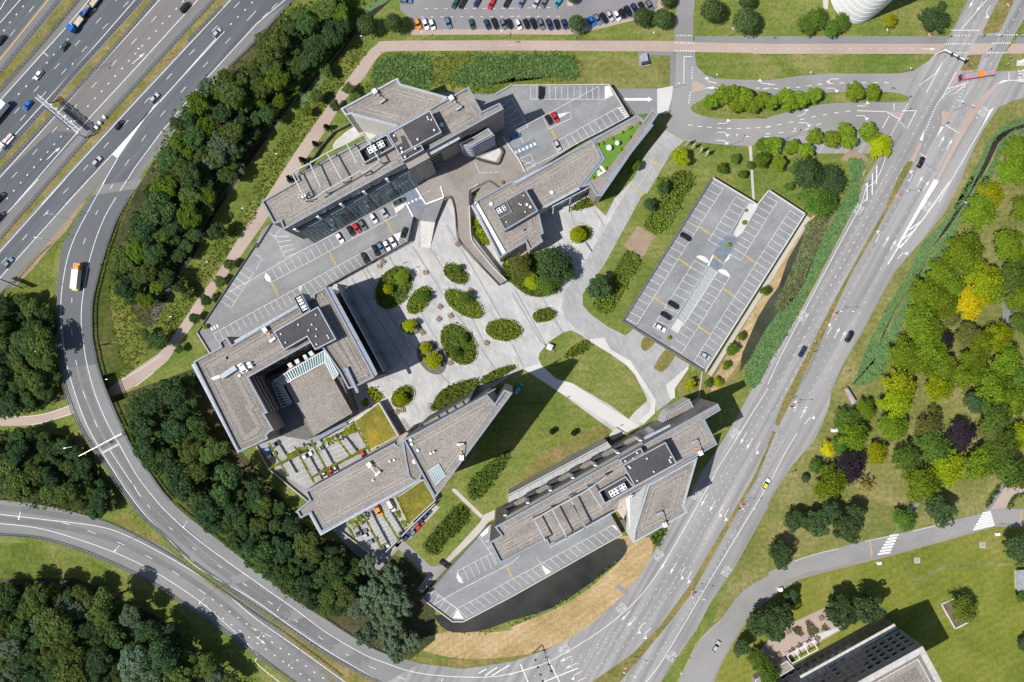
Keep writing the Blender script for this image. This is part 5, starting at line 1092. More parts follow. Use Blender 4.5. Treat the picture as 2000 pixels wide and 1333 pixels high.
skylight(t, T("C2 1280,570")[0], T("C2 1080,900")[0], T("C2 1335,602")[0], T("C2 1118,935")[0], 14, z + .1, M['zinc'], 'slot_pane')
wallstrip(t, "C2 1275,572 1005,1000", DZ, DZ + .8, .4, M['coping_pale'], 'parapet'); wallstrip(t, "C2 1340,602 1110,960", DZ, DZ + .5, .4, M['concrete_pale'], 'parapet'); wallstrip(t, "C2 1535,155 1420,360", DZ, DZ + .8, .4, M['coping_pale'], 'parapet')
wallstrip(t, "P 1216.5,627 1391.5,347", DZ - .2, DZ + .9, .7, M['concrete_dark'], 'parapet'); wallstrip(t, "P 1391.5,347 1480,400 1502,372 1572.5,418 1377,727", DZ - .2, DZ + .8, .5, M['concrete_pale'], 'parapet'); wallstrip(t, "P 1216.5,627 1377,727", DZ - .2, DZ + .9, .7, M['concrete_dark'], 'parapet')
st = MB()
for i in range(7): st.box(W(lerp(T("C2 905,1000")[0], T("C2 970,1040")[0], i / 6), DZ + .1), (.9, .9, .12), R(-30))
obj('stair_hatch', st, M['steel'], t)
t = B('gravel_strip', 'pale gravel strip along the south east edge of the large parking deck', 'path', (1480, 600), 0); wallstrip(t, "P 1386,733 1579,424", .02, .08, 1.6, M['greypath'], 'gravel')

# ---------------------------------------------------------------- office tower at the south east corner, stone grid facade
Gd = B('office_tower', 'dark stone office tower in shade at the corner, with square window grid', 'office building', (1760, 1270), 0)
gz = 29.4; gp = [(1802, 1262), (1848, 1347), (1520, 1530), (1472, 1445)]
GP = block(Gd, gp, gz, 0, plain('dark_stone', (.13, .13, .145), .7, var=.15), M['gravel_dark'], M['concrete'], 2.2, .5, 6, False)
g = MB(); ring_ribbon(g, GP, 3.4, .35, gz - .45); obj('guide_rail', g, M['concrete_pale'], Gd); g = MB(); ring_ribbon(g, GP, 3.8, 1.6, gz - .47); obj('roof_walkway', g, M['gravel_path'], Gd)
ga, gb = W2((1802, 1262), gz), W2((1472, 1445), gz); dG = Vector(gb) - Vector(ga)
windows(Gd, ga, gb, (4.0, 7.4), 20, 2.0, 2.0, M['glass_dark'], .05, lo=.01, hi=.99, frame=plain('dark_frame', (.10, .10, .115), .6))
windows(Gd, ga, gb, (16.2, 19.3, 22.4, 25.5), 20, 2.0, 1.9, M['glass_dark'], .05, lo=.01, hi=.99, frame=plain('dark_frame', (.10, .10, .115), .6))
windows(Gd, ga, gb, (12.6,), 14, 3.6, 2.4, M['glass_blue'], .05, 'strip_window', lo=.0, hi=.8)
nG = Vector((dG.y, -dG.x)).normalized()
a, b = Vector(ga), Vector(ga) + dG * .6; panels(Gd, [tuple(a + nG * 1.0), tuple(b + nG * 1.0)], [tuple(a + nG * .02), tuple(b + nG * .02)], 10.0, 10.4, 6, M['concrete_pale'], 'ledge_panel', False)
t = B('terrace_canopy', 'white steel frame canopy over cafe tables on the garden terrace', 'canopy', (1570, 1290), 0)
for s in ("@1480:1180:8.71 495,880 575,1015", "@1480:1180:8.71 645,800 715,935", "@1480:1180:8.71 795,710 865,850", "@1480:1180:8.71 940,625 1020,770", "@1480:1180:8.71 575,1015 1025,770", "@1480:1180:8.71 495,880 940,625"):
    a = [W(q, 3) for q in T(s)]; obj('beam', MB().bar(a[0], a[1], .28, .25), M['frame_white'], t)
for q in T("@1480:1180:8.71 495,880 940,625 575,1015 1025,770"): v = W(q, 3); obj('post', MB().bar((v.x, v.y, 0), (v.x, v.y, 2.9), .15, .15), M['frame_white'], t)
struct('terrace_kerb', MB().sheet([W2(q) for q in T("@1480:1180:8.71 270,1060 880,560 1440,370 1475,400 1000,640 880,700 500,930 330,1060")], .06), M['concrete_pale'])
t = B('low_annex', 'low brown flat roofed annex beside the dark stone tower', 'annex', (1520, 1330), 0); block(t, "@1480:1180:8.71 -40,1290 500,960 620,1095 240,1320 100,1400 -60,1400", 4, 0, M['wall_brown'], M['gravel_path'], M['concrete_pale'], .4, .3, 8, False)

# ---------------------------------------------------------------- white banded round building at the top
t = B('round_building', 'white round building with stacked curved bands at the top edge', 'building', (1680, 0), 0)
rp_ = smooth([(1621, -60), (1620, -10), (1625, 12), (1638, 31), (1654, 43), (1670, 48), (1686, 45), (1705, 34), (1728, 15), (1745, -8), (1758, -60)], 5)
p = ccw([W2(q) for q in rp_]); n = len(p)
for k in range(9):
    z0 = k * 3.4; obj('wall_band', MB().prism(inset(p, .02 + k * .05), z0 + .45, z0 + 3.4), M['white'], t)
    obj('shadow_gap', MB().prism(inset(p, .55 + k * .05), z0, z0 + .46, top=False), M['wall_dark'], t)
# ================================================================ TREES, HEDGES, REEDS
npr = np.random.default_rng(11)
def leaf_mesh(name, pos, nrm, size, aspect=1.6):
    """many leaf-clump faces as one mesh"""
    n = len(pos); nrm = nrm / np.maximum(1e-6, np.linalg.norm(nrm, axis=1, keepdims=True))
    rv = npr.normal(size=(n, 3)); u = np.cross(nrm, rv); u /= np.maximum(1e-6, np.linalg.norm(u, axis=1, keepdims=True)); v = np.cross(nrm, u)
    s = size[:, None] / 2; bend = nrm * s * npr.uniform(-.5, .2, (n, 1))
    q = np.stack([pos - u * s * aspect, pos - v * s + bend, pos + u * s * aspect, pos + v * s + bend], 1).reshape(-1, 3)
    me = bpy.data.meshes.new(name); me.vertices.add(4 * n); me.vertices.foreach_set('co', q.ravel().astype(np.float32))
    me.loops.add(4 * n); me.loops.foreach_set('vertex_index', np.arange(4 * n, dtype=np.int32))
    me.polygons.add(n); me.polygons.foreach_set('loop_start', np.arange(0, 4 * n, 4, dtype=np.int32)); me.polygons.foreach_set('loop_total', np.full(n, 4, dtype=np.int32))
    me.update(calc_edges=True); return me
def dirs(n):
    d = npr.normal(size=(n, 3)); return d / np.linalg.norm(d, axis=1, keepdims=True)
def crown_mesh(kind, seed):
    """crown of unit radius (1 = half width); z from 0 (crown base) up"""
    global npr; npr = np.random.default_rng(seed)
    P, Nn, S = [], [], []
    def blob(c, r, n, sz, flat=1.0):
        d = dirs(n); d[:, 2] = np.where(d[:, 2] < -.35, -d[:, 2], d[:, 2])
        rad = r * npr.uniform(.72, 1.06, (n, 1)); p = d * rad; p[:, 2] *= flat
        P.append(p + c); Nn.append(d * .9 + npr.normal(size=(n, 3)) * .45 + np.array([0, 0, .35])); S.append(npr.uniform(.7, 1.3, n) * sz)
    if kind == 'broad':
        for i in range(26):
            a = npr.uniform(0, 6.283); rr = math.sqrt(npr.uniform(0, 1)) * .74; z = .62 + .55 * math.sqrt(max(0, 1 - rr * rr)) * npr.uniform(.55, 1.1)
            blob((rr * math.cos(a), rr * math.sin(a), z), npr.uniform(.17, .36), 105, .088, .9)
        blob((0, 0, .6), .7, 500, .12)
    elif kind == 'dome':                           # clipped round crown
        blob((0, 0, .85), .97, 1500, .10, .92); blob((0, 0, .85), .8, 300, .12)
    elif kind == 'layered':                        # spreading sprays, ragged outline
        for i in range(46):
            a = npr.uniform(0, 6.283); rr = npr.uniform(.05, 1) ** .6 * .92; z = .55 + .75 * (1 - rr * rr) * npr.uniform(.7, 1.1)
            c = np.array([rr * math.cos(a), rr * math.sin(a), z]); n = 60
            t = npr.normal(size=(n, 3)) * np.array([.11, .11, .05]); out = np.array([math.cos(a), math.sin(a), -.25]); t += out * npr.uniform(-.12, .2, (n, 1))
            P.append(c + t); Nn.append(np.array([0, 0, 1]) + out * .5 + npr.normal(size=(n, 3)) * .4); S.append(npr.uniform(.7, 1.3, n) * .082)
        blob((0, 0, .5), 0.59, 260, .14, .8)
    elif kind == 'willow':
        for i in range(34):
            a = npr.uniform(0, 6.283); rr = math.sqrt(npr.uniform(0, 1)) * .82; z = .7 + .6 * math.sqrt(max(0, 1 - rr * rr)) * npr.uniform(.6, 1.1)
            blob((rr * math.cos(a), rr * math.sin(a), z), npr.uniform(.13, .26), 95, .078, 1.2)
        blob((0, 0, .6), .66, 300, .13)
    elif kind == 'sparse':
        for i in range(30):
            a = npr.uniform(0, 6.283); rr = npr.uniform(.1, .95); z = .5 + .8 * npr.uniform(0, 1) * (1 - rr * .6)
            blob((rr * math.cos(a), rr * math.sin(a), z), npr.uniform(.08, .17), 20, .10)
    elif kind == 'conifer':
        for k in range(9):
            h = k / 9; r = .95 * (1 - h) + .06
            for j in range(9):
                a = npr.uniform(0, 6.283); n = 16; t = npr.uniform(.15, 1, (n, 1)); d = np.array([math.cos(a), math.sin(a), -.35])
                P.append(np.array([0, 0, .3 + h * 3.2]) + d * t * r + npr.normal(size=(n, 3)) * .05); Nn.append(np.array([math.cos(a) * .6, math.sin(a) * .6, .9]) + npr.normal(size=(n, 3)) * .35); S.append(npr.uniform(.7, 1.2, n) * .16)
    return leaf_mesh('crown', np.concatenate(P), np.concatenate(Nn), np.concatenate(S))
CROWN = {k: [crown_mesh(k, s * 7 + 3 + i) for i in range(n)] for s, (k, n) in enumerate((('broad', 6), ('dome', 2), ('layered', 6), ('willow', 4), ('sparse', 2), ('conifer', 2)))}
def trunk_mesh(h, limbs=5, seed=1):
    r = random.Random(seed); mb = MB(); mb.tube((0, 0, 0), (0, 0, h * .55), .24, .16, 7, False); mb.tube((0, 0, h * .55), (r.uniform(-.3, .3), r.uniform(-.3, .3), h), .16, .05, 6)
    for i in range(limbs):
        a = 6.283 * i / limbs + r.random(); z = h * r.uniform(.4, .65); mb.tube((0, 0, z), (math.cos(a) * h * .28, math.sin(a) * h * .28, z + h * .28), .09, .03, 5)
    return mb.mesh('trunk')
TRUNK = [trunk_mesh(6, 5, i) for i in range(3)]
for m_ in TRUNK: m_.materials.append(M['bark'])
LM = dict(
    forest=leaf_mat('forest_leaf', (0.074, 0.135, 0.044), (0.138, 0.211, 0.068)), forest2=leaf_mat('forest_leaf_olive', (0.108, 0.157, 0.042), (0.186, 0.239, 0.063)), forest3=leaf_mat('forest_leaf_dark', (0.055, 0.105, 0.042), (0.102, 0.160, 0.063)),
    fresh=leaf_mat('fresh_leaf', (0.115, 0.186, 0.024), (0.196, 0.276, 0.035)), willow=leaf_mat('willow_leaf', (0.138, 0.200, 0.115), (0.220, 0.292, 0.170)), dome=leaf_mat('clipped_leaf', (0.085, 0.135, 0.045), (0.155, 0.21, 0.075)),
    lime=leaf_mat('lime_leaf', (0.2, 0.31, 0.03), (0.32, 0.43, 0.04)), lime2=leaf_mat('lime_leaf_pale', (0.351, 0.403, 0.013), (0.513, 0.533, 0.017)), park=leaf_mat('park_leaf', (0.154, 0.234, 0.020), (0.266, 0.348, 0.028)), park_y=leaf_mat('park_leaf_yellow', (0.256, 0.333, 0.014), (0.430, 0.478, 0.020)),
    olive=leaf_mat('olive_leaf', (0.16, 0.175, 0.045), (0.24, 0.24, 0.06)), gold=leaf_mat('golden_leaf', (0.590, 0.515, 0.011), (0.820, 0.661, 0.022)), goldgreen=leaf_mat('gold_green_leaf', (0.26, 0.3, 0.015), (0.52, 0.46, 0.02)), purple=leaf_mat('purple_leaf', (.034, .026, .034), (.058, .044, .054), trans=.15),
    dark=leaf_mat('dark_leaf', (0.070, 0.120, 0.046), (0.126, 0.188, 0.068)), mid=leaf_mat('mid_leaf', (0.104, 0.183, 0.032), (0.189, 0.277, 0.047)), ochre=leaf_mat('ochre_leaf', (.26, .19, .05), (.36, .26, .07)), pine=leaf_mat('pine_leaf', (.022, .042, .02), (.04, .066, .03)),
    shrub=leaf_mat('shrub_leaf', (0.173, 0.237, 0.036), (0.281, 0.341, 0.055)), shrub_y=leaf_mat('shrub_leaf_bright', (0.314, 0.389, 0.016), (0.493, 0.523, 0.025)), reed=leaf_mat('reed_leaf', (0.138, 0.253, 0.086), (0.227, 0.366, 0.127), trans=.3), reed2=leaf_mat('reed_leaf_grass', (0.115, 0.180, 0.033), (0.196, 0.246, 0.044), trans=.3), bank=leaf_mat('bank_leaf', (.10, .13, .02), (.18, .19, .035), trans=.3), dead=leaf_mat('dead_reed', (.15, .12, .065), (.22, .175, .10), trans=.2))
def tree(q, r, mat, kind='broad', hf=None, label='tree', group=None, name='tree', cat='tree', z0=0.0):
    """q = photo pixel at the crown centre, r = crown radius in photo pixels"""
    rad = r * MPP; h = (hf or rnd.uniform(1.35, 1.7)) * rad + (1.2 if rad > 1.5 else .2)        # crown base height scale
    base = h * .42; zc = base + rad * .75
    v = W(q, zc + z0); rad *= (1 - zc / CAM_H)
    t = thing(name, label, cat, (v.x, v.y, z0), rnd.random() * 6.283, group)
    c = bpy.data.objects.new('crown', rnd.choice(CROWN[kind])); C.objects.link(c); c.parent = t; c.location = (0, 0, base)
    a_, b_ = (rnd.uniform(.82, 1.16), rnd.uniform(.82, 1.16)) if kind != 'dome' else (1, 1); c.scale = (rad * a_, rad * b_, rad * rnd.uniform(.85, 1.15))
    if not c.data.materials: c.data.materials.append(LM['forest'])
    c.material_slots[0].link = 'OBJECT'; c.material_slots[0].material = LM[mat]
    k = bpy.data.objects.new('trunk', rnd.choice(TRUNK)); C.objects.link(k); k.parent = t; s = (base + rad * .7) / 6; k.scale = (max(.35, rad * .3), max(.35, rad * .3), s)
    return t
# ---- labels that single out: nearest landmark + direction
LAND = [("the golden yellow tree", 1896, 590), ("the tree lined footpath bend", 1972, 620), ("the northern purple tree", 1842, 665), ("the eastern purple tree", 1878, 849), ("the large western purple tree", 1662, 912), ("the bus shelter", 1660, 772), ("the yellow crowned tree pair", 1755, 765), ("the small orange yellow tree", 1617, 877), ("the reed ditch end", 1690, 745), ("the sparse golden bush", 1692, 948), ("the left zebra crossing", 1734, 1063), ("the right zebra crossing", 1918, 1018), ("the two tone yellow tree", 1851, 915)]
USED = set()
def place_label(q, what, lands=LAND):
    order = sorted(lands, key=lambda l: math.dist(q, l[1:]))
    for l in order[:6]:
        dx, dy = q[0] - l[1], q[1] - l[2]; a = math.degrees(math.atan2(-dy, dx)) % 360
        w = ['right of', 'above right of', 'above', 'above left of', 'left of', 'below left of', 'below', 'below right of'][int((a + 22.5) // 45) % 8]
        d = math.hypot(dx, dy); near = 'close' if d < 45 else ('a little way' if d < 90 else 'well')
        s = f"{what}, {near} {w} {l[0]}"
        if s not in USED and len(s.split()) <= 16: USED.add(s); return s
    return f"{what} in the park"
# ---- woods
def wood(poly, rr, gap, mats, label, group, kinds=('broad',), n=9000, seed=1, hf=2.5):
    P0 = T(poly); xs = [a[0] for a in P0]; ys = [a[1] for a in P0]; r = random.Random(seed); put = []
    for k in range(n):
        q = (r.uniform(min(xs), max(xs)), r.uniform(min(ys), max(ys)))
        if not inside(q, P0): continue
        rad = r.uniform(*rr)
        e = rad * .62
        if any(not inside((q[0] + e * math.cos(w), q[1] + e * math.sin(w)), P0) for w in (0, .8, 1.6, 2.4, 3.14, 3.9, 4.7, 5.5)): continue
        if any(math.dist(q, p[0]) < gap * (rad + p[1]) for p in put): continue
        put.append((q, rad))
    y0, y1 = min(ys), max(ys); x0, x1 = min(xs), max(xs); r0, r1 = rr
    for q, rad in put:
        m = r.choice(mats); edge = not all(inside((q[0] + dx, q[1] + dy), P0) for dx, dy in ((24, 0), (-24, 0), (0, 24), (0, -24)))
        v = (q[1] - y0) / (y1 - y0); part = ['top', 'upper', 'middle', 'lower', 'bottom'][min(4, int(v * 5))]; u = (q[0] - x0) / (x1 - x0); side = ['left', 'centre', 'right'][min(2, int(u * 3))]
        size = 'small' if rad < r0 + (r1 - r0) * .33 else ('large' if rad > r0 + (r1 - r0) * .66 else 'middling')
        shade = dict(forest='dark green', forest2='olive green', forest3='very dark', fresh='bright green', willow='pale grey green')[m]
        l = f"{size} {shade} tree {'at the edge' if edge else 'inside'}, {part} {side} of {label}"
        tree(q, rad, m, r.choice(kinds), hf, l, f"{group}, {size} {shade} {part} {side}{' edge' if edge else ''}", 'broadleaf_tree')
    return len(put)
nw = 0
nw += wood("P 575,20 640,-10 700,-10 690,45 640,105 590,165 545,225 490,290 450,360 405,430 370,500 330,560 290,600 245,600 225,560 195,525 245,470 275,400 300,330 340,225 400,160 450,135 520,75", (14, 33), 0.59, ['forest', 'forest', 'forest2', 'forest3', 'forest2', 'fresh'], 'the motorway ramp wood', 'motorway ramp wood', seed=3)
nw += wood("P -25,585 40,570 90,585 108,640 118,700 120,770 100,790 20,810 -25,810", (15, 32), 0.59, ['forest', 'forest2', 'forest3'], 'the wood above the underpass', 'underpass wood', seed=4)
nw += wood("P -25,850 60,835 120,850 170,890 215,960 235,990 195,1010 120,985 60,970 -25,965", (14, 30), 0.59, ['forest', 'forest2', 'forest2', 'forest3'], 'the wedge wood between ramps', 'wedge wood', seed=5)
nw += wood("P 235,790 280,755 330,735 375,735 400,800 440,880 480,920 540,965 590,1020 640,1060 700,1090 720,1130 690,1180 660,1215 600,1190 540,1150 470,1085 400,1030 330,960 280,900", (14, 33), 0.59, ['forest', 'forest', 'forest2', 'forest3', 'forest3'], 'the long wood by the offices', 'long wood', seed=6)
nw += wood("P -25,1145 60,1135 130,1140 190,1150 250,1180 300,1200 350,1240 420,1290 470,1345 -25,1345", (16, 38), 0.59, ['forest', 'forest2', 'forest3', 'forest2', 'willow'], 'the bottom left corner wood', 'corner wood', seed=8, hf=3.2)
for q in [(440,290,32),(455,262,22),(420,315,20),(447,180,22),(405,172,20),(470,330,16),(310,520,18)]: tree(q, q[2], 'willow', 'willow', None, 'pale grey green willow crown among darker trees beside the motorway ramp', 'pale willows in the ramp wood', 'willow_tree')
for q in [(719,1101,20),(767,1128,30),(728,1161,32),(776,1173,34),(704,1188,28),(755,1209,34),(716,1236,28),(764,1248,32),(803,1251,24),(776,1281,20),(745,1130,24)]: tree(q, q[2], 'willow', 'willow', 1.5, 'grey green willow in the clump below the car court, next to the loop road', 'willows in the clump by the loop road', 'willow_tree')
for q, m in [((640,1125,16),'fresh'),((700,1110,12),'fresh'),((560,1095,14),'forest2'),((445,735,10),'forest')]: tree(q, q[2], m, 'broad', None, 'smaller brighter tree at the inner edge of the long wood', 'trees in the long wood by the offices', 'broadleaf_tree')
# trees along the cycle path
CP = [(680,174,13,'forest2'),(693,190,11,'forest2'),(655,207,12,'forest'),(638,249,8,'pine'),(616,282,8,'pine'),(592,314,9,'pine'),(566,350,9,'pine'),(450,517,13,'forest2'),(429,551,13,'forest2'),(402,587,15,'forest'),(381,622,14,'forest'),(350,682,10,'forest2'),(309,668,22,'forest'),(285,655,12,'forest2'),(426,452,22,'forest'),(350,560,17,'forest'),(368,575,13,'forest2'),(620,190,15,'forest2'),(638,140,14,'forest2'),(600,218,12,'fresh')]
CPL = [("the walled office terrace", 640, 270), ("the white clad roof wing", 720, 200), ("the parking deck's west corner", 390, 655), ("the underpass", 250, 750), ("the deck's long west parapet", 440, 570), ("the cycle path bend", 745, 95), ("the antenna roof", 595, 385)]
for x, y, r, m in CP: tree((x, y), r, m, 'conifer' if m == 'pine' else 'broad', None, place_label((x, y), 'small dark conifer by the pink cycle path' if m == 'pine' else 'dark bushy tree by the pink cycle path', CPL), 'trees along the pink cycle path', 'conifer_tree' if m == 'pine' else 'broadleaf_tree')
# clipped round trees by the northern car park
NL_ = [("the orange car", 816, 47), ("the north car park entrance road", 1335, 40), ("the white round building", 1680, 10), ("the black car row's end", 1103, 47), ("the red dustbin path", 1390, 60), ("the white car pair", 838, 47)]
for x, y, r in [(717,50,20),(769,47,18),(1126,48,17),(1254,35,18),(1293,37,19),(1303,1,14),(1390,22,23),(1457,42,26),(1458,2,16),(1117,-3,10)]: tree((x, y), r, 'dome', 'dome', 1.3, place_label((x, y), 'round clipped dark green tree', NL_), 'round clipped trees at the northern edge', 'clipped_tree')
for x, y, r, m, k, l in [(1578,48,17,'mid','layered','bright green tree at the left of the clump beside the round building'),(1597,33,22,'mid','layered','largest bright green tree in the clump beside the round building'),(1626,55,17,'mid','layered','green tree at the lower right of the clump beside the round building'),(1645,42,15,'mid','layered','green tree touching the white round building'),(1740,40,12,'lime2','layered','small yellow green tree alone on the lawn right of the round building'),(1828,37,26,'dark','layered','wide dark green tree alone on the lawn left of the avenue'),(1841,10,9,'dark','layered','small dark green shrub tree above the wide dark lawn tree')]:
    tree((x, y), r, m, k, 1.4, l, None, 'lawn_tree')
# avenue rows on the access road islands
IL = [(1385,200),(1408,188),(1428,182),(1436,205),(1452,190),(1468,207),(1484,196),(1506,201),(1530,190),(1543,202),(1563,196),(1590,187)]
orn = ['first', 'second', 'third', 'fourth', 'fifth', 'sixth', 'seventh', 'eighth', 'ninth', 'tenth', 'eleventh', 'twelfth']
for i, (x, y) in enumerate(IL): tree((x, y), 18.5, 'lime', 'broad', 1.3, f"{orn[i]} lime green tree from the left in the upper island row", 'lime green trees on the road island', 'lime_tree')
tree((1668, 180), 21, 'lime', 'broad', 1.3, 'lime green tree at the left of the island pair near the junction', 'lime green trees on the road island', 'lime_tree'); tree((1704, 179), 18, 'lime', 'broad', 1.3, 'lime green tree at the right of the island pair near the junction', 'lime green trees on the road island', 'lime_tree')
LR_ = [(1486,315,20),(1492,284,19),(1508,285,20),(1521,320,18),(1545,288,17),(1573,293,18),(1590,268,18),(1623,273,18),(1650,256,19),(1656,275,18),(1692,255,20),(1702,265,17)]
for i, (x, y, r) in enumerate(LR_): tree((x, y), r, 'lime' if i > 1 else 'fresh', 'broad', 1.3, f"{orn[i]} lime green tree from the left along the lower access road", 'lime green trees along the lower access road', 'lime_tree')
tree((1721, 284), 21, 'lime2', 'layered', 1.3, 'vivid yellow green tree at the right end of the row, beside the avenue', None, 'lime_tree')
for x, y, r, l in [(1581,342,30,'large dark tree at the upper left of the dark clump by the ditch head'),(1620,352,27,'dark tree at the upper right of the dark clump by the ditch head'),(1593,388,29,'dark green tree at the bottom of the dark clump, above the deck corner'),(1612,400,22,'dark green tree at the lower right of the dark clump by the ditch')]: tree((x, y), r, 'dark' if y < 380 else 'mid', 'layered', 1.3, l, 'dark clump by the ditch head', 'broadleaf_tree')
for x, y, r, l in [(1542,364,11,'small bright green bush left of the dark clump'),(1563,385,10,'small bright green bush between dark clump and parking deck'),(1548,330,10,'small green bush above left of the dark clump')]: tree((x, y), r, 'mid', 'broad', 1.2, l, None, 'bush', 'bush')
GL = [(1330,308,18,'shrub_y','rounded yellow green tree beside the four banners'),(1435,311,11,'mid','small green tree on the lawn right of the banners'),(1410,330,11,'mid','small green tree on the lawn left above the parking deck tip'),(1449,342,11,'mid','small green tree beside the narrow footway above the parking deck'),(1465,323,9,'mid','small green tree touching the narrow footway'),(1243,324,12,'mid','slender green tree on the paver road beside the wedge office'),(1297,368,13,'dark','dark green bush tree at the upper end of the long hedge bed'),(1268,401,14,'dark','dark green bush tree beside the middle of the long hedge bed'),(1168,562,25,'dark','broad dark tree at the lower end of the hedge beds'),(1449,657,9,'fresh','young bright tree by the ditch, top of four below the deck'),(1429,683,12,'fresh','young bright tree by the ditch, second of four below the deck'),(1419,715,8,'fresh','young bright tree by the ditch, third of four below the deck'),(1494,569,10,'fresh','young bright tree by the ditch beside the right edge of the deck'),(1348,751,12,'lime2','yellow green young tree beside the curved office front'),(1384,750,9,'mid','green young tree between footway and curved office front'),(1402,747,9,'lime2','young yellow green tree at the right of the three below the deck'),(1487,315,0,'mid','')]
for x, y, r, m, l in GL:
    if r: tree((x, y), r, m, 'broad' if r > 10 else 'layered', 1.35, l, None, 'garden_tree')
for x, y, l in ((1079, 843, 'left one of two clipped cone shrubs on the lawn'), (1121, 846, 'right one of two clipped cone shrubs on the lawn')): tree((x, y), 6.5, 'pine', 'dome', 2.0, l, 'cone shrubs on the lawn', 'cone_shrub', 'shrub')
# park trees in the east
PK = [(1935,380,28,'goldgreen'),(1917,412,33,'park'),(1968,479,30,'park'),(1881,495,35,'park'),(1858,505,22,'park'),(1839,534,29,'park'),(1862,560,24,'park'),(1923,549,35,'park_y'),(1940,565,24,'park'),(1977,540,28,'mid'),(1818,575,34,'park'),(1842,592,26,'park'),(1896,590,29,'gold'),(1800,622,36,'park'),(1812,648,30,'park'),(1857,615,20,'olive'),(1890,653,24,'olive'),(1842,665,24,'purple'),(1952,660,30,'park_y'),(1920,668,28,'park'),(1768,689,33,'park'),(1818,690,33,'park'),(1992,584,25,'park'),(1996,630,22,'mid'),(1997,408,24,'park'),(1994,516,20,'mid'),(1980,330,28,'park'),(1990,290,24,'park'),
      (1757,752,27,'goldgreen'),(1752,782,33,'park_y'),(1832,755,26,'park_y'),(1692,800,18,'park'),(1656,820,22,'mid'),(1665,852,29,'park'),(1746,836,28,'park'),(1617,877,13,'gold'),(1713,886,24,'goldgreen'),(1662,912,30,'purple'),(1594,912,14,'mid'),(1572,935,9,'dark'),(1622,945,31,'park'),(1692,948,17,'ochre'),(1773,896,31,'mid'),(1824,873,33,'mid'),(1878,849,26,'purple'),(1815,836,26,'olive'),(1902,785,25,'dark'),(1944,812,34,'mid'),(1959,874,33,'mid'),(1914,905,31,'park'),(1851,914,30,'park_y'),(1800,946,33,'park'),(1968,917,34,'mid'),(1836,996,34,'dark'),(1767,1016,20,'mid'),(1552,1018,23,'dark'),(1592,1022,29,'dark'),(1650,1032,33,'dark'),(1668,1005,27,'dark'),(1624,1004,25,'dark'),(1824,806,13,'olive'),(1800,708,29,'park'),(1846,722,28,'park'),(1893,737,30,'park'),(1944,757,34,'park'),(1981,786,30,'park'),(1966,705,33,'park'),(1994,852,24,'park_y'),(1934,838,25,'olive'),(1996,745,24,'mid'),(1905,700,24,'park'),(1986,930,26,'mid'),(1640,870,16,'mid'),
      (1522,1075,25,'dark'),(1528,1095,20,'dark'),(1988,1072,34,'dark'),(1545,1168,18,'dark'),(1516,1200,32,'dark'),(1642,1192,34,'dark'),(1692,1185,38,'dark'),(1882,1192,27,'shrub'),(1486,1214,30,'dark'),(1448,1266,22,'dark'),(1483,1290,21,'mid'),(1512,1235,20,'dark'),(1996,1166,11,'mid'),(2000,1260,14,'dark'),(1500,1315,22,'mid')]
WHAT = dict(park='green spreading tree', park_y='bright yellow green tree', mid='mid green tree', olive='dull olive tree', gold='golden yellow tree', goldgreen='gold tipped green tree', purple='dark purple leaved tree', dark='dark green tree', ochre='thin ochre bush tree', shrub='light green multi stem tree')
SPECIAL = {(1896,590): 'round golden yellow tree, brightest in the park, beside the footpath bend', (1617,877): 'small orange yellow tree at the avenue edge of the park', (1842,665): 'northernmost of the three purple leaved trees in the park', (1878,849): 'rightmost of the three purple leaved trees in the park', (1662,912): 'large purple leaved tree nearest the avenue', (1692,948): 'thin golden ochre bush tree below the large purple tree', (1882,1192): 'light green multi stem tree in a white framed square bed on the lawn', (1757,752): 'gold topped tree, upper one of the yellow crowned pair', (1752,782): 'bright yellow green tree, lower one of the yellow crowned pair', (1851,914): 'two tone yellow green tree in the lower park'}
for x, y, r, m in PK:
    l = SPECIAL.get((x, y)) or place_label((x, y), WHAT[m], LAND + [("the dark stone tower", 1750, 1215), ("the cafe terrace", 1570, 1260), ("the white framed bed", 1880, 1192), ("the parked silver car", 1398, 1263), ("the ditch bridge bend", 1960, 300), ("the lower right frame corner", 1995, 1320)])
    tree((x, y), r * 1.0, m, 'broad' if m == 'dark' else ('sparse' if m == 'ochre' else 'layered'), 1.25, l, 'trees in the eastern park' if y < 1045 else 'trees round the corner tower', 'park_tree')
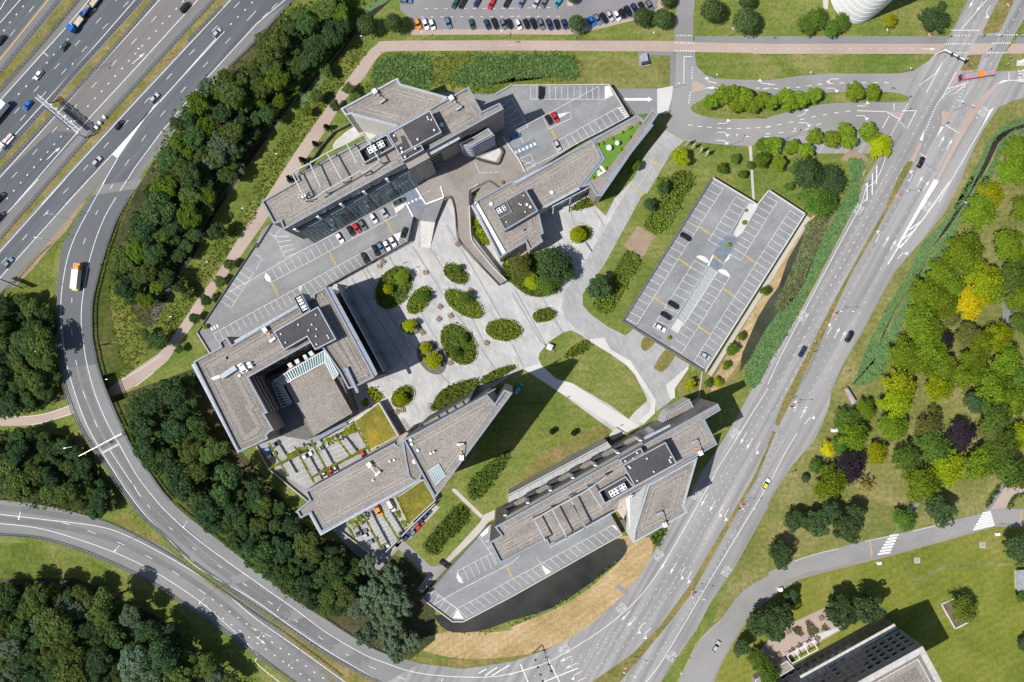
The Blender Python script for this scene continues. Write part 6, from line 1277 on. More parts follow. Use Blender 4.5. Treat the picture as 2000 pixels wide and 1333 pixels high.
# ---------------------------------------------------------------- uncountable greenery
def scatter(name, polys, dens, mat, label, hgt=(.3, 1.2), size=(.3, .6), up=.6, aspect=1.6, mound=False, seed=5, cat='plants', base=None, jit=.35):
    global npr; npr = np.random.default_rng(seed); pos = []; nr = []; sz = []
    for s in polys:
        P0 = smooth(T(s), 3, True); Wp = [W2(a) for a in P0]; A = abs(area2(Wp)); n = int(A * dens)
        xs = np.array([a[0] for a in Wp]); ys = np.array([a[1] for a in Wp])
        X = npr.uniform(xs.min(), xs.max(), n * 4); Y = npr.uniform(ys.min(), ys.max(), n * 4)
        ins = np.zeros(len(X), bool); j = len(Wp) - 1
        for i in range(len(Wp)):
            with np.errstate(divide='ignore', invalid='ignore'): c = ((ys[i] > Y) != (ys[j] > Y)) & (X < (xs[j] - xs[i]) * (Y - ys[i]) / (ys[j] - ys[i]) + xs[i])
            ins ^= c; j = i
        X, Y = X[ins][:n], Y[ins][:n]; k = len(X)
        X = X + npr.normal(size=k) * jit; Y = Y + npr.normal(size=k) * jit
        lump = .5 + .5 * np.sin(X * 1.3 + Y * .7 + 2.1 * np.sin(Y * .9 + X * .3)) * np.cos(Y * 1.7 - X * .6 + 1.7 * np.sin(X * .8))
        Z = hgt[0] + (hgt[1] - hgt[0]) * npr.uniform(.3, 1, k) * (.15 + 1.0 * lump ** 1.5)
        pos.append(np.stack([X, Y, Z], 1)); nr.append(npr.normal(size=(k, 3)) * .6 + np.array([0, 0, up])); sz.append(npr.uniform(size[0], size[1], k))
    if base:
        for i_, s in enumerate(polys): struct(base, MB().sheet([W2(a) for a in smooth(T(s), 3, True)], .062 + .003 * i_), M['reedbed' if base == 'reed_bed' else 'cover'])
    o = bpy.data.objects.new(name, leaf_mesh(name, np.concatenate(pos), np.concatenate(nr), np.concatenate(sz), aspect)); C.objects.link(o); o.data.materials.append(LM[mat])
    tag(o, label, cat, None, 'stuff'); return o
scatter('reeds', ["D1 1666,762 1560,800 1440,910 1370,1050 1210,1333 1265,1333 1410,1050 1475,905 1560,845 1666,805", "D1 1666,835 1580,865 1505,940 1450,1070 1300,1333 1345,1333 1470,1130 1510,1020 1560,940 1666,870"], 7, 'reed', 'blue green reeds lining the ditch bend right of the avenue junction', (.2, .9), (.22, .5), 1.1, 2.6, seed=1, cat='reeds', base='reed_bed')
scatter('reeds', ["D2 1310,0 1180,230 1000,420 900,640 800,790 740,900 640,1100 560,1320 D3 550,305 660,300 740,220 780,130 815,0 D2 830,1050 760,1020 720,1070 820,860 900,740 980,620 1050,480 1130,350 1240,180 1340,0", "D2 1375,0 1265,190 1165,340 1065,470 1005,600 920,740 850,850 740,1090 640,1300 D3 700,250 D2 780,1160 830,1050 900,880 930,750 1040,660 1110,530 1200,380 1300,180 1440,0"], 7, 'reed', 'blue green reeds lining the long ditch between avenue and park', (.2, .9), (.22, .5), 1.1, 2.6, seed=2, cat='reeds', base='reed_bed')
scatter('reeds', ["D2 590,120 500,290 380,520 270,710 130,1000 0,1210 C3 1666,190 1580,330 1510,250 C2 1590,1090 1666,960 D2 60,880 220,680 330,420 440,240 510,110", "D1 520,1050 570,1030 640,1070 600,1160 570,1333 500,1333 540,1180"], 7, 'reed', 'blue green reeds between the left carriageway and the ditch beside the parking deck', (.2, .9), (.22, .5), 1.1, 2.6, seed=3, cat='reeds', base='reed_bed')
scatter('reeds', ["B1 760,470 820,380 1000,360 1100,370 1145,440 1130,560 1090,590 940,560 920,500 780,570", "B1 1420,370 1666,360 C1 0,360 300,360 390,380 425,440 415,515 300,500 0,515 B1 1666,510 1480,560 1300,540 1290,480 1400,420"], 6, 'reed', 'tall blue green reed beds on the meadow north of the northern office', (.2, .9), (.22, .55), 1.1, 2.6, seed=4, cat='reeds', base='reed_bed')
scatter('reeds', ["B1 760,470 820,380 1000,360 1100,370 1145,440 1130,560 1090,590 940,560 920,500 780,570", "B1 1420,370 1666,360 C1 0,360 300,360 390,380 425,440 415,515 300,500 0,515 B1 1666,510 1480,560 1300,540 1290,480 1400,420"], 1.6, 'reed2', 'paler grass heads mixed into the reed beds north of the northern office', (.3, 1.1), (.25, .6), 1.1, 2.8, seed=14, cat='reeds')
scatter('meadow_grass', ["B1 700,590 760,470 830,370 880,345 1666,345 C1 0,345 410,350 430,520 0,525 B1 1666,530 1440,640 1380,560 1250,600 1100,590 940,540 920,505 780,600"], 3, 'bank', 'rough yellow green meadow grass around the reed beds north of the office', (.1, .5), (.2, .5), .9, 2.0, seed=5, cat='meadow grass')
scatter('reeds', ["B1 870,0 720,90 600,230 480,340 380,480 300,590 250,680 180,780 110,860 170,770 250,640 330,520 440,390 560,250 660,130 760,0", "B1 700,130 620,240 540,350 470,450 420,560 360,640 300,720 260,700 330,590 420,470 520,350 600,260"], 5, 'reed2', 'green reeds and grasses along the dark ditch beside the wood', (.3, 1.2), (.25, .6), .9, 2.2, seed=6, cat='reeds', base='reed_bed')
scatter('bank_grass', ["B1 690,300 720,340 640,450 540,580 400,780 250,990 60,1280 0,1333 0,1130 130,950 260,760 380,620 500,440 620,300", "A2 1666,120 1666,250 1560,370 1430,570 1290,760 1180,930 1060,1080 990,1050 1100,900 1230,690 1340,480 1480,330"], 4, 'bank', 'bright yellow green rough growth on the bank between ditch and cycle path', (.1, .8), (.22, .6), .8, 1.8, seed=7, cat='bank plants')
scatter('bank_grass', ["A2 680,700 760,640 840,830 960,830 1100,740 1180,880 1080,1050 960,1120 880,1230 780,1290 700,1150 660,950"], 2.4, 'bank', 'rough brownish grass on the bank inside the loop road', (.1, .7), (.22, .6), .8, 1.8, seed=8, cat='bank plants')
for i_, (poly_, l_) in enumerate((("P 560,40 640,60 600,140 545,215 480,290 440,365 390,440 350,520 310,590 250,590 225,555 210,520 250,470 290,390 310,320 345,235 400,170 460,140 520,90", 'motorway ramp wood'), ("P -20,595 80,590 105,650 115,760 80,800 -20,805", 'wood above the underpass'), ("P -20,855 60,845 120,860 190,930 225,990 180,1000 0,965", 'wedge wood'), ("P 245,790 330,745 375,745 440,885 540,970 640,1065 700,1095 700,1190 600,1180 470,1075 340,955 285,890", 'long wood'), ("P -20,1150 130,1148 250,1190 340,1240 430,1310 460,1340 -20,1340", 'corner wood'))):
    scatter('undergrowth', [poly_], 3.2, ('forest2', 'forest')[i_ % 2], f"dark green undergrowth filling gaps between the trees of the {l_}", (1.5, 7.0), (.4, 1.0), .6, 1.5, seed=40 + i_, cat='undergrowth')
scatter('undergrowth', ["P 560,20 700,0 690,60 640,120 560,210 520,250 560,150 540,90"], 1.8, 'fresh', 'bright green undergrowth at the wood edge beside the ditch', (.5, 3.0), (.5, 1.2), .6, 1.5, seed=9, cat='undergrowth')
scatter('pond_edge', ["C4 690,410 745,450 735,510 640,600 450,745 250,870 0,960 B4 1500,1015 1300,1010 1190,960 1250,985 1500,985 1666,940 C4 0,930 240,845 440,725 620,585 700,500"], 4, 'reed2', 'green fringe of plants along the pond edge', (.3, 1.2), (.3, .7), .6, 1.8, seed=10, cat='plants')
scatter('dead_reeds', ["D2 250,300 300,265 430,150 420,240 330,430 240,660 130,830 50,840 110,680 200,470"], 5, 'dead', 'brown dead reeds in the ditch beside the parking deck', (.1, .5), (.25, .7), .9, 2.4, seed=11, cat='reeds', base='reed_bed')
HB = [("C2 950,0 1160,0 1165,30 1080,190 1000,330 930,358 855,300 900,220 960,130", 'long clipped hedge bed on the lawn left of the parking deck, upper part', 'shrub'), ("C1 1050,1130 1130,1112 1178,1160 1165,1225 1080,1260 1040,1200", 'square shrub bed at the head of the long hedge bed', 'shrub'), ("C2 745,470 842,530 770,650 700,780 620,880 530,840 540,790 640,650", 'long clipped hedge bed on the lawn left of the parking deck, lower part', 'shrub'), ("B3 1480,850 1560,780 1645,730 1640,790 1600,860 1500,1000 1420,1060 1372,1010 1400,920", 'ragged shrub patch in front of the tall wedge tower', 'mid'), ("B4 1320,170 1360,185 1386,230 1370,300 1240,420 1180,500 1120,480 1085,430 1180,320 1260,220", 'long oval shrub bed on the lawn beside the car court', 'mid'), ("C3 330,130 400,50 480,20 512,55 440,110", 'shrub patch at the tip of the tower shadow', 'shrub'), ("C2 1340,1333 1400,1240 1480,1260 1440,1333", 'shrubs beside the curved office front', 'mid') if 0 else None,
      ("@880:310 350,930 400,960 600,1280 620,1400 560,1400 440,1300 350,1080", 'strip of bright shrubs between ramp and east office', 'shrub_y'), ("B2 1600,530 1666,520 C2 60,500 0,520 0,560 B2 1666,590", 'low shrubs at the foot of the east office', 'shrub_y'), ("C2 380,200 430,150 500,120 530,170 500,185 410,205", 'low green bed under the east office screen', 'shrub'), ("C3 960,330 1010,320 1000,400 880,440 930,420", 'shrub by the road', 'mid') if 0 else None, ("C4 900,380 1000,330 960,430 930,440", 'low green shrubs between office wing and avenue', 'mid'), ("D4 1490,50 1505,60 1440,180 1415,190 1425,140", 'narrow hedge strip beside the brick path', 'dark'), ("D4 1600,110 1680,100 1680,115 1610,130 1570,195 1552,190", 'low hedge bordering the brick path corner', 'dark'), ("@560:670 1310,760 1440,740 1560,880 1480,970 1400,920", 'bright green bush at the office corner beside the square', 'shrub_y'), ("B3 690,420 720,390 735,430 710,450", 'small green bed beside the office corner bush', 'shrub_y')]
for i, h in enumerate(HB):
    if h: scatter('shrub_bed', [h[0]], 7, h[2], h[1], (.2, 2.4), (.3, .75), .5, 1.4, seed=20 + i, cat='shrub bed', base='shrub_cover')
# ---------------------------------------------------------------- oval planters on the square: kerb ring, soil, planting
OV = [(769,562,47,33,-58,'largest tilted oval planter, half in the shade of the glass screen office'),(819,587,33,20,-52,'oval planter right of the largest one, tilted the same way'),(891,536,29,18,32,'small oval planter nearest the ramp foot'),(906,594,45,22,33,'long oval planter in the middle of the square'),(896,673,46,32,55,'large oval planter at the lower middle of the square'),(984,645,37,23,4,'broad oval planter right of the large lower one'),(1063,616,25,15,-10,'small oval planter nearest the paver road'),(787,775,27,20,-42,'round planter by the office bar in the lower corner of the square'),(1135,458,24,18,-20,'oval planter below the wedge office, with a yellow green tree')]
def oval(c, a, b, ang, n=28):
    o = []
    for i in range(n):
        t = 6.2832 * i / n; x, y = a * math.cos(t), b * math.sin(t); k = R(ang); o.append((c[0] + x * math.cos(k) - y * math.sin(k), c[1] + x * math.sin(k) + y * math.cos(k)))
    return o
def fill(poly, dens, mat, hg, sizes, par, seed, name='planting'):
    o = scatter(name, ["P " + " ".join(f"{a:.1f},{b:.1f}" for a, b in poly)], dens, mat, 'x', hg, sizes, .5, 1.4, seed=seed)
    for k in ('label', 'category'): del o[k]
    return_ = o
    o.parent = par; o.matrix_parent_inverse = Matrix.Translation(-Vector(par.location)); return o
for i, (x, y, a, b, g, l) in enumerate(OV):
    t = B('oval_planter', l, 'planter', (x, y), 0, 'oval planters on the square'); p = ccw([W2(q) for q in oval((x, y), a, b, g)])
    k = MB(); k.prism(p, 0, .45, top=False); q = inset(p, .3); n = len(p); k.add([(u, v, .45) for u, v in p] + [(u, v, .45) for u, v in q], [(j, (j + 1) % n, n + (j + 1) % n, n + j) for j in range(n)])
    obj('kerb', k, M['concrete'], t); obj('soil', MB().sheet(q, .35), M['cover'], t)
    fill(oval((x, y), a - 2, b - 2, g), 8, 'shrub', (.2, 2.0), (.25, .6), t, 60 + i); fill(oval((x, y), a - 3, b - 3, g), 2.5, ('mid', 'shrub_y')[i % 2], (.4, 2.6), (.25, .6), t, 160 + i)
t = B('oval_planter', 'dark pebble oval bed with two yellow green trees at the edge of the building shade', 'planter', (843, 700), 0, 'oval planters on the square'); p = ccw([W2(q) for q in oval((843, 699), 35, 23, 55)]); obj('pebbles', MB().sheet(p, .08), M['concrete_dark'], t); ringm = MB(); ring_ribbon(ringm, p, -.3, .3, .12); obj('kerb', ringm, M['concrete_dark'], t)
t = B('oval_planter', 'small dark pebble oval bed with one yellow green tree', 'planter', (803, 639), 0, 'oval planters on the square'); p = ccw([W2(q) for q in oval((803, 639), 20, 13, 12)]); obj('pebbles', MB().sheet(p, .08), M['concrete_dark'], t); ringm = MB(); ring_ribbon(ringm, p, -.3, .3, .12); obj('kerb', ringm, M['concrete_dark'], t)
for i, (s, l) in enumerate((("B3 1150,430 1145,470 1190,470 1330,400 1450,320 1455,300 1430,265 1340,285 1210,340", 'long planting bed along the tower foot, left part'), ("B3 1465,270 1480,300 1560,275 1666,215 C3 30,190 0,175 B3 1600,195 1540,215", 'planting bed along the tower foot, right part in shade'), ("C2 0,520 90,500 180,470 270,460 330,500 400,590 370,650 330,650 290,730 190,768 90,750 0,680 B2 1640,660 1600,560", 'big irregular bed of shrubs and trees below the east office'))):
    t = B('planting_bed', l, 'planting bed', T(s)[0], 0); P0 = smooth(T(s), 3, True); obj('soil', MB().sheet([W2(a) for a in P0], .08), M['cover'], t); fill(P0, 8, 'shrub', (.2, 2.2), (.25, .6), t, 80 + i); fill(P0, 2.5, 'mid', (.4, 2.8), (.25, .6), t, 180 + i)
SQ = [(757,566,10,'lime2','left yellow green tree in the largest oval planter'),(785,541,14,'lime','right green tree in the largest oval planter'),(800,636,13,'lime2','young yellow green tree in the small dark pebble bed'),(832,680,11,'lime2','upper yellow green tree in the dark pebble bed'),(846,704,15,'lime2','lower larger yellow green tree in the dark pebble bed'),(1129,458,15,'shrub_y','yellow green dome tree in the oval planter below the wedge office'),(1081,516,30,'dark','large dark tree in the irregular bed below the east office'),(1104,530,20,'dark','dark tree at the right of the irregular bed'),(1016,518,20,'olive','olive tree at the left of the irregular bed'),(1070,556,19,'mid','green tree at the bottom of the irregular bed'),(1040,552,14,'shrub_y','bright bush tree in the irregular bed'),(782,780,11,'shrub_y','tree in the round lower corner planter'),(895,525,8,'mid','small tree in the planter nearest the ramp foot'),(908,582,13,'mid','tree in the long oval planter'),(826,580,13,'mid','tree in the planter right of the largest one'),(905,662,10,'mid','upper small tree in the large lower planter'),(890,690,9,'mid','lower small tree in the large lower planter')]
for x, y, r, m, l in SQ: tree((x, y), r, m, 'layered', 1.3, l, None, 'square_tree')
# potted topiary on decks and roof lawn
pot = thing('potted_shrub', 'yellow green ball shrub in a round pot', 'potted plant', (0, 0, 0)); obj('pot', MB().lathe([(.35, 0), (.5, .5), (.42, .5)], 12), M['concrete'], pot)
c = bpy.data.objects.new('foliage', CROWN['dome'][0]); C.objects.link(c); c.parent = pot; c.scale = (.85, .85, .7); c.location = (0, 0, .35)
if not c.data.materials: c.data.materials.append(LM['forest'])
c.material_slots[0].link = 'OBJECT'; c.material_slots[0].material = LM['shrub_y']
PT = [(403,638.5,3,1.25,'yellow ball shrub in a pot at the west corner of the deck'),(1422,479.5,3,1.05,'yellow ball shrub in a pot in the central slot of the large deck'),(1306,660.5,3,1.0,'yellow ball shrub in a pot at the lower end of the large deck'),(1452,436,3,1.1,'green ball shrub, lower one in the planter court of the large deck'),(1456,412,3,.8,'green ball shrub, upper one in the planter court of the large deck'),(981,357.5,3,.85,'green ball shrub on the forecourt behind the wedge office')]
RG = "@1080:190 1395,435 1225,520 1115,580 955,680 800,755 1235,660 1090,860 850,1165 640,1320 1255,500 720,775"
for i, q in enumerate(T(RG)): PT.append((q[0], q[1], 12.7, .75, None))
names = ['at the very tip', 'third along the upper edge', 'fifth along the upper edge', 'beside the dark bench box', 'near the inner corner, left one', 'first along the lower edge', 'second along the lower edge', 'next to the white corner sofa', 'at the bottom end past the sofa', 'second along the upper edge', 'at the inner corner itself']
j = 0
for i, (x, y, z, s, l) in enumerate(PT):
    if l is None: l = f"potted shrub on the roof lawn, {names[j]}"; j += 1
    if i == 0: pot.location = W((x, y), z); pot['label'] = l; pot.scale = (s, s, s); pot['group'] = 'potted ball shrubs'
    else: dup(pot, W((x, y), z), 0, l, 'potted ball shrubs', s)
print('wood trees', nw)
# ================================================================ VEHICLES
def paintmat(n, c, r=.25): 
    m = plain(n, c, r, .0, .6, var=.03); m.node_tree.nodes['Principled BSDF'].inputs['Coat Weight'].default_value = .4; return m
CP_ = dict(white=paintmat('paint_white', (.78, .78, .77)), silver=paintmat('paint_silver', (.42, .44, .47)), grey=paintmat('paint_grey', (.13, .145, .17)), black=paintmat('paint_black', (.012, .013, .017)), navy=paintmat('paint_navy', (.018, .035, .10)), blue=paintmat('paint_blue', (.01, .13, .48)), red=paintmat('paint_red', (.55, .015, .025)), orange=paintmat('paint_orange', (.80, .26, .01)), green=paintmat('paint_green', (.02, .08, .06)), teal=paintmat('paint_teal', (.02, .30, .33)), greyblue=paintmat('paint_greyblue', (.12, .19, .28)), yellow=paintmat('paint_yellow', (.75, .55, .03)), cream=paintmat('paint_cream', (.68, .66, .55)))
def rrect(L, Wd, r, nose=1.0, n=4):
    p = []
    for cx, cy, a0, k in ((L / 2 - r, Wd / 2 - r, 0, nose), (-L / 2 + r, Wd / 2 - r, 90, 1), (-L / 2 + r, -Wd / 2 + r, 180, 1), (L / 2 - r, -Wd / 2 + r, 270, nose)):
        for i in range(n):
            a = R(a0 + 90 * i / (n - 1)); y = cy + r * math.sin(a); p.append((cx + r * math.cos(a), y * (k if cx > 0 and abs(math.cos(a)) > .7 else 1)))
    return p
def loft(layers, cap=True):
    mb = MB(); n = len(layers[0][0]); vs = [(x, y, z) for p, z in layers for x, y in p]
    fs = [(k * n + i, k * n + (i + 1) % n, (k + 1) * n + (i + 1) % n, (k + 1) * n + i) for k in range(len(layers) - 1) for i in range(n)]
    fs.append(tuple((len(layers) - 1) * n + i for i in range(n))); fs.append(tuple(range(n - 1, -1, -1)))
    return mb.add(vs, fs)
def shift(p, dx): return [(x + dx, y) for x, y in p]
WHEEL = MB(); WHEEL.tube((0, -.11, 0), (0, .11, 0), .32, n=12); WHEEL = WHEEL.mesh('wheel'); WHEEL.materials.append(M['tyre'])
def wheels(t, xs, y, r=1.0):
    for x in xs:
        for s in (-1, 1): o = bpy.data.objects.new('wheel', WHEEL); C.objects.link(o); o.parent = t; o.location = (x, s * y, .32 * r); o.scale = (r, 1.2 * r, r)
def car_proto(kind):
    L, Wd, H = dict(hatch=(4.25, 1.80, 1.48), estate=(4.75, 1.84, 1.47), van=(5.0, 1.92, 1.95))[kind]
    t = thing('parked_car', 'car', 'car')
    b = loft([(rrect(L - .1, Wd - .12, .35), .24), (rrect(L, Wd, .42, .97), .5), (rrect(L - .05, Wd - .06, .45, .95), .72), (rrect(L - .28, Wd - .2, .5, .93), .90)])
    o = obj('body', b, CP_['white'], t); o['paint'] = 1
    g0, g1, r0, r1 = dict(hatch=(-.44, .24, -.36, .06), estate=(-.45, .22, -.34, .05), van=(-.47, .34, -.44, .20))[kind]
    gl = (g1 - g0) * L; gc = (g1 + g0) / 2 * L; rl = (r1 - r0) * L; rc = (r1 + r0) / 2 * L
    obj('windows', loft([(shift(rrect(gl, Wd - .24, .22), gc), .88), (shift(rrect(rl, Wd - .52, .22), rc), H - .04)]), M['glass_dark'], t)
    o = obj('roof', loft([(shift(rrect(rl + .02, Wd - .50, .22), rc), H - .06), (shift(rrect(rl - .12, Wd - .62, .22), rc), H)]), CP_['white'], t); o['paint'] = 1
    wheels(t, (-.31 * L, .31 * L), Wd / 2 - .14)
    for s in (-1, 1):
        obj('headlight', MB().box((L / 2 - .13, s * (Wd / 2 - .33), .68), (.2, .34, .14)), M['lamp_glass'], t); obj('tail_light', MB().box((-L / 2 + .08, s * (Wd / 2 - .26), .74), (.14, .26, .14)), M['tail'], t)
        obj('mirror', MB().box((g1 * L - .25, s * (Wd / 2 + .06), .98), (.14, .2, .12)), M['black'], t)
    return t
PROTO = {k: car_proto(k) for k in ('hatch', 'estate', 'van')}; FIRST = set()
def car(q, a, col, label, kind='hatch', z=0.0, group=None):
    k = PROTO[kind]; zz = z + (.05 if z == 0 else .06); v = W(q, z + .7); v.z = zz; rz = -R(a)
    if kind not in FIRST:
        FIRST.add(kind); kids(k)
        for c in KIDS[k.name]:
            if c.get('paint'): c.material_slots[0].link = 'OBJECT'; c.material_slots[0].material = CP_[col]
        k.location = v; k.rotation_euler = (0, 0, rz); k['label'] = label
        if group: k['group'] = group
        return k
    r = dup(k, v, rz, label, group, paint=CP_[col])
    if not group and 'group' in r: del r['group']
    return r
G1 = 'cars on the northern car park'
for x, y, a, col, k, l in [
    (793,2,5,'greyblue','estate','pale blue car parked crosswise at the left end of the northern car park'),(816,47,69,'orange','hatch','orange car, half in tree shade, first of the bottom row'),(831,47.5,69,'white','estate','white estate right beside the orange car'),(844,48.5,69,'white','hatch','white hatchback, second right of the orange car'),(875,45,71,'greyblue','estate','grey blue car standing alone right of the two white cars'),(921.5,47.5,72,'green','hatch','dark green small car alone in the middle of the bottom row'),
    (951.5,48,66,'navy','hatch','navy car at the left of the long dark bottom row'),(966.5,46.5,66,'black','estate','black estate second from left in the long dark bottom row'),(982.5,47.5,66,'grey','hatch','dark grey car third from left in the long dark bottom row'),(995,47,66,'black','hatch','black car left of the white one in the long bottom row'),(1012.5,48.5,66,'white','hatch','single white car within the long dark bottom row'),(1028,47,66,'black','hatch','black car right beside the single white car'),(1042,46.5,66,'black','estate','black estate, second right of the single white car'),(1056.5,47.5,66,'grey','estate','grey car, third right of the single white car'),(1073,48,68,'navy','estate','navy car, fourth right of the single white car'),(1087.5,48,70,'black','hatch','black car, second last before the round tree'),(1102.5,47.5,70,'navy','hatch','navy car, last before the round clipped tree'),
    (1155.5,42,58,'blue','hatch','blue car in tree shade right of the round clipped tree'),(1166.5,38,58,'greyblue','estate','grey blue estate on the slanted row, second from its left end'),(1179.5,35.5,58,'black','estate','black estate on the slanted row, left of the silver car'),(1190.5,31.5,60,'silver','estate','silver estate on the slanted row'),(1205,31.5,60,'white','hatch','white hatchback on the slanted row, right of the silver estate'),(1216,27,60,'black','hatch','black hatchback on the slanted row, right of the white one'),(1226.5,22,60,'black','estate','black estate on the slanted row, left of the navy hatchback'),(1239,16.5,60,'navy','hatch','navy hatchback on the slanted row, left of the round trees'),(1253.5,13.5,62,'black','hatch','black car partly under the round trees'),(1268.5,11.5,62,'grey','estate','grey estate, last on the slanted row beside the kerb'),
    (889.5,6.5,118,'green','estate','green estate at the upper edge, left of a black car'),(903.5,6.5,118,'black','estate','black estate at the upper edge, right of the green one'),(932,4.5,118,'navy','hatch','navy hatchback at the upper edge, left of the red car'),(960,8,118,'red','estate','red car at the upper edge of the northern car park'),(991,4.5,118,'black','estate','black car at the upper edge, right of the red car'),(1018.5,5.5,118,'greyblue','hatch','grey blue car at the upper edge, middle of the row'),(1047.5,6,118,'silver','hatch','silver car at the upper edge, left of a dark grey one'),(1062.5,6,118,'grey','hatch','dark grey car at the upper edge, right of the silver one'),(1090,6,125,'teal','hatch','bright teal car at the upper edge')]:
    car((x, y), a, col, l, k, 0, G1)
G2 = 'cars on the decks round the northern office'
for x, y, a, col, k, l in [
    (663.5,464.5,57,'white','estate','white car alone at the left of the deck below the glass front'),(684.5,451.5,57,'black','hatch','black car left beside the red one on the deck'),(696.5,446,57,'red','hatch','red car on the deck below the glass front'),(708,440,57,'grey','estate','grey car right beside the red one on the deck'),(729.5,426.5,57,'white','hatch','white hatchback standing alone right of the red car trio'),(750.5,416,57,'silver','hatch','silver hatchback near the upper end of the deck row'),(779.5,393.5,-25,'green','estate','dark car parked lengthwise at the top end of the deck'),(788.5,455,108,'black','hatch','black car on the painted island at the deck tip'),(766.5,471.5,62,'white','estate','white car at the right of the lower deck row'),(755,479.5,62,'white','estate','white car second from right in the lower deck row'),(743.5,483.5,62,'greyblue','estate','grey blue car third from right in the lower deck row'),(733.5,489.5,62,'black','estate','black car fourth from right in the lower deck row'),(712.5,504.5,62,'black','estate','black car standing apart at the left of the lower deck row'),
    (1056,182,90,'black','van','black van in the top bay row of the north east deck'),(1072,234.5,58,'black','hatch','black car left of the red one on the north east deck'),(1084,229.5,62,'red','hatch','bright red car on the north east deck'),(1088.5,284.5,62,'silver','estate','silver car at the left end of the slanted bay row'),(1006,267,-25,'blue','hatch','blue car in the shade of the northern office')]:
    car((x, y), a, col, l, k, 3.0, G2)
G3 = 'cars on the large eastern deck'
for x, y, col, k, l in [(1339.5,463,'black','estate','black car in the left bay row of the large deck'),(1315.5,596,'black','estate','upper black car of the trio beside the slot of the large deck'),(1301,617,'black','estate','lower black car of the trio beside the slot of the large deck'),(1289.5,640.5,'white','estate','white car below the two black ones on the large deck'),(1377.5,695.5,'silver','hatch','silver car at the bottom right corner of the large deck')]:
    car((x, y), 31, col, l, k, 3.0, G3)
G4 = 'cars in the trellis covered car court'
for x, y, a, col, k, l in [(599,890.5,-30,'white','estate','white car under the left part of the vine trellis'),(631,873.5,-30,'silver','estate','silver white car under the upper middle of the vine trellis'),(525.5,876.5,-30,'blue','hatch','blue car at the far left of the car court'),(530,890,-30,'silver','hatch','silver car below the blue one at the far left of the car court'),(536.5,869,-30,'grey','hatch','dark car right of the blue one at the far left'),(709,888,60,'red','hatch','red car half under the office bar roof edge'),(654,916.5,60,'white','hatch','white car beside the office bar roof edge'),(645.5,921.5,60,'red','hatch','dark red car left of the white one at the roof edge'),(763.5,987.5,60,'white','van','white van near the southern sedum roof'),(740,998.5,65,'orange','estate','orange red car under the southern trellis'),(680,923,60,'silver','hatch','silver car under the trellis near the roof edge') if 0 else (633,926,60,'silver','hatch','silver car left of the dark red one at the roof edge'),(672,850,-30,'silver','hatch','silver car beside the glazed canopy'),(788,1041,-25,'grey','hatch','dark grey car at the lower end of the southern court'),(706,1041,-22,'grey','estate','dark grey car in shade at the left of the southern court'),(716,1045,-25,'silver','hatch','silver car in tree shade in the southern court'),(727,1057,-25,'greyblue','hatch','grey blue car in tree shade, lower in the southern court'),(750,1069,-25,'white','hatch','white car at the bottom of the southern court'),
    (833,1005.5,-45,'navy','hatch','navy car at the top of the row along the court wall'),(824.5,1015,-45,'black','hatch','black car second in the row along the court wall'),(818.5,1027.5,-45,'red','hatch','red car in the row along the court wall'),(809,1038,-45,'greyblue','hatch','dark blue car below the red one along the court wall'),(794.5,1049,-45,'navy','hatch','navy car at the bottom of the row along the court wall'),(869,1102.5,35,'black','estate','black car at the lower end of the pale garden path'),(684,843,-30,'grey','hatch','dark grey car under the upper right of the vine trellis') if 1 else None]:
    car((x, y), a, col, l, k, 0, G4)
for x, y, a, col, k, l in [(2,79,130,'black','estate','black car at the left frame edge on the outer motorway lanes'),(126,91.5,130,'green','hatch','green car behind the blue truck on the motorway'),(75,147,130,'white','hatch','white car on the motorway above the sign gantry'),(54.5,206,130,'blue','hatch','bright blue car left of the sign gantry'),(362,15,-50,'black','van','black van on the pale motorway carriageway'),(424,64.5,-50,'silver','hatch','silver car at the upper right end of the motorway'),(301.5,192,-50,'silver','estate','silver car above the white gore triangle'),(232.5,244.5,-50,'black','hatch','black car below the sign gantry shadow'),(189,316,-50,'silver','estate','silver car beside the gore triangle tip'),(1,386,-50,'black','estate','black car at the left edge, upper of two'),(1,423,-50,'black','hatch','black car at the left edge, lower of two'),(16.5,514,-50,'greyblue','estate','blue grey car at the left edge beside the big direction sign'),
    (1799,317.5,-65,'black','estate','black car on the avenue waiting below the junction'),(1659,657.5,-61,'black','van','black car on the avenue beside the reed ditch'),(1567.5,687.5,119,'navy','estate','navy car on the left avenue carriageway'),(1496,946,-60,'white','estate','white car with yellow roof on the right avenue carriageway'),(1398.5,1263,-58,'silver','estate','silver car on the side road at the bottom'),(1012.5,760.5,-55,'teal','van','teal van in the tower shadow on the lawn')]:
    c = car((x, y), a, col, l, k, 0, 'cars driving on the roads')
    if 'yellow roof' in l:
        for ch in C.objects:
            if ch.parent == c and ch.name.startswith('roof'): ch.material_slots[0].link = 'OBJECT'; ch.material_slots[0].material = CP_['yellow']
def big(name, label, cat, q, a, z=0): 
    v = W(q, z + 1.5); return thing(name, label, cat, (v.x, v.y, z + .05), -R(a))
def bx(t, nm, c, s, m): return obj(nm, MB().box(c, s), m, t)
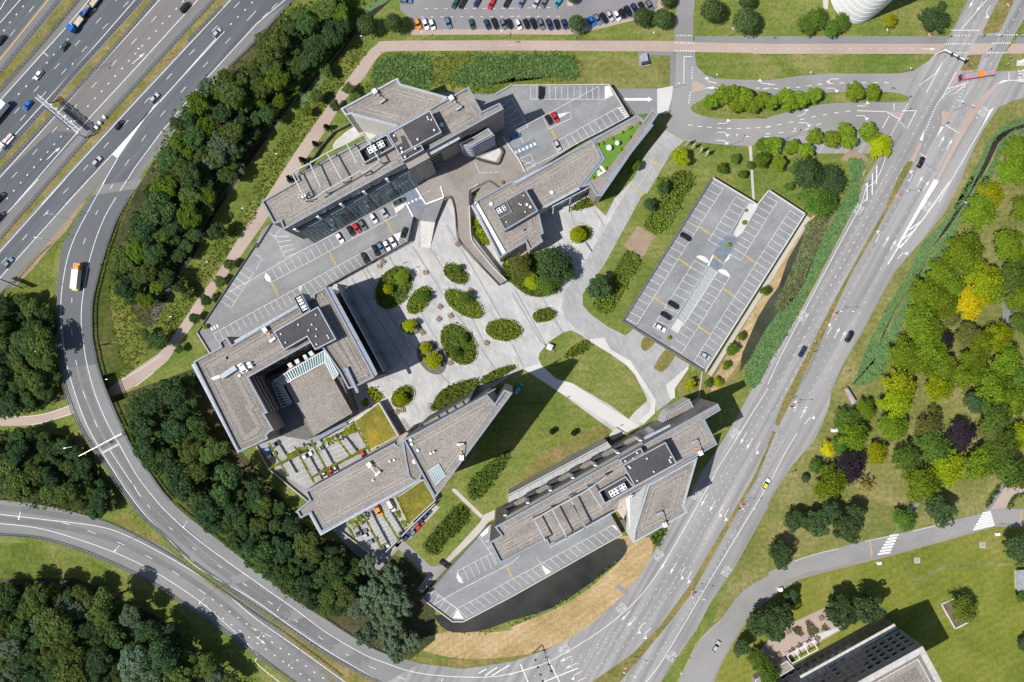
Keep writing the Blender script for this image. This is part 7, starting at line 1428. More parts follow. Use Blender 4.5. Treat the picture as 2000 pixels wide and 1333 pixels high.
# semi trailer leaving the frame on the left
t = big('semi_truck', 'white box trailer truck cut by the left frame edge on the motorway', 'truck', (-8, 228), 130)
bx(t, 'trailer', (-.5, 0, 2.5), (12.5, 2.5, 2.8), M['white']); bx(t, 'chassis', (0, 0, .8), (12, 1.2, .4), M['black']); bx(t, 'cab', (7.6, 0, 1.9), (2.2, 2.45, 3.1), M['white']); bx(t, 'windscreen', (8.72, 0, 2.3), (.08, 2.1, 1.1), M['glass_dark']); wheels(t, (-5, -3.7, -2.4, 7.6), 1.1, 1.5)
t = big('tow_truck', 'white recovery truck with red stripes at the left frame edge', 'truck', (11, 277), 130)
bx(t, 'cab', (2.2, 0, 1.5), (1.9, 2.2, 2.1), M['white']); bx(t, 'bed', (-1.2, 0, 1.0), (4.6, 2.2, .3), M['galv']); bx(t, 'windscreen', (3.17, 0, 1.8), (.08, 1.9, .8), M['glass_dark']); bx(t, 'stripe', (-1.2, 0, 1.17), (4.6, .35, .05), M['red']); bx(t, 'light_bar', (2.2, 0, 2.62), (.3, 1.8, .15), M['orange'])
obj('crane_arm', MB().bar((.6, 0, 1.4), (-3, 0, 2.6), .3, .3), M['white'], t); wheels(t, (-2.5, 2.2), 1.0, 1.2)
t = big('crane_truck', 'blue cab lorry with empty beige beds, loading crane and trailer at the top edge', 'truck', (160, 32), 128)
def pl(qx, qy): return None
bx(t, 'cab', (6.3, 0, 1.9), (2.1, 2.5, 2.5), CP_['blue']); bx(t, 'windscreen', (7.38, 0, 2.2), (.08, 2.2, .9), M['glass_dark']); bx(t, 'roof_light', (5.2, -.4, 2.6), (.6, .6, .5), M['white']); bx(t, 'load_bed', (2.6, 0, 1.2), (4.3, 2.5, .25), plain('bed_beige', (.50, .44, .33), .8))
bx(t, 'headboard', (4.8, 0, 1.7), (.15, 2.5, 1.1), M['black']); bx(t, 'crane_base', (-.5, 0, 1.5), (1.3, 2.2, 1.4), M['black']); obj('crane_arm', MB().bar((-.5, .8, 2.4), (-4.2, 1.0, 2.9), .45, .5), CP_['blue'], t); obj('crane_jib', MB().bar((-4.2, 1.0, 2.9), (-.2, -.2, 3.1), .3, .35), CP_['blue'], t)
bx(t, 'rear_load', (-3.2, -.4, 1.6), (3.6, 1.6, .8), M['wood']); bx(t, 'trailer_bed', (-7.8, 0, 1.2), (5.6, 2.5, .25), plain('bed_beige2', (.48, .42, .32), .8)); bx(t, 'chassis', (-1, 0, .8), (16, 1.1, .3), M['black'])
for s in (-1, 1): bx(t, 'side_board', (-7.8, s * 1.25, 1.6), (5.6, .08, .6), M['galv']); bx(t, 'side_board', (2.6, s * 1.25, 1.5), (4.3, .08, .4), M['galv'])
wheels(t, (6, 1.6, -1.6, -6, -9.4), 1.1, 1.4)
zt = hl((151, 543)); t = big('box_truck', 'lorry with cream box body and orange yellow cab climbing the loop road', 'truck', (151, 543), -84, zt)
bx(t, 'box_body', (-.6, 0, 2.4), (7.6, 2.5, 2.7), CP_['cream']); bx(t, 'cab', (4.5, 0, 1.7), (2.0, 2.4, 2.4), CP_['orange']); bx(t, 'windscreen', (5.53, 0, 2.1), (.08, 2.1, .8), M['glass_dark']); bx(t, 'roof_spoiler', (4.1, 0, 3.1), (1.0, 2.0, .5), CP_['orange']); bx(t, 'tail_lift', (-4.75, .1, 1.5), (.5, 2.2, 1.4), CP_['yellow']); bx(t, 'chassis', (0, 0, .8), (9.5, 1.1, .4), M['black']); wheels(t, (4.3, -2.4, -3.6), 1.1, 1.4)
t = big('city_bus', 'red and white city bus turning at the avenue junction', 'bus', (1907, 148), 171)
obj('body', loft([(rrect(13.2, 2.5, .3), .35), (rrect(13.2, 2.55, .35), 1.6), (rrect(13.1, 2.5, .35), 2.9), (rrect(12.9, 2.3, .35), 3.05)]), paintmat('bus_red', (.58, .03, .03)), t)
bx(t, 'roof_panel', (2.9, 0, 3.08), (5.0, 1.95, .08), M['galv']); bx(t, 'roof_panel', (-4.3, 0, 3.08), (4.0, 1.95, .08), M['galv']); bx(t, 'air_conditioner', (-1.0, 0, 3.14), (2.3, 2.1, .2), CP_['orange']); bx(t, 'roof_vent', (-.9, .1, 3.27), (1.3, .35, .08), M['wall_blue']); bx(t, 'windscreen', (6.6, 0, 2.0), (.12, 2.3, 1.7), M['glass_dark']); bx(t, 'front_roof', (6.0, 0, 3.06), (.9, 2.2, .1), M['wall_blue'])
for s in (-1, 1): bx(t, 'side_window', (0, s * 1.275, 2.1), (11.6, .06, 1.0), M['glass_dark']); bx(t, 'side_stripe', (0, s * 1.28, .9), (12, .05, .4), M['white'])
wheels(t, (4.2, -3.4), 1.1, 1.4)
# ================================================================ GUARD RAILS
def guard(s, label, off=0.0, zf=None, double=True, post=1.5):
    p = T(s) if isinstance(s, str) else s; p = smooth(p, 4) if len(p) > 2 else p
    L = sum(math.dist(a, b) for a, b in zip(p, p[1:])) * MPP; n = max(2, int(L / 4)); p = resample(p, n)
    q = [W(a, (zf(a) if zf else 0)) for a in p]; c = q[len(q) // 2]; t = thing('guard_rail', label, 'guard rail', (c.x, c.y, 0), 0, None, True)
    for sd in ((-.35, .35) if double else (0,)):
        mb = MB(); vs = []
        for i in range(n):
            d = (q[min(n - 1, i + 1)] - q[max(0, i - 1)]).xy.normalized(); m = Vector((-d.y, d.x, 0)); b = q[i] + m * sd
            vs += [b - m * .07 + Vector((0, 0, .55)), b + m * .07 + Vector((0, 0, .55)), b + m * .07 + Vector((0, 0, .85)), b - m * .07 + Vector((0, 0, .85))]
        mb.add(vs, [(4 * i + j, 4 * i + (j + 1) % 4, 4 * i + 4 + (j + 1) % 4, 4 * i + 4 + j) for i in range(n - 1) for j in range(4)]); obj('beam', mb, M['rail'], t)
    mb = MB(); r = resample(p, max(2, int(L / post)))
    for i, a in enumerate(r):
        v = W(a, (zf(a) if zf else 0)); b = r[min(len(r) - 1, i + 1)]; a0 = r[max(0, i - 1)]; d = (W(b) - W(a0)).xy.normalized(); m = Vector((-d.y, d.x, 0))
        if double: mb.bar(v - m * .36 + Vector((0, 0, .72)), v + m * .36 + Vector((0, 0, .72)), .10, .14)
        mb.bar(v, v + Vector((0, 0, .7)), .12, .12)
    o = obj('posts', mb, M['rail'], t); o['kind'] = 'stuff'
for s, l in [("A1 405,-20 200,230 0,475 -30,510", 'guard rail at the left of the upper left motorway median'), ("A1 525,-20 300,250 100,480 -30,630", 'guard rail at the right of the upper left motorway median'), ("A1 935,-20 480,480 0,1030 -30,1065", 'guard rail at the left of the middle motorway median'), ("A1 1025,-20 560,520 0,1118 -30,1150", 'guard rail at the right of the middle motorway median'), ("A1 1410,-20 1050,370 560,910 190,1333 A2 0,390", 'guard rail at the left of the lower motorway median'), ("A1 1440,50 1220,270", 'short guard rail at the right of the lower motorway median'), ("B1 258,-20 130,120 0,268 A1 1490,440", 'guard rail along the motorway edge at the upper wood end')]: guard(s, l)
lr = [lerp(a, b, -.02) for a, b in zip(LR, LL)]; ll = [lerp(a, b, -.02) for a, b in zip(LL, LR)]
guard(lr[4:60], 'guard rail along the outer edge of the loop road, upper half', zf=hl); guard(lr[60:106], 'guard rail along the wood side of the loop road, lower half', zf=hl, double=False); guard(ll[26:72], 'guard rail along the left edge of the loop road, upper half', zf=hl); guard(ll[72:110], 'guard rail along the inner edge of the loop road, lower half', zf=hl)
guard("A4 -20,143 0,145 270,175 560,245 750,310 950,410 1150,530 1400,700 1666,890 B4 200,1020 560,1290", 'guard rail along the upper edge of the lower ramp', double=False); guard("A4 -20,370 0,372 250,392 500,462 650,522 850,612 1050,722 1250,862 1400,952 1666,1152 B4 260,1345", 'guard rail along the lower edge of the lower ramp')
guard("A2 40,735 120,650 260,490 330,430", 'rusty guard rail along the sandy gore edge', double=False)
# ================================================================ LAMPS, SIGNS, GANTRIES
def lamp_proto(h, arm, two=False):
    t = thing('street_lamp', 'lamp', 'street lamp'); obj('pole', MB().tube((0, 0, 0), (0, 0, h), .09, .05, 8), M['galv'], t)
    for s in ((1, -1) if two else (1,)):
        obj('arm', MB().bar((0, 0, h - .05), (s * arm, 0, h + .2), .07, .07), M['galv'], t); hd = MB().box((s * (arm + .3), 0, h + .22), (.75, .3, .14)); obj('lamp_head', hd, M['lamp_glass'], t)
    return t
LP = {'path': lamp_proto(5.5, .3), 'road': lamp_proto(9, 1.6), 'double': lamp_proto(9.5, 1.9, True), 'tall': lamp_proto(12, 2.2)}; LF = set()
def lamp(q, kind, a, label, z=0):
    k = LP[kind]; v = W(q, z)
    if kind not in LF: LF.add(kind); kids(k); k.location = v; k.rotation_euler = (0, 0, -R(a)); k['label'] = label; k['group'] = 'street lamps'; return
    dup(k, v, -R(a), label, 'street lamps')
for x, y, k, a, l in [(827,77.5,'path',-90,'slim lamp on the verge below the orange car'),(980,75.5,'path',-90,'slim lamp on the verge below the dark car row'),(1124.5,75,'path',-90,'slim lamp below the round tree on the verge'),(1271.5,78.5,'path',-90,'slim lamp below the two round trees'),(1423,71,'path',-90,'slim lamp on the footway lawn below the largest round tree'),(1316.5,172.5,'path',0,'slim lamp beside the access road'),(1393,153,'path',90,'slim lamp on the left part of the long verge'),(1572.5,148.5,'path',90,'slim lamp in the middle of the long verge'),(1764,141,'path',90,'slim lamp on the right part of the long verge'),(1719,73,'path',-90,'slim lamp below the yellow green lawn tree'),(1423,285,'road',-70,'lamp at the lower edge of the access road above the banners'),(1531,273,'road',-60,'lamp at the lower edge of the access road among the lime trees'),
    (1861.5,217.5,'double',20,'double lamp beside the brick island at the junction'),(1758,382.5,'double',0,'double lamp on the grass median below the junction'),(1633.5,610.5,'double',0,'double lamp on the median beside the reed ditch'),(1545,792,'double',0,'double lamp on the median near the bus shelter'),(1447,984,'double',0,'double lamp on the median beside the south eastern office'),(1352.5,1153.5,'double',10,'double lamp on the median left of the side road fork'),(1222,1297.5,'double',20,'double lamp on the median at the bottom of the avenue'),(1849.5,407,'road',-20,'lamp at the avenue edge beside the ditch'),(1317,1287,'road',70,'lamp on the verge between avenue and side road'),(1675,362,'road',120,'lamp with blue sign at the left avenue edge'),
    (183,136.5,'tall',120,'tall lamp on the middle motorway median'),(312,123,'tall',200,'tall lamp on the lower motorway median'),(141,429.5,'tall',190,'tall lamp in the gore beside the sand strip, upper one'),(118.5,474.5,'tall',190,'tall lamp in the gore beside the sand strip, lower one'),(120,686,'tall',180,'tall lamp in the wood left of the loop road'),(174,865,'tall',170,'tall lamp beside the mast arm on the loop road'),(264,1050,'tall',130,'tall lamp on the grass wedge between loop and lower ramp'),(78,987,'tall',100,'tall lamp at the upper edge of the lower ramp'),(423,1147.5,'tall',130,'tall lamp on the lower median, left one'),(533,1212,'tall',130,'tall lamp on the lower median, right one'),(590,1264.5,'tall',130,'tall lamp on the lower median near the bottom edge'),(567.5,1159.5,'tall',120,'tall lamp at the outer loop edge beside the long wood'),(873,1290,'tall',110,'tall lamp beside the dry grass at the loop end'),(391,1004,'tall',120,'tall lamp at the wood edge where the loop bends') ,
    (220,740,'path',0,'slim lamp beside the underpass mouth'),(545,308,'path',0,'slim lamp on the cycle path bank opposite the antenna roof'),(480,412,'path',0,'slim lamp on the cycle path bank, middle'),(412,515,'path',0,'slim lamp on the cycle path bank, lower part'),(343,620,'path',0,'slim lamp on the cycle path bank near its lowest bend'),(622,208,'path',0,'slim lamp on the bank beside the dark ditch trees'),(708,82,'path',0,'slim lamp at the cycle path bend')]:
    lamp((x, y), k, a, l, hl((x, y)) if 0 else 0)
# motorway gantry with direction boards
t = B('sign_gantry', 'pale grey lattice sign gantry with dark blue boards spanning the pale motorway carriageway', 'gantry', (120, 225), 0)
ga0, ga1 = W((71, 188), 7.2), W((153, 257), 7.2); dg = (ga1 - ga0).normalized(); ng = Vector((-dg.y, dg.x, 0))
for nm, o in (('chord', .7), ('chord', -.7)): obj(nm, MB().bar(ga0 + ng * o, ga1 + ng * o, .25, .3), M['galv'], t)
for nm, o in (('chord', .7), ('chord', -.7)): obj(nm, MB().bar(ga0 + ng * o - Vector((0, 0, 1.3)), ga1 + ng * o - Vector((0, 0, 1.3)), .22, .25), M['galv'], t)
zz = MB()
for i in range(14):
    a, b = ga0.lerp(ga1, i / 14), ga0.lerp(ga1, (i + 1) / 14); s = 1 if i % 2 else -1
    zz.bar(a + ng * .7 * s, b - ng * .7 * s, .14, .14); zz.bar(a + ng * .7, a + ng * .7 - Vector((0, 0, 1.3)), .1, .1); zz.bar(a - ng * .7, a - ng * .7 - Vector((0, 0, 1.3)), .1, .1)
obj('lattice', zz, M['galv'], t)
for q in ((168, 270), (97, 203)):
    v = W(q, 0); e = ga1 if q[0] > 150 else ga0.lerp(ga1, .33); obj('leg', MB().bar(v, (v.x, v.y, 6.4), .4, .4), M['galv'], t); obj('brace', MB().bar((v.x, v.y, 6.2), e - Vector((0, 0, .8)), .3, .3), M['galv'], t)
for u0, u1 in ((.24, .55), (.56, .84)):
    a, b = ga0.lerp(ga1, u0) - ng * 1.25, ga0.lerp(ga1, u1) - ng * 1.25; obj('direction_board', MB().bar(a - Vector((0, 0, 1.3)), b - Vector((0, 0, 1.3)), .15, 3.0), M['signblue'], t)
for u in (.3, .42, .63, .78): p = ga0.lerp(ga1, u) + ng * 1.2; obj('sign_light', MB().box(p - Vector((0, 0, .3)), (.7, .5, .35)), M['frame_white'], t)
for q in ((206, 231), (197, 242), (191, 251)):
    v = W(q, 0); t = thing('signal_cabinet', f"white signal cabinet on the motorway median, {['upper', 'middle', 'lower'][(206, 197, 191).index(q[0])]} of three below the gantry", 'cabinet', v, .8, 'signal cabinets'); obj('cabinet', MB().box((0, 0, .7), (.9, 1.3, 1.4)), M['white'], t); obj('plinth', MB().box((0, 0, .05), (1.1, 1.5, .1)), M['concrete'], t)
t = B('direction_sign', 'large blue grey direction sign on posts at the left edge beside the gore', 'road sign', (36, 558), 0)
a, b = W((-6, 545), 6), W((37, 563), 6); obj('board', MB().bar(a - Vector((0, 0, 1.6)), b - Vector((0, 0, 1.6)), .2, 3.4), M['wall_blue'], t)
for u in (.25, .8): p = a.lerp(b, u); obj('post', MB().tube((p.x, p.y, 0), (p.x, p.y, 5.5), .15), M['galv'], t)
t = B('traffic_light_portal', 'white bent mast arm with signal heads over the avenue', 'traffic light', (1826, 107), 0)
pa = [W(q, 5.6) for q in T("D1 1150,325 1290,395")]; v = W(T("D1 1088,358")[0], 0)
obj('pole', MB().bar(v, pa[0], .28, .28), M['frame_white'], t); obj('mast_arm', MB().bar(pa[0], pa[1], .35, .35), M['frame_white'], t)
for u in (.35, .65, .98): p = pa[0].lerp(pa[1], u); obj('signal_head', MB().box(p + Vector((0, 0, -.3)), (.7, .7, 1.0)), M['black'], t); obj('back_board', MB().box(p + Vector((.45, .5, -.1)), (.9, .6, .9)), M['galv'], t)
t = B('mast_arm', 'slim white lattice arm with traffic signals across the loop road', 'traffic light', (195, 870), 0); zq = 5 + 4.0
a, b = W(T("A3 515,770")[0], 10), W(T("A3 790,625")[0], 10); obj('arm', MB().bar(a, b, .16, .2), M['steel'], t); v = W(T("A3 805,640")[0], 4); obj('pole', MB().bar((v.x, v.y, 0), b, .3, .3), M['galv'], t); c = a.lerp(b, .42); obj('signal_head', MB().box(c - Vector((0, 0, .6)), (.6, .6, 1.2)), M['orange'], t)
t = B('signal_gantry', 'dark slim gantry with four signal heads across the avenue at the bottom', 'traffic light', (1050, 1300), 0)
a, b = W(T("C4 140,1150")[0], 6), W(T("C4 205,1340")[0], 6); obj('beam', MB().bar(a, b, .25, .25), M['steel'], t); v = W(T("C4 62,1165")[0], 0); obj('pole', MB().bar(W(T("C4 135,1145")[0], 0), a, .3, .3), M['steel'], t)
for u in (.2, .45, .7, .92): p = a.lerp(b, u); obj('signal_head', MB().box(p, (.8, .5, .9)), M['black'], t)
# small traffic lights and signs round the junction
sg = thing('traffic_light', 'light', 'traffic light'); obj('pole', MB().tube((0, 0, 0), (0, 0, 3.2), .07, n=8), M['galv'], sg); obj('signal_head', MB().box((.12, 0, 2.8), (.28, .34, .95)), M['black'], sg); obj('back_board', MB().box((-.05, 0, 2.8), (.05, .6, 1.2)), M['frame_white'], sg); kids(sg)
SGN = [((1915,74), 'first traffic light on the footway crossing, left of the avenue median'),((1947,74), 'traffic light on the footway crossing at the median'),((1850,75), 'traffic light on the footway crossing at the left kerb'),((1989,74), 'traffic light on the footway crossing at the right kerb'),((1887,131), 'traffic light on the grass median above the bus'),((1928,101), 'traffic light between cycle path and right carriageway'),((1922,113), 'traffic light just below the cycle path crossing'),((1966,117), 'traffic light on the grass right of the bus, upper one'),((1960,130), 'traffic light on the grass right of the bus, lower one'),((1740,136), 'sign post on the long verge near its right end'),((1738,176), 'sign post at the tip of the tree island'),((1769,216), 'traffic light on the triangular island'),((1771,193), 'traffic light at the island nose'),((1844,243), 'traffic light on the right triangular island'),((1900,235), 'sign post on the brick strip right of the junction'),((1529,658), 'sign post at the left avenue edge beside the reeds'),((1587,688), 'sign post on the avenue median beside the navy car'),((1720,613), 'white sign beside the ditch'),((1652,727), 'small red sign on the verge above the shelter'),((1547,778), 'sign post on the median left of the shelter'),((1546,922), 'small dark sign on the park verge'),((1437,996), 'sign post on the median beside the office wing'),((1351,1160), 'sign post on the median near the side road fork')]
for i, (q, l) in enumerate(SGN):
    if i == 0: sg.location = W(q); sg['label'] = l; sg['group'] = 'traffic lights and sign posts'; sg.rotation_euler = (0, 0, 2.1)
    else: dup(sg, W(q), rnd.random() * 6, l, 'traffic lights and sign posts')
ps = thing('keep_left_sign', 'sign', 'road sign'); obj('pole', MB().tube((0, 0, 0), (0, 0, 2.2), .06, n=8), M['galv'], ps); obj('panel', MB().box((0, 0, 1.7), (.1, .9, 1.3)), M['pinkred'], ps); obj('foot', MB().box((0, 0, .06), (1.4, .9, .12)), M['pinkred'], ps); kids(ps)
for i, (q, l) in enumerate([((1752,383),'pink red bollard sign on the median below the junction'),((1629,614),'pink red bollard sign on the median beside the ditch'),((1542,796),'pink red bollard sign on the median near the shelter'),((1448,987),'pink red bollard sign on the median beside the office wing'),((1351.5,1158),'pink red bollard sign on the median at the side road fork'),((1222,1307),'pink red bollard sign on the median at the bottom'),((1815,69),'pink red sign beside the footway left of the avenue'),((1969,10),'pink red sign on the median at the top edge')]):
    if i == 0: ps.location = W(q); ps['label'] = l; ps['group'] = 'pink red bollard signs'; ps.rotation_euler = (0, 0, .4)
    else: dup(ps, W(q), .4 + i * .3, l, 'pink red bollard signs')
# banners
bn = thing('banner', 'b', 'flag'); obj('pole', MB().tube((0, 0, 0), (0, 0, 6.5), .06, n=8), M['frame_white'], bn)
f = MB(); nS = 8; vs = []
for i in range(nS + 1): x = 1.5 * i / nS; vs += [(x, .16 * math.sin(i * .9), 6.3), (x, .2 * math.sin(i * .9 + .6), 2.6)]
f.add(vs, [(2 * i, 2 * i + 1, 2 * i + 3, 2 * i + 2) for i in range(nS)]); obj('cloth', f, plain('banner_cloth', (.72, .50, .44), .8, var=.35, scale=1.2), bn); kids(bn)
for i, (q, l) in enumerate([((1337,287),'pale red banner flag, first from left beside the access road'),((1348,294),'pale red banner flag, second from left beside the access road'),((1363,302),'pale red banner flag, third from left beside the access road'),((1375,308),'pale red banner flag, fourth and rightmost beside the access road')]):
    if i == 0: bn.location = W(q); bn['label'] = l; bn['group'] = 'banner flags'; bn.rotation_euler = (0, 0, 1.0)
    else: dup(bn, W(q), 1.0 + .1 * i, l, 'banner flags')
# ================================================================ ROOF MACHINES
def fans(t, q0, ang, L, Wd, nx, ny, z):
    v = W(q0, z); o = obj('casing', MB().box((0, 0, .9), (L, Wd, 1.8)), M['white'], t)
    me = MB(); me.lathe([(.36, 0), (.36, .2), (.30, .2), (.27, .05)], 12); me = me.mesh('fan'); me.materials.append(M['steel'])
    hb = MB().lathe([(.26, 0), (.26, .08)], 10).mesh('fan_blades'); hb.materials.append(M['black'])
    for i in range(nx):
        for j in range(ny):
            x = (i + .5) / nx * L - L / 2; y = (j + .5) / ny * Wd - Wd / 2
            a = bpy.data.objects.new('fan', me); C.objects.link(a); a.parent = t; a.location = (x, y, 1.8)
            b = bpy.data.objects.new('fan_blades', hb); C.objects.link(b); b.parent = a; b.location = (0, 0, .02)
    bx(t, 'blue_panel', (L * .08, 0, 1.81), (.5, Wd * .98, .04), M['signblue'])
for q, a, L, Wd, nx, ny, z, l in [((736,290), 28, 6.2, 2.3, 5, 2, 28.2, 'white chiller with ten fans in the roof well of the northern office'), ((592,594), -61, 5.2, 1.9, 4, 2, 26.0, 'white chiller with eight fans in the roof well of the courtyard office'), ((979.5,411), 29, 3.4, 2.0, 3, 2, 15.0, 'white chiller with six fans on the wedge office'), ((1205.5,956), 29, 6.4, 2.3, 5, 2, 29.6, 'white chiller with ten fans in the roof well of the south eastern office')]:
    t = thing('chiller', l, 'chiller', W(q, z), R(a), 'roof chillers'); fans(t, q, a, L, Wd, nx, ny, z)
gm = thing('facade_crane', 'g', 'facade crane'); bx(gm, 'trolley', (0, 0, .9), (1.7, 1.5, 1.6), M['white']); obj('arm', MB().bar((.4, 0, 1.9), (4.0, 0, 2.6), .22, .22), M['galv'], gm); bx(gm, 'cradle', (4.4, .2, 1.0), (.8, 2.4, .9), M['galv']); bx(gm, 'hose_reel', (1.7, .3, .35), (.7, .7, .6), M['orange']); obj('hanger', MB().bar((4.0, 0, 2.6), (4.4, .2, 1.4), .08, .08), M['steel'], gm); kids(gm)
for i, (q, q2, z, l) in enumerate([((733,181),(745,198),23.7,'facade cleaning crane on the north wing roof'),((882,194),(894,212),28.2,'facade cleaning crane at the east end of the northern office roof'),((722.5,907),(737,924),19.2,'facade cleaning crane on the office bar roof'),((902,893),(900,850),42.2,'facade cleaning crane on the wedge tower roof'),((1366.5,884),(1358,866.5),29.2,'facade cleaning crane at the east end of the south eastern office roof'),((1297,1023.5),(1289.5,1005.5),24.9,'facade cleaning crane on the tapering wing roof'),((519.5,645),(541,676),24.2,'facade cleaning crane on the courtyard office roof')]):
    v = W(q, z); w = W(q2, z); a = math.atan2(w.y - v.y, w.x - v.x)
    if i == 0: gm.location = v; gm.rotation_euler = (0, 0, a); gm['label'] = l; gm['group'] = 'facade cleaning cranes'
    else: dup(gm, v, a, l, 'facade cleaning cranes')
# ================================================================ FURNITURE
pt = thing('picnic_table', 'p', 'picnic table')
for i in range(4): bx(pt, 'table_board', (0, (i - 1.5) * .2, .74), (1.9, .18, .05), M['wood'])
for s in (-1, 1): bx(pt, 'bench_board', (0, s * .75, .45), (1.9, .28, .05), M['wood'])
for s in (-1, 1): obj('trestle', MB().bar((s * .65, -.75, .05), (s * .65, .3, .72), .08, .08), M['wood'], pt); obj('trestle', MB().bar((s * .65, .75, .05), (s * .65, -.3, .72), .08, .08), M['wood'], pt); obj('cross_bar', MB().bar((s * .65, -.8, .38), (s * .65, .8, .38), .06, .08), M['wood'], pt)
kids(pt)
for i, (q, a, l) in enumerate([("B2 803,568", 30, 'picnic table below the deck wall, left of a pair'), ("B2 826,540", 30, 'picnic table below the deck wall, right of a pair'), ("B2 1103,610", 0, 'picnic table between deck tip and small planter'), ("B2 1197,832", 30, 'picnic table in the middle of the square, above another'), ("B2 1190,912", 30, 'picnic table in the middle of the square, below another'), ("B2 1267,890", 60, 'picnic table left below the long oval planter'), ("B2 1395,726", 20, 'picnic table right above the long oval planter'), ("B2 1500,1067", 20, 'reddish picnic table below the broad oval planter'), ("B2 1083,1000", 50, 'picnic table beside the dark pebble bed'), ("B2 1265,1197", 60, 'picnic table left of the large lower planter'), ("B2 1312,425", 40, 'picnic table by the ramp railing'), ("B3 920,480", 20, 'picnic table at the office bar corner, left one'), ("B3 955,470", 80, 'picnic table at the office bar corner, right one'), ("C3 262,88", 30, 'picnic table beside the white parasol on the lawn'), ("D4 345,912", 60, 'orange bench table on the garden terrace, top one'), ("D4 130,1000", 70, 'orange bench table on the garden terrace, left one'), ("D4 318,1045", 30, 'orange bench table right of the white canopy'), ("D4 200,1092", 30, 'orange table under the middle of the white canopy'), ("D4 265,1062", 30, 'orange table under the right of the white canopy'), ("D4 155,1122", 30, 'orange table under the left of the white canopy'), ("D4 65,1150", 60, 'orange bench table at the left end of the garden terrace')]):
    v = W(T(q)[0])
    v.z = .06
    if i == 0: pt.location = v; pt['label'] = l; pt['group'] = 'picnic tables'
    else: dup(pt, v, -R(a), l, 'picnic tables', 1.05)
t = B('parasol', 'white square parasol on the lawn beside the square', 'parasol', T("C3 245,60")[0], 0); v = W(T("C3 245,60")[0]); k = MB(); cs = [v + Vector((x, y, 2.3)) for x, y in ((-1.5, -.6), (.5, -1.4), (1.4, .6), (-.6, 1.4))]; k.add(cs + [v + Vector((0, 0, 2.9))], [(0, 1, 4), (1, 2, 4), (2, 3, 4), (3, 0, 4)]); obj('canopy', k, M['white'], t); obj('pole', MB().tube(v, v + Vector((0, 0, 2.8)), .05), M['steel'], t)
# bicycles by the tower bed
bk = thing('bicycle', 'b', 'bicycle')
for x in (-.52, .52): w_ = MB(); [w_.tube((x + .34 * math.cos(a * .6283), 0, .36 + .34 * math.sin(a * .6283)), (x + .34 * math.cos((a + 1) * .6283), 0, .36 + .34 * math.sin((a + 1) * .6283)), .035, n=5) for a in range(10)]; obj('wheel', w_, M['tyre'], bk)
fr = MB(); [fr.tube(a, b, .04, n=5) for a, b in (((-.52, 0, .36), (-.1, 0, .36)), ((-.1, 0, .36), (.35, 0, .85)), ((-.2, 0, .85), (.35, 0, .85)), ((-.2, 0, .85), (-.1, 0, .36)), ((-.2, 0, .85), (-.52, 0, .36)), ((.35, 0, .85), (.52, 0, .36)))]; obj('frame', fr, M['red'], bk); obj('saddle', MB().box((-.2, 0, .95), (.26, .16, .06)), M['black'], bk); obj('handlebar', MB().tube((.38, -.28, 1.0), (.38, .28, 1.0), .03, n=5), M['steel'], bk); kids(bk)
for i in range(6):
    v = W(lerp(T("B3 1128,430")[0], T("B3 1135,480")[0], i / 5)); v.z = .06; l = f"red bicycle parked beside the planting bed at the tower, {orn[i]} from the top"
    if i == 0: bk.location = v; bk['label'] = l; bk['group'] = 'red bicycles'
    else: dup(bk, v, .1 * i, l, 'red bicycles')
# bicycle row in the shade of the sedum roof wall
for i in range(8):
    v = W(lerp(T("B3 950,535")[0], T("B3 985,590")[0], i / 7)); v.z = .06; dup(bk, v, .5, f"bicycle in the rack in front of the sedum roof wall, {orn[i]} from the top", 'bicycles by the wall')
t = B('bus_shelter', 'bus shelter with pale red and grey roof panels beside the avenue', 'bus shelter', (1659, 776), 0)
q = T("D3 495,335 520,328 575,415 550,440"); obj('roof', MB().prism([W2(a, 2.6) for a in q], 2.5, 2.65), M['galv'], t)
for i, m in enumerate(('pinkred', 'galv', 'pinkred', 'coping_pale')):
    u0, u1 = i / 4 + .02, (i + 1) / 4 - .02; s = [lerp(q[0], q[3], u0), lerp(q[0], q[3], u1), lerp(lerp(q[0], q[3], u1), lerp(q[1], q[2], u1), .6), lerp(lerp(q[0], q[3], u0), lerp(q[1], q[2], u0), .6)]
    obj('roof_panel', MB().prism([W2(a, 2.7) for a in s], 2.655, 2.7), M[m], t)
for a in q: v = W(a, 2.5); obj('post', MB().tube((v.x, v.y, 0), (v.x, v.y, 2.5), .06), M['steel'], t)
v = W(T("D3 490,322")[0]); t = thing('stop_post', 'yellow stop post at the end of the bus shelter', 'sign post', v); obj('pole', MB().tube((0, 0, 0), (0, 0, 3), .05), M['steel'], t); bx(t, 'panel', (0, 0, 2.6), (.7, .1, .8), M['paint_yellow'])
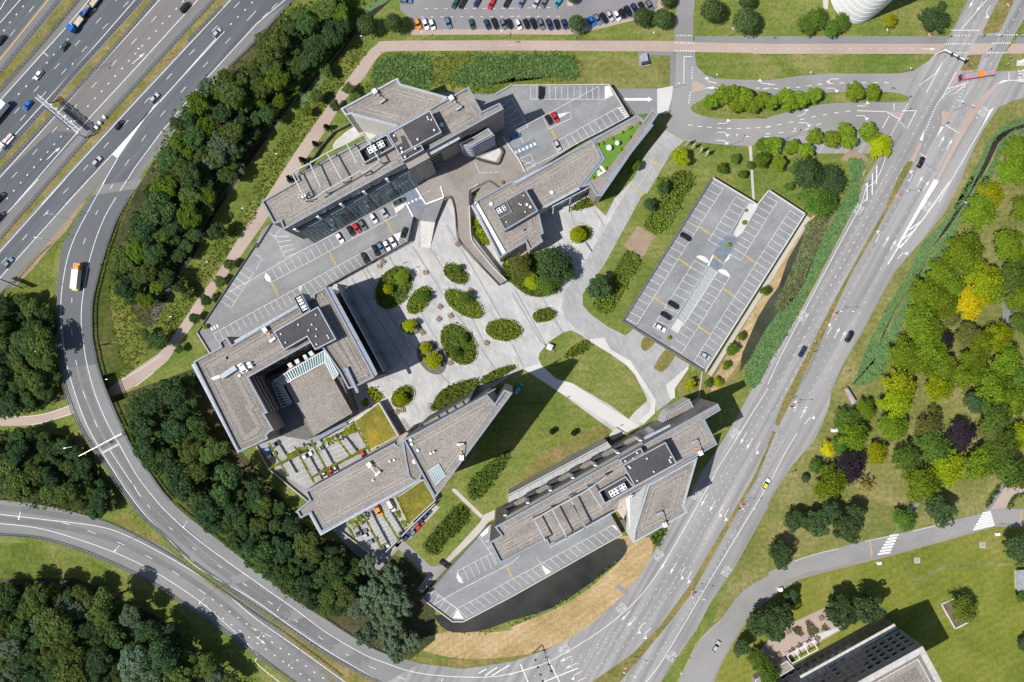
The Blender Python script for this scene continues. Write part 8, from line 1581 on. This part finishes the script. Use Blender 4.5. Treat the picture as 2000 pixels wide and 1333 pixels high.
for q, l, m, s in [("C1 860,385", 'grey electricity cabinet in the tarmac recess by the access road', 'galv', (2.0, 3.0, 1.8)), ("C1 866,418", 'green electricity cabinet below the grey one by the access road', 'cloth_dark', (3.0, 1.0, 1.4)), ("D1 1655,405", 'white control cabinet beside the avenue, right of the bus', 'white', (1.6, 1.2, 1.5)), ("D3 428,600", 'white control cabinet at the end of the short footway in the park', 'white', (2.2, 1.1, 1.4)), ("D4 1490,367", 'small white ventilation box on the lawn by the right zebra', 'white', (1.4, 1.0, .8)), ("D4 720,555", 'small white ventilation box on the lawn by the left zebra', 'white', (1.4, 1.0, .8)), ("D4 75,725", 'white service box beside the side road', 'white', (1.6, 1.4, 1.2))]:
    v = W(T(q)[0]); t = thing('service_cabinet', l, 'cabinet', v, .2, 'service cabinets'); bx(t, 'cabinet', (0, 0, s[2] / 2 + .05), s, M[m]); bx(t, 'lid', (0, 0, s[2] + .09), (s[0] + .1, s[1] + .1, .08), M[m]); bx(t, 'plinth', (0, 0, .05), (s[0] + .3, s[1] + .3, .1), M['concrete'])
for q, l in (("D4 970,540", 'square grey hatch slab on the lawn below the left zebra'), ("D4 1395,440", 'square grey hatch slab on the lawn below the right zebra')):
    v = W(T(q)[0]); t = thing('hatch', l, 'hatch', v, 0, 'lawn hatches'); bx(t, 'frame', (0, 0, .06), (2.1, 2.1, .12), M['concrete_pale']); bx(t, 'cover', (0, 0, .14), (1.7, 1.7, .06), M['galv'])
t = B('pale_slab', 'pale metal roof slab at the right frame edge on the lawn', 'roof slab', (1995, 1137), 0); obj('roof', MB().prism([W2(q, 2.5) for q in T("D4 1622,605 1700,600 1700,735 1625,740")], 2.3, 2.5), M['galv'], t); obj('wall', MB().prism([W2(q, 2.5) for q in T("D4 1630,612 1700,608 1700,728 1632,732")], 0, 2.3), M['concrete'], t)
t = B('bed_frame', 'white square timber frame round the tree bed on the lawn', 'bed frame', (1870, 1190), 0)
wallstrip(t, "D4 1215,790 1130,825 1220,985 1310,940 1215,790", 0, .6, .5, M['concrete_pale'], 'beam'); obj('bed', MB().sheet([W2(q) for q in T("D4 1212,797 1138,828 1222,978 1302,937")], .08), M['soil'], t)
t = B('bench_row', 'row of white post stubs with chain beside the avenue crossing of the paver road', 'bollards', T("C1 880,1140")[0], 0); 
for i in range(9): v = W(lerp(T("C1 915,1080")[0], T("C1 832,1215")[0], i / 8)); obj('bollard', MB().tube((v.x, v.y, 0), (v.x, v.y, .9), .12, n=8), M['white'], t)
hm = MB()
for s in ("C1 890,1035 975,1080", "C1 780,1225 850,1265"):
    for k in (-3, 4):
        for a in resample(T(s), 9): hm.box(W((a[0], a[1] + k / 3.3), .05), (.5, .35, .02), R(-30))
struct('speed_hump', hm, M['paint_ochre'])
t = B('terrace_bed', 'left small flower bed on the cafe terrace', 'flower bed', T("D4 190,990")[0], 0, 'terrace flower beds')
for i, (s, l) in enumerate((("D4 150,985 190,960 215,975 228,1020 215,1035 185,1020", 'left small flower bed on the cafe terrace'), ("D4 245,935 265,925 300,955 330,990 325,1010 275,1040 255,1000", 'middle larger flower bed on the cafe terrace'), ("D4 350,960 375,955 400,985 385,998 355,995", 'right small flower bed on the cafe terrace'))):
    if i: t = B('terrace_bed', l, 'flower bed', T(s)[0], 0, 'terrace flower beds')
    obj('soil', MB().sheet([W2(a) for a in T(s)], .07), M['soil'], t); fill(T(s), 9, 'bank', (.2, .7), (.2, .5), t, 95 + i)
# ================================================================ PEOPLE
def person_mesh():
    me = bpy.data.meshes.new('person'); J = dict(pel=(0, 0, .95), wai=(0, 0, 1.12), che=(.01, 0, 1.36), nec=(.01, 0, 1.50), hea=(.03, 0, 1.60), top=(.03, 0, 1.73), ls=(0, .19, 1.42), le=(-.10, .24, 1.15), lh=(.02, .25, .92), rs=(0, -.19, 1.42), re=(.02, -.24, 1.14), rh=(.22, -.23, .95), lp=(0, .10, .92), lk=(.22, .10, .52), lf=(.20, .10, .08), lt=(.36, .11, .04), rp=(0, -.10, .92), rk=(-.06, -.10, .50), rf=(-.34, -.10, .12), rt=(-.22, -.11, .04))
    ks = list(J); E = [('pel', 'wai'), ('wai', 'che'), ('che', 'nec'), ('nec', 'hea'), ('hea', 'top'), ('che', 'ls'), ('ls', 'le'), ('le', 'lh'), ('che', 'rs'), ('rs', 're'), ('re', 'rh'), ('pel', 'lp'), ('lp', 'lk'), ('lk', 'lf'), ('lf', 'lt'), ('pel', 'rp'), ('rp', 'rk'), ('rk', 'rf'), ('rf', 'rt')]
    me.from_pydata([J[k] for k in ks], [(ks.index(a), ks.index(b)) for a, b in E], []); o = bpy.data.objects.new('person', me); C.objects.link(o)
    md = o.modifiers.new('skin', 'SKIN'); rr = dict(pel=.14, wai=.13, che=.15, nec=.06, hea=.10, top=.085, ls=.075, le=.05, lh=.04, rs=.075, re=.05, rh=.04, lp=.10, lk=.065, lf=.045, lt=.04, rp=.10, rk=.065, rf=.045, rt=.04)
    for i, k in enumerate(ks): d = me.skin_vertices[0].data[i]; d.radius = (rr[k], rr[k]); d.use_root = (k == 'pel')
    o.modifiers.new('sub', 'SUBSURF').levels = 1; bpy.context.view_layer.update()
    r = bpy.data.meshes.new_from_object(o.evaluated_get(bpy.context.evaluated_depsgraph_get())); bpy.data.objects.remove(o)
    for m in ('skin', 'cloth_dark', 'cloth_red', 'hair'): r.materials.append(M[m])
    for p in r.polygons:
        c = p.center; p.material_index = 0 if c.z > 1.46 or (abs(c.y) > .21 and c.z < 1.2) else (2 if c.z > .95 else 1)
    return r
PM = person_mesh(); hair = MB().lathe([(.10, 0), (.115, .06), (.09, .13), (.03, .16)], 10, (.02, 0, 1.60)).mesh('hair'); hair.materials.append(M['hair'])
for i, (q, a, l) in enumerate([("B2 983,770", 40, 'person in red standing between the two upper planters'), ("B2 965,548", 10, 'person at the top of the largest planter'), ("B2 935,812", 100, 'person below the largest planter, in the sun'), ("B2 1235,550", 200, 'person walking beside the small planter near the ramp'), ("B2 1050,575", 60, 'person walking below the deck tip'), ("C3 365,385", 120, 'person on the pale garden path in front of the shadow edge'), ("@560:540 1500,0", 0, 'x') if 0 else ("C3 710,570", 300, 'person on the garden path near the office entrance'), ("D1 38,252", 180, 'person walking on the grey footway beside the cycle path')]):
    o = bpy.data.objects.new('person', PM); C.objects.link(o); v = W(T(q)[0]); o.location = (v.x, v.y, .05); o.rotation_euler = (0, 0, R(a)); tag(o, l, 'person', 'people on foot'); h = bpy.data.objects.new('hair', hair); C.objects.link(h); h.parent = o
v = W(T("C1 38,277")[0]); dup(bk, (v.x, v.y, .06), math.pi, 'bicycle ridden along the pink cycle path at the top', 'bicycles by the wall')
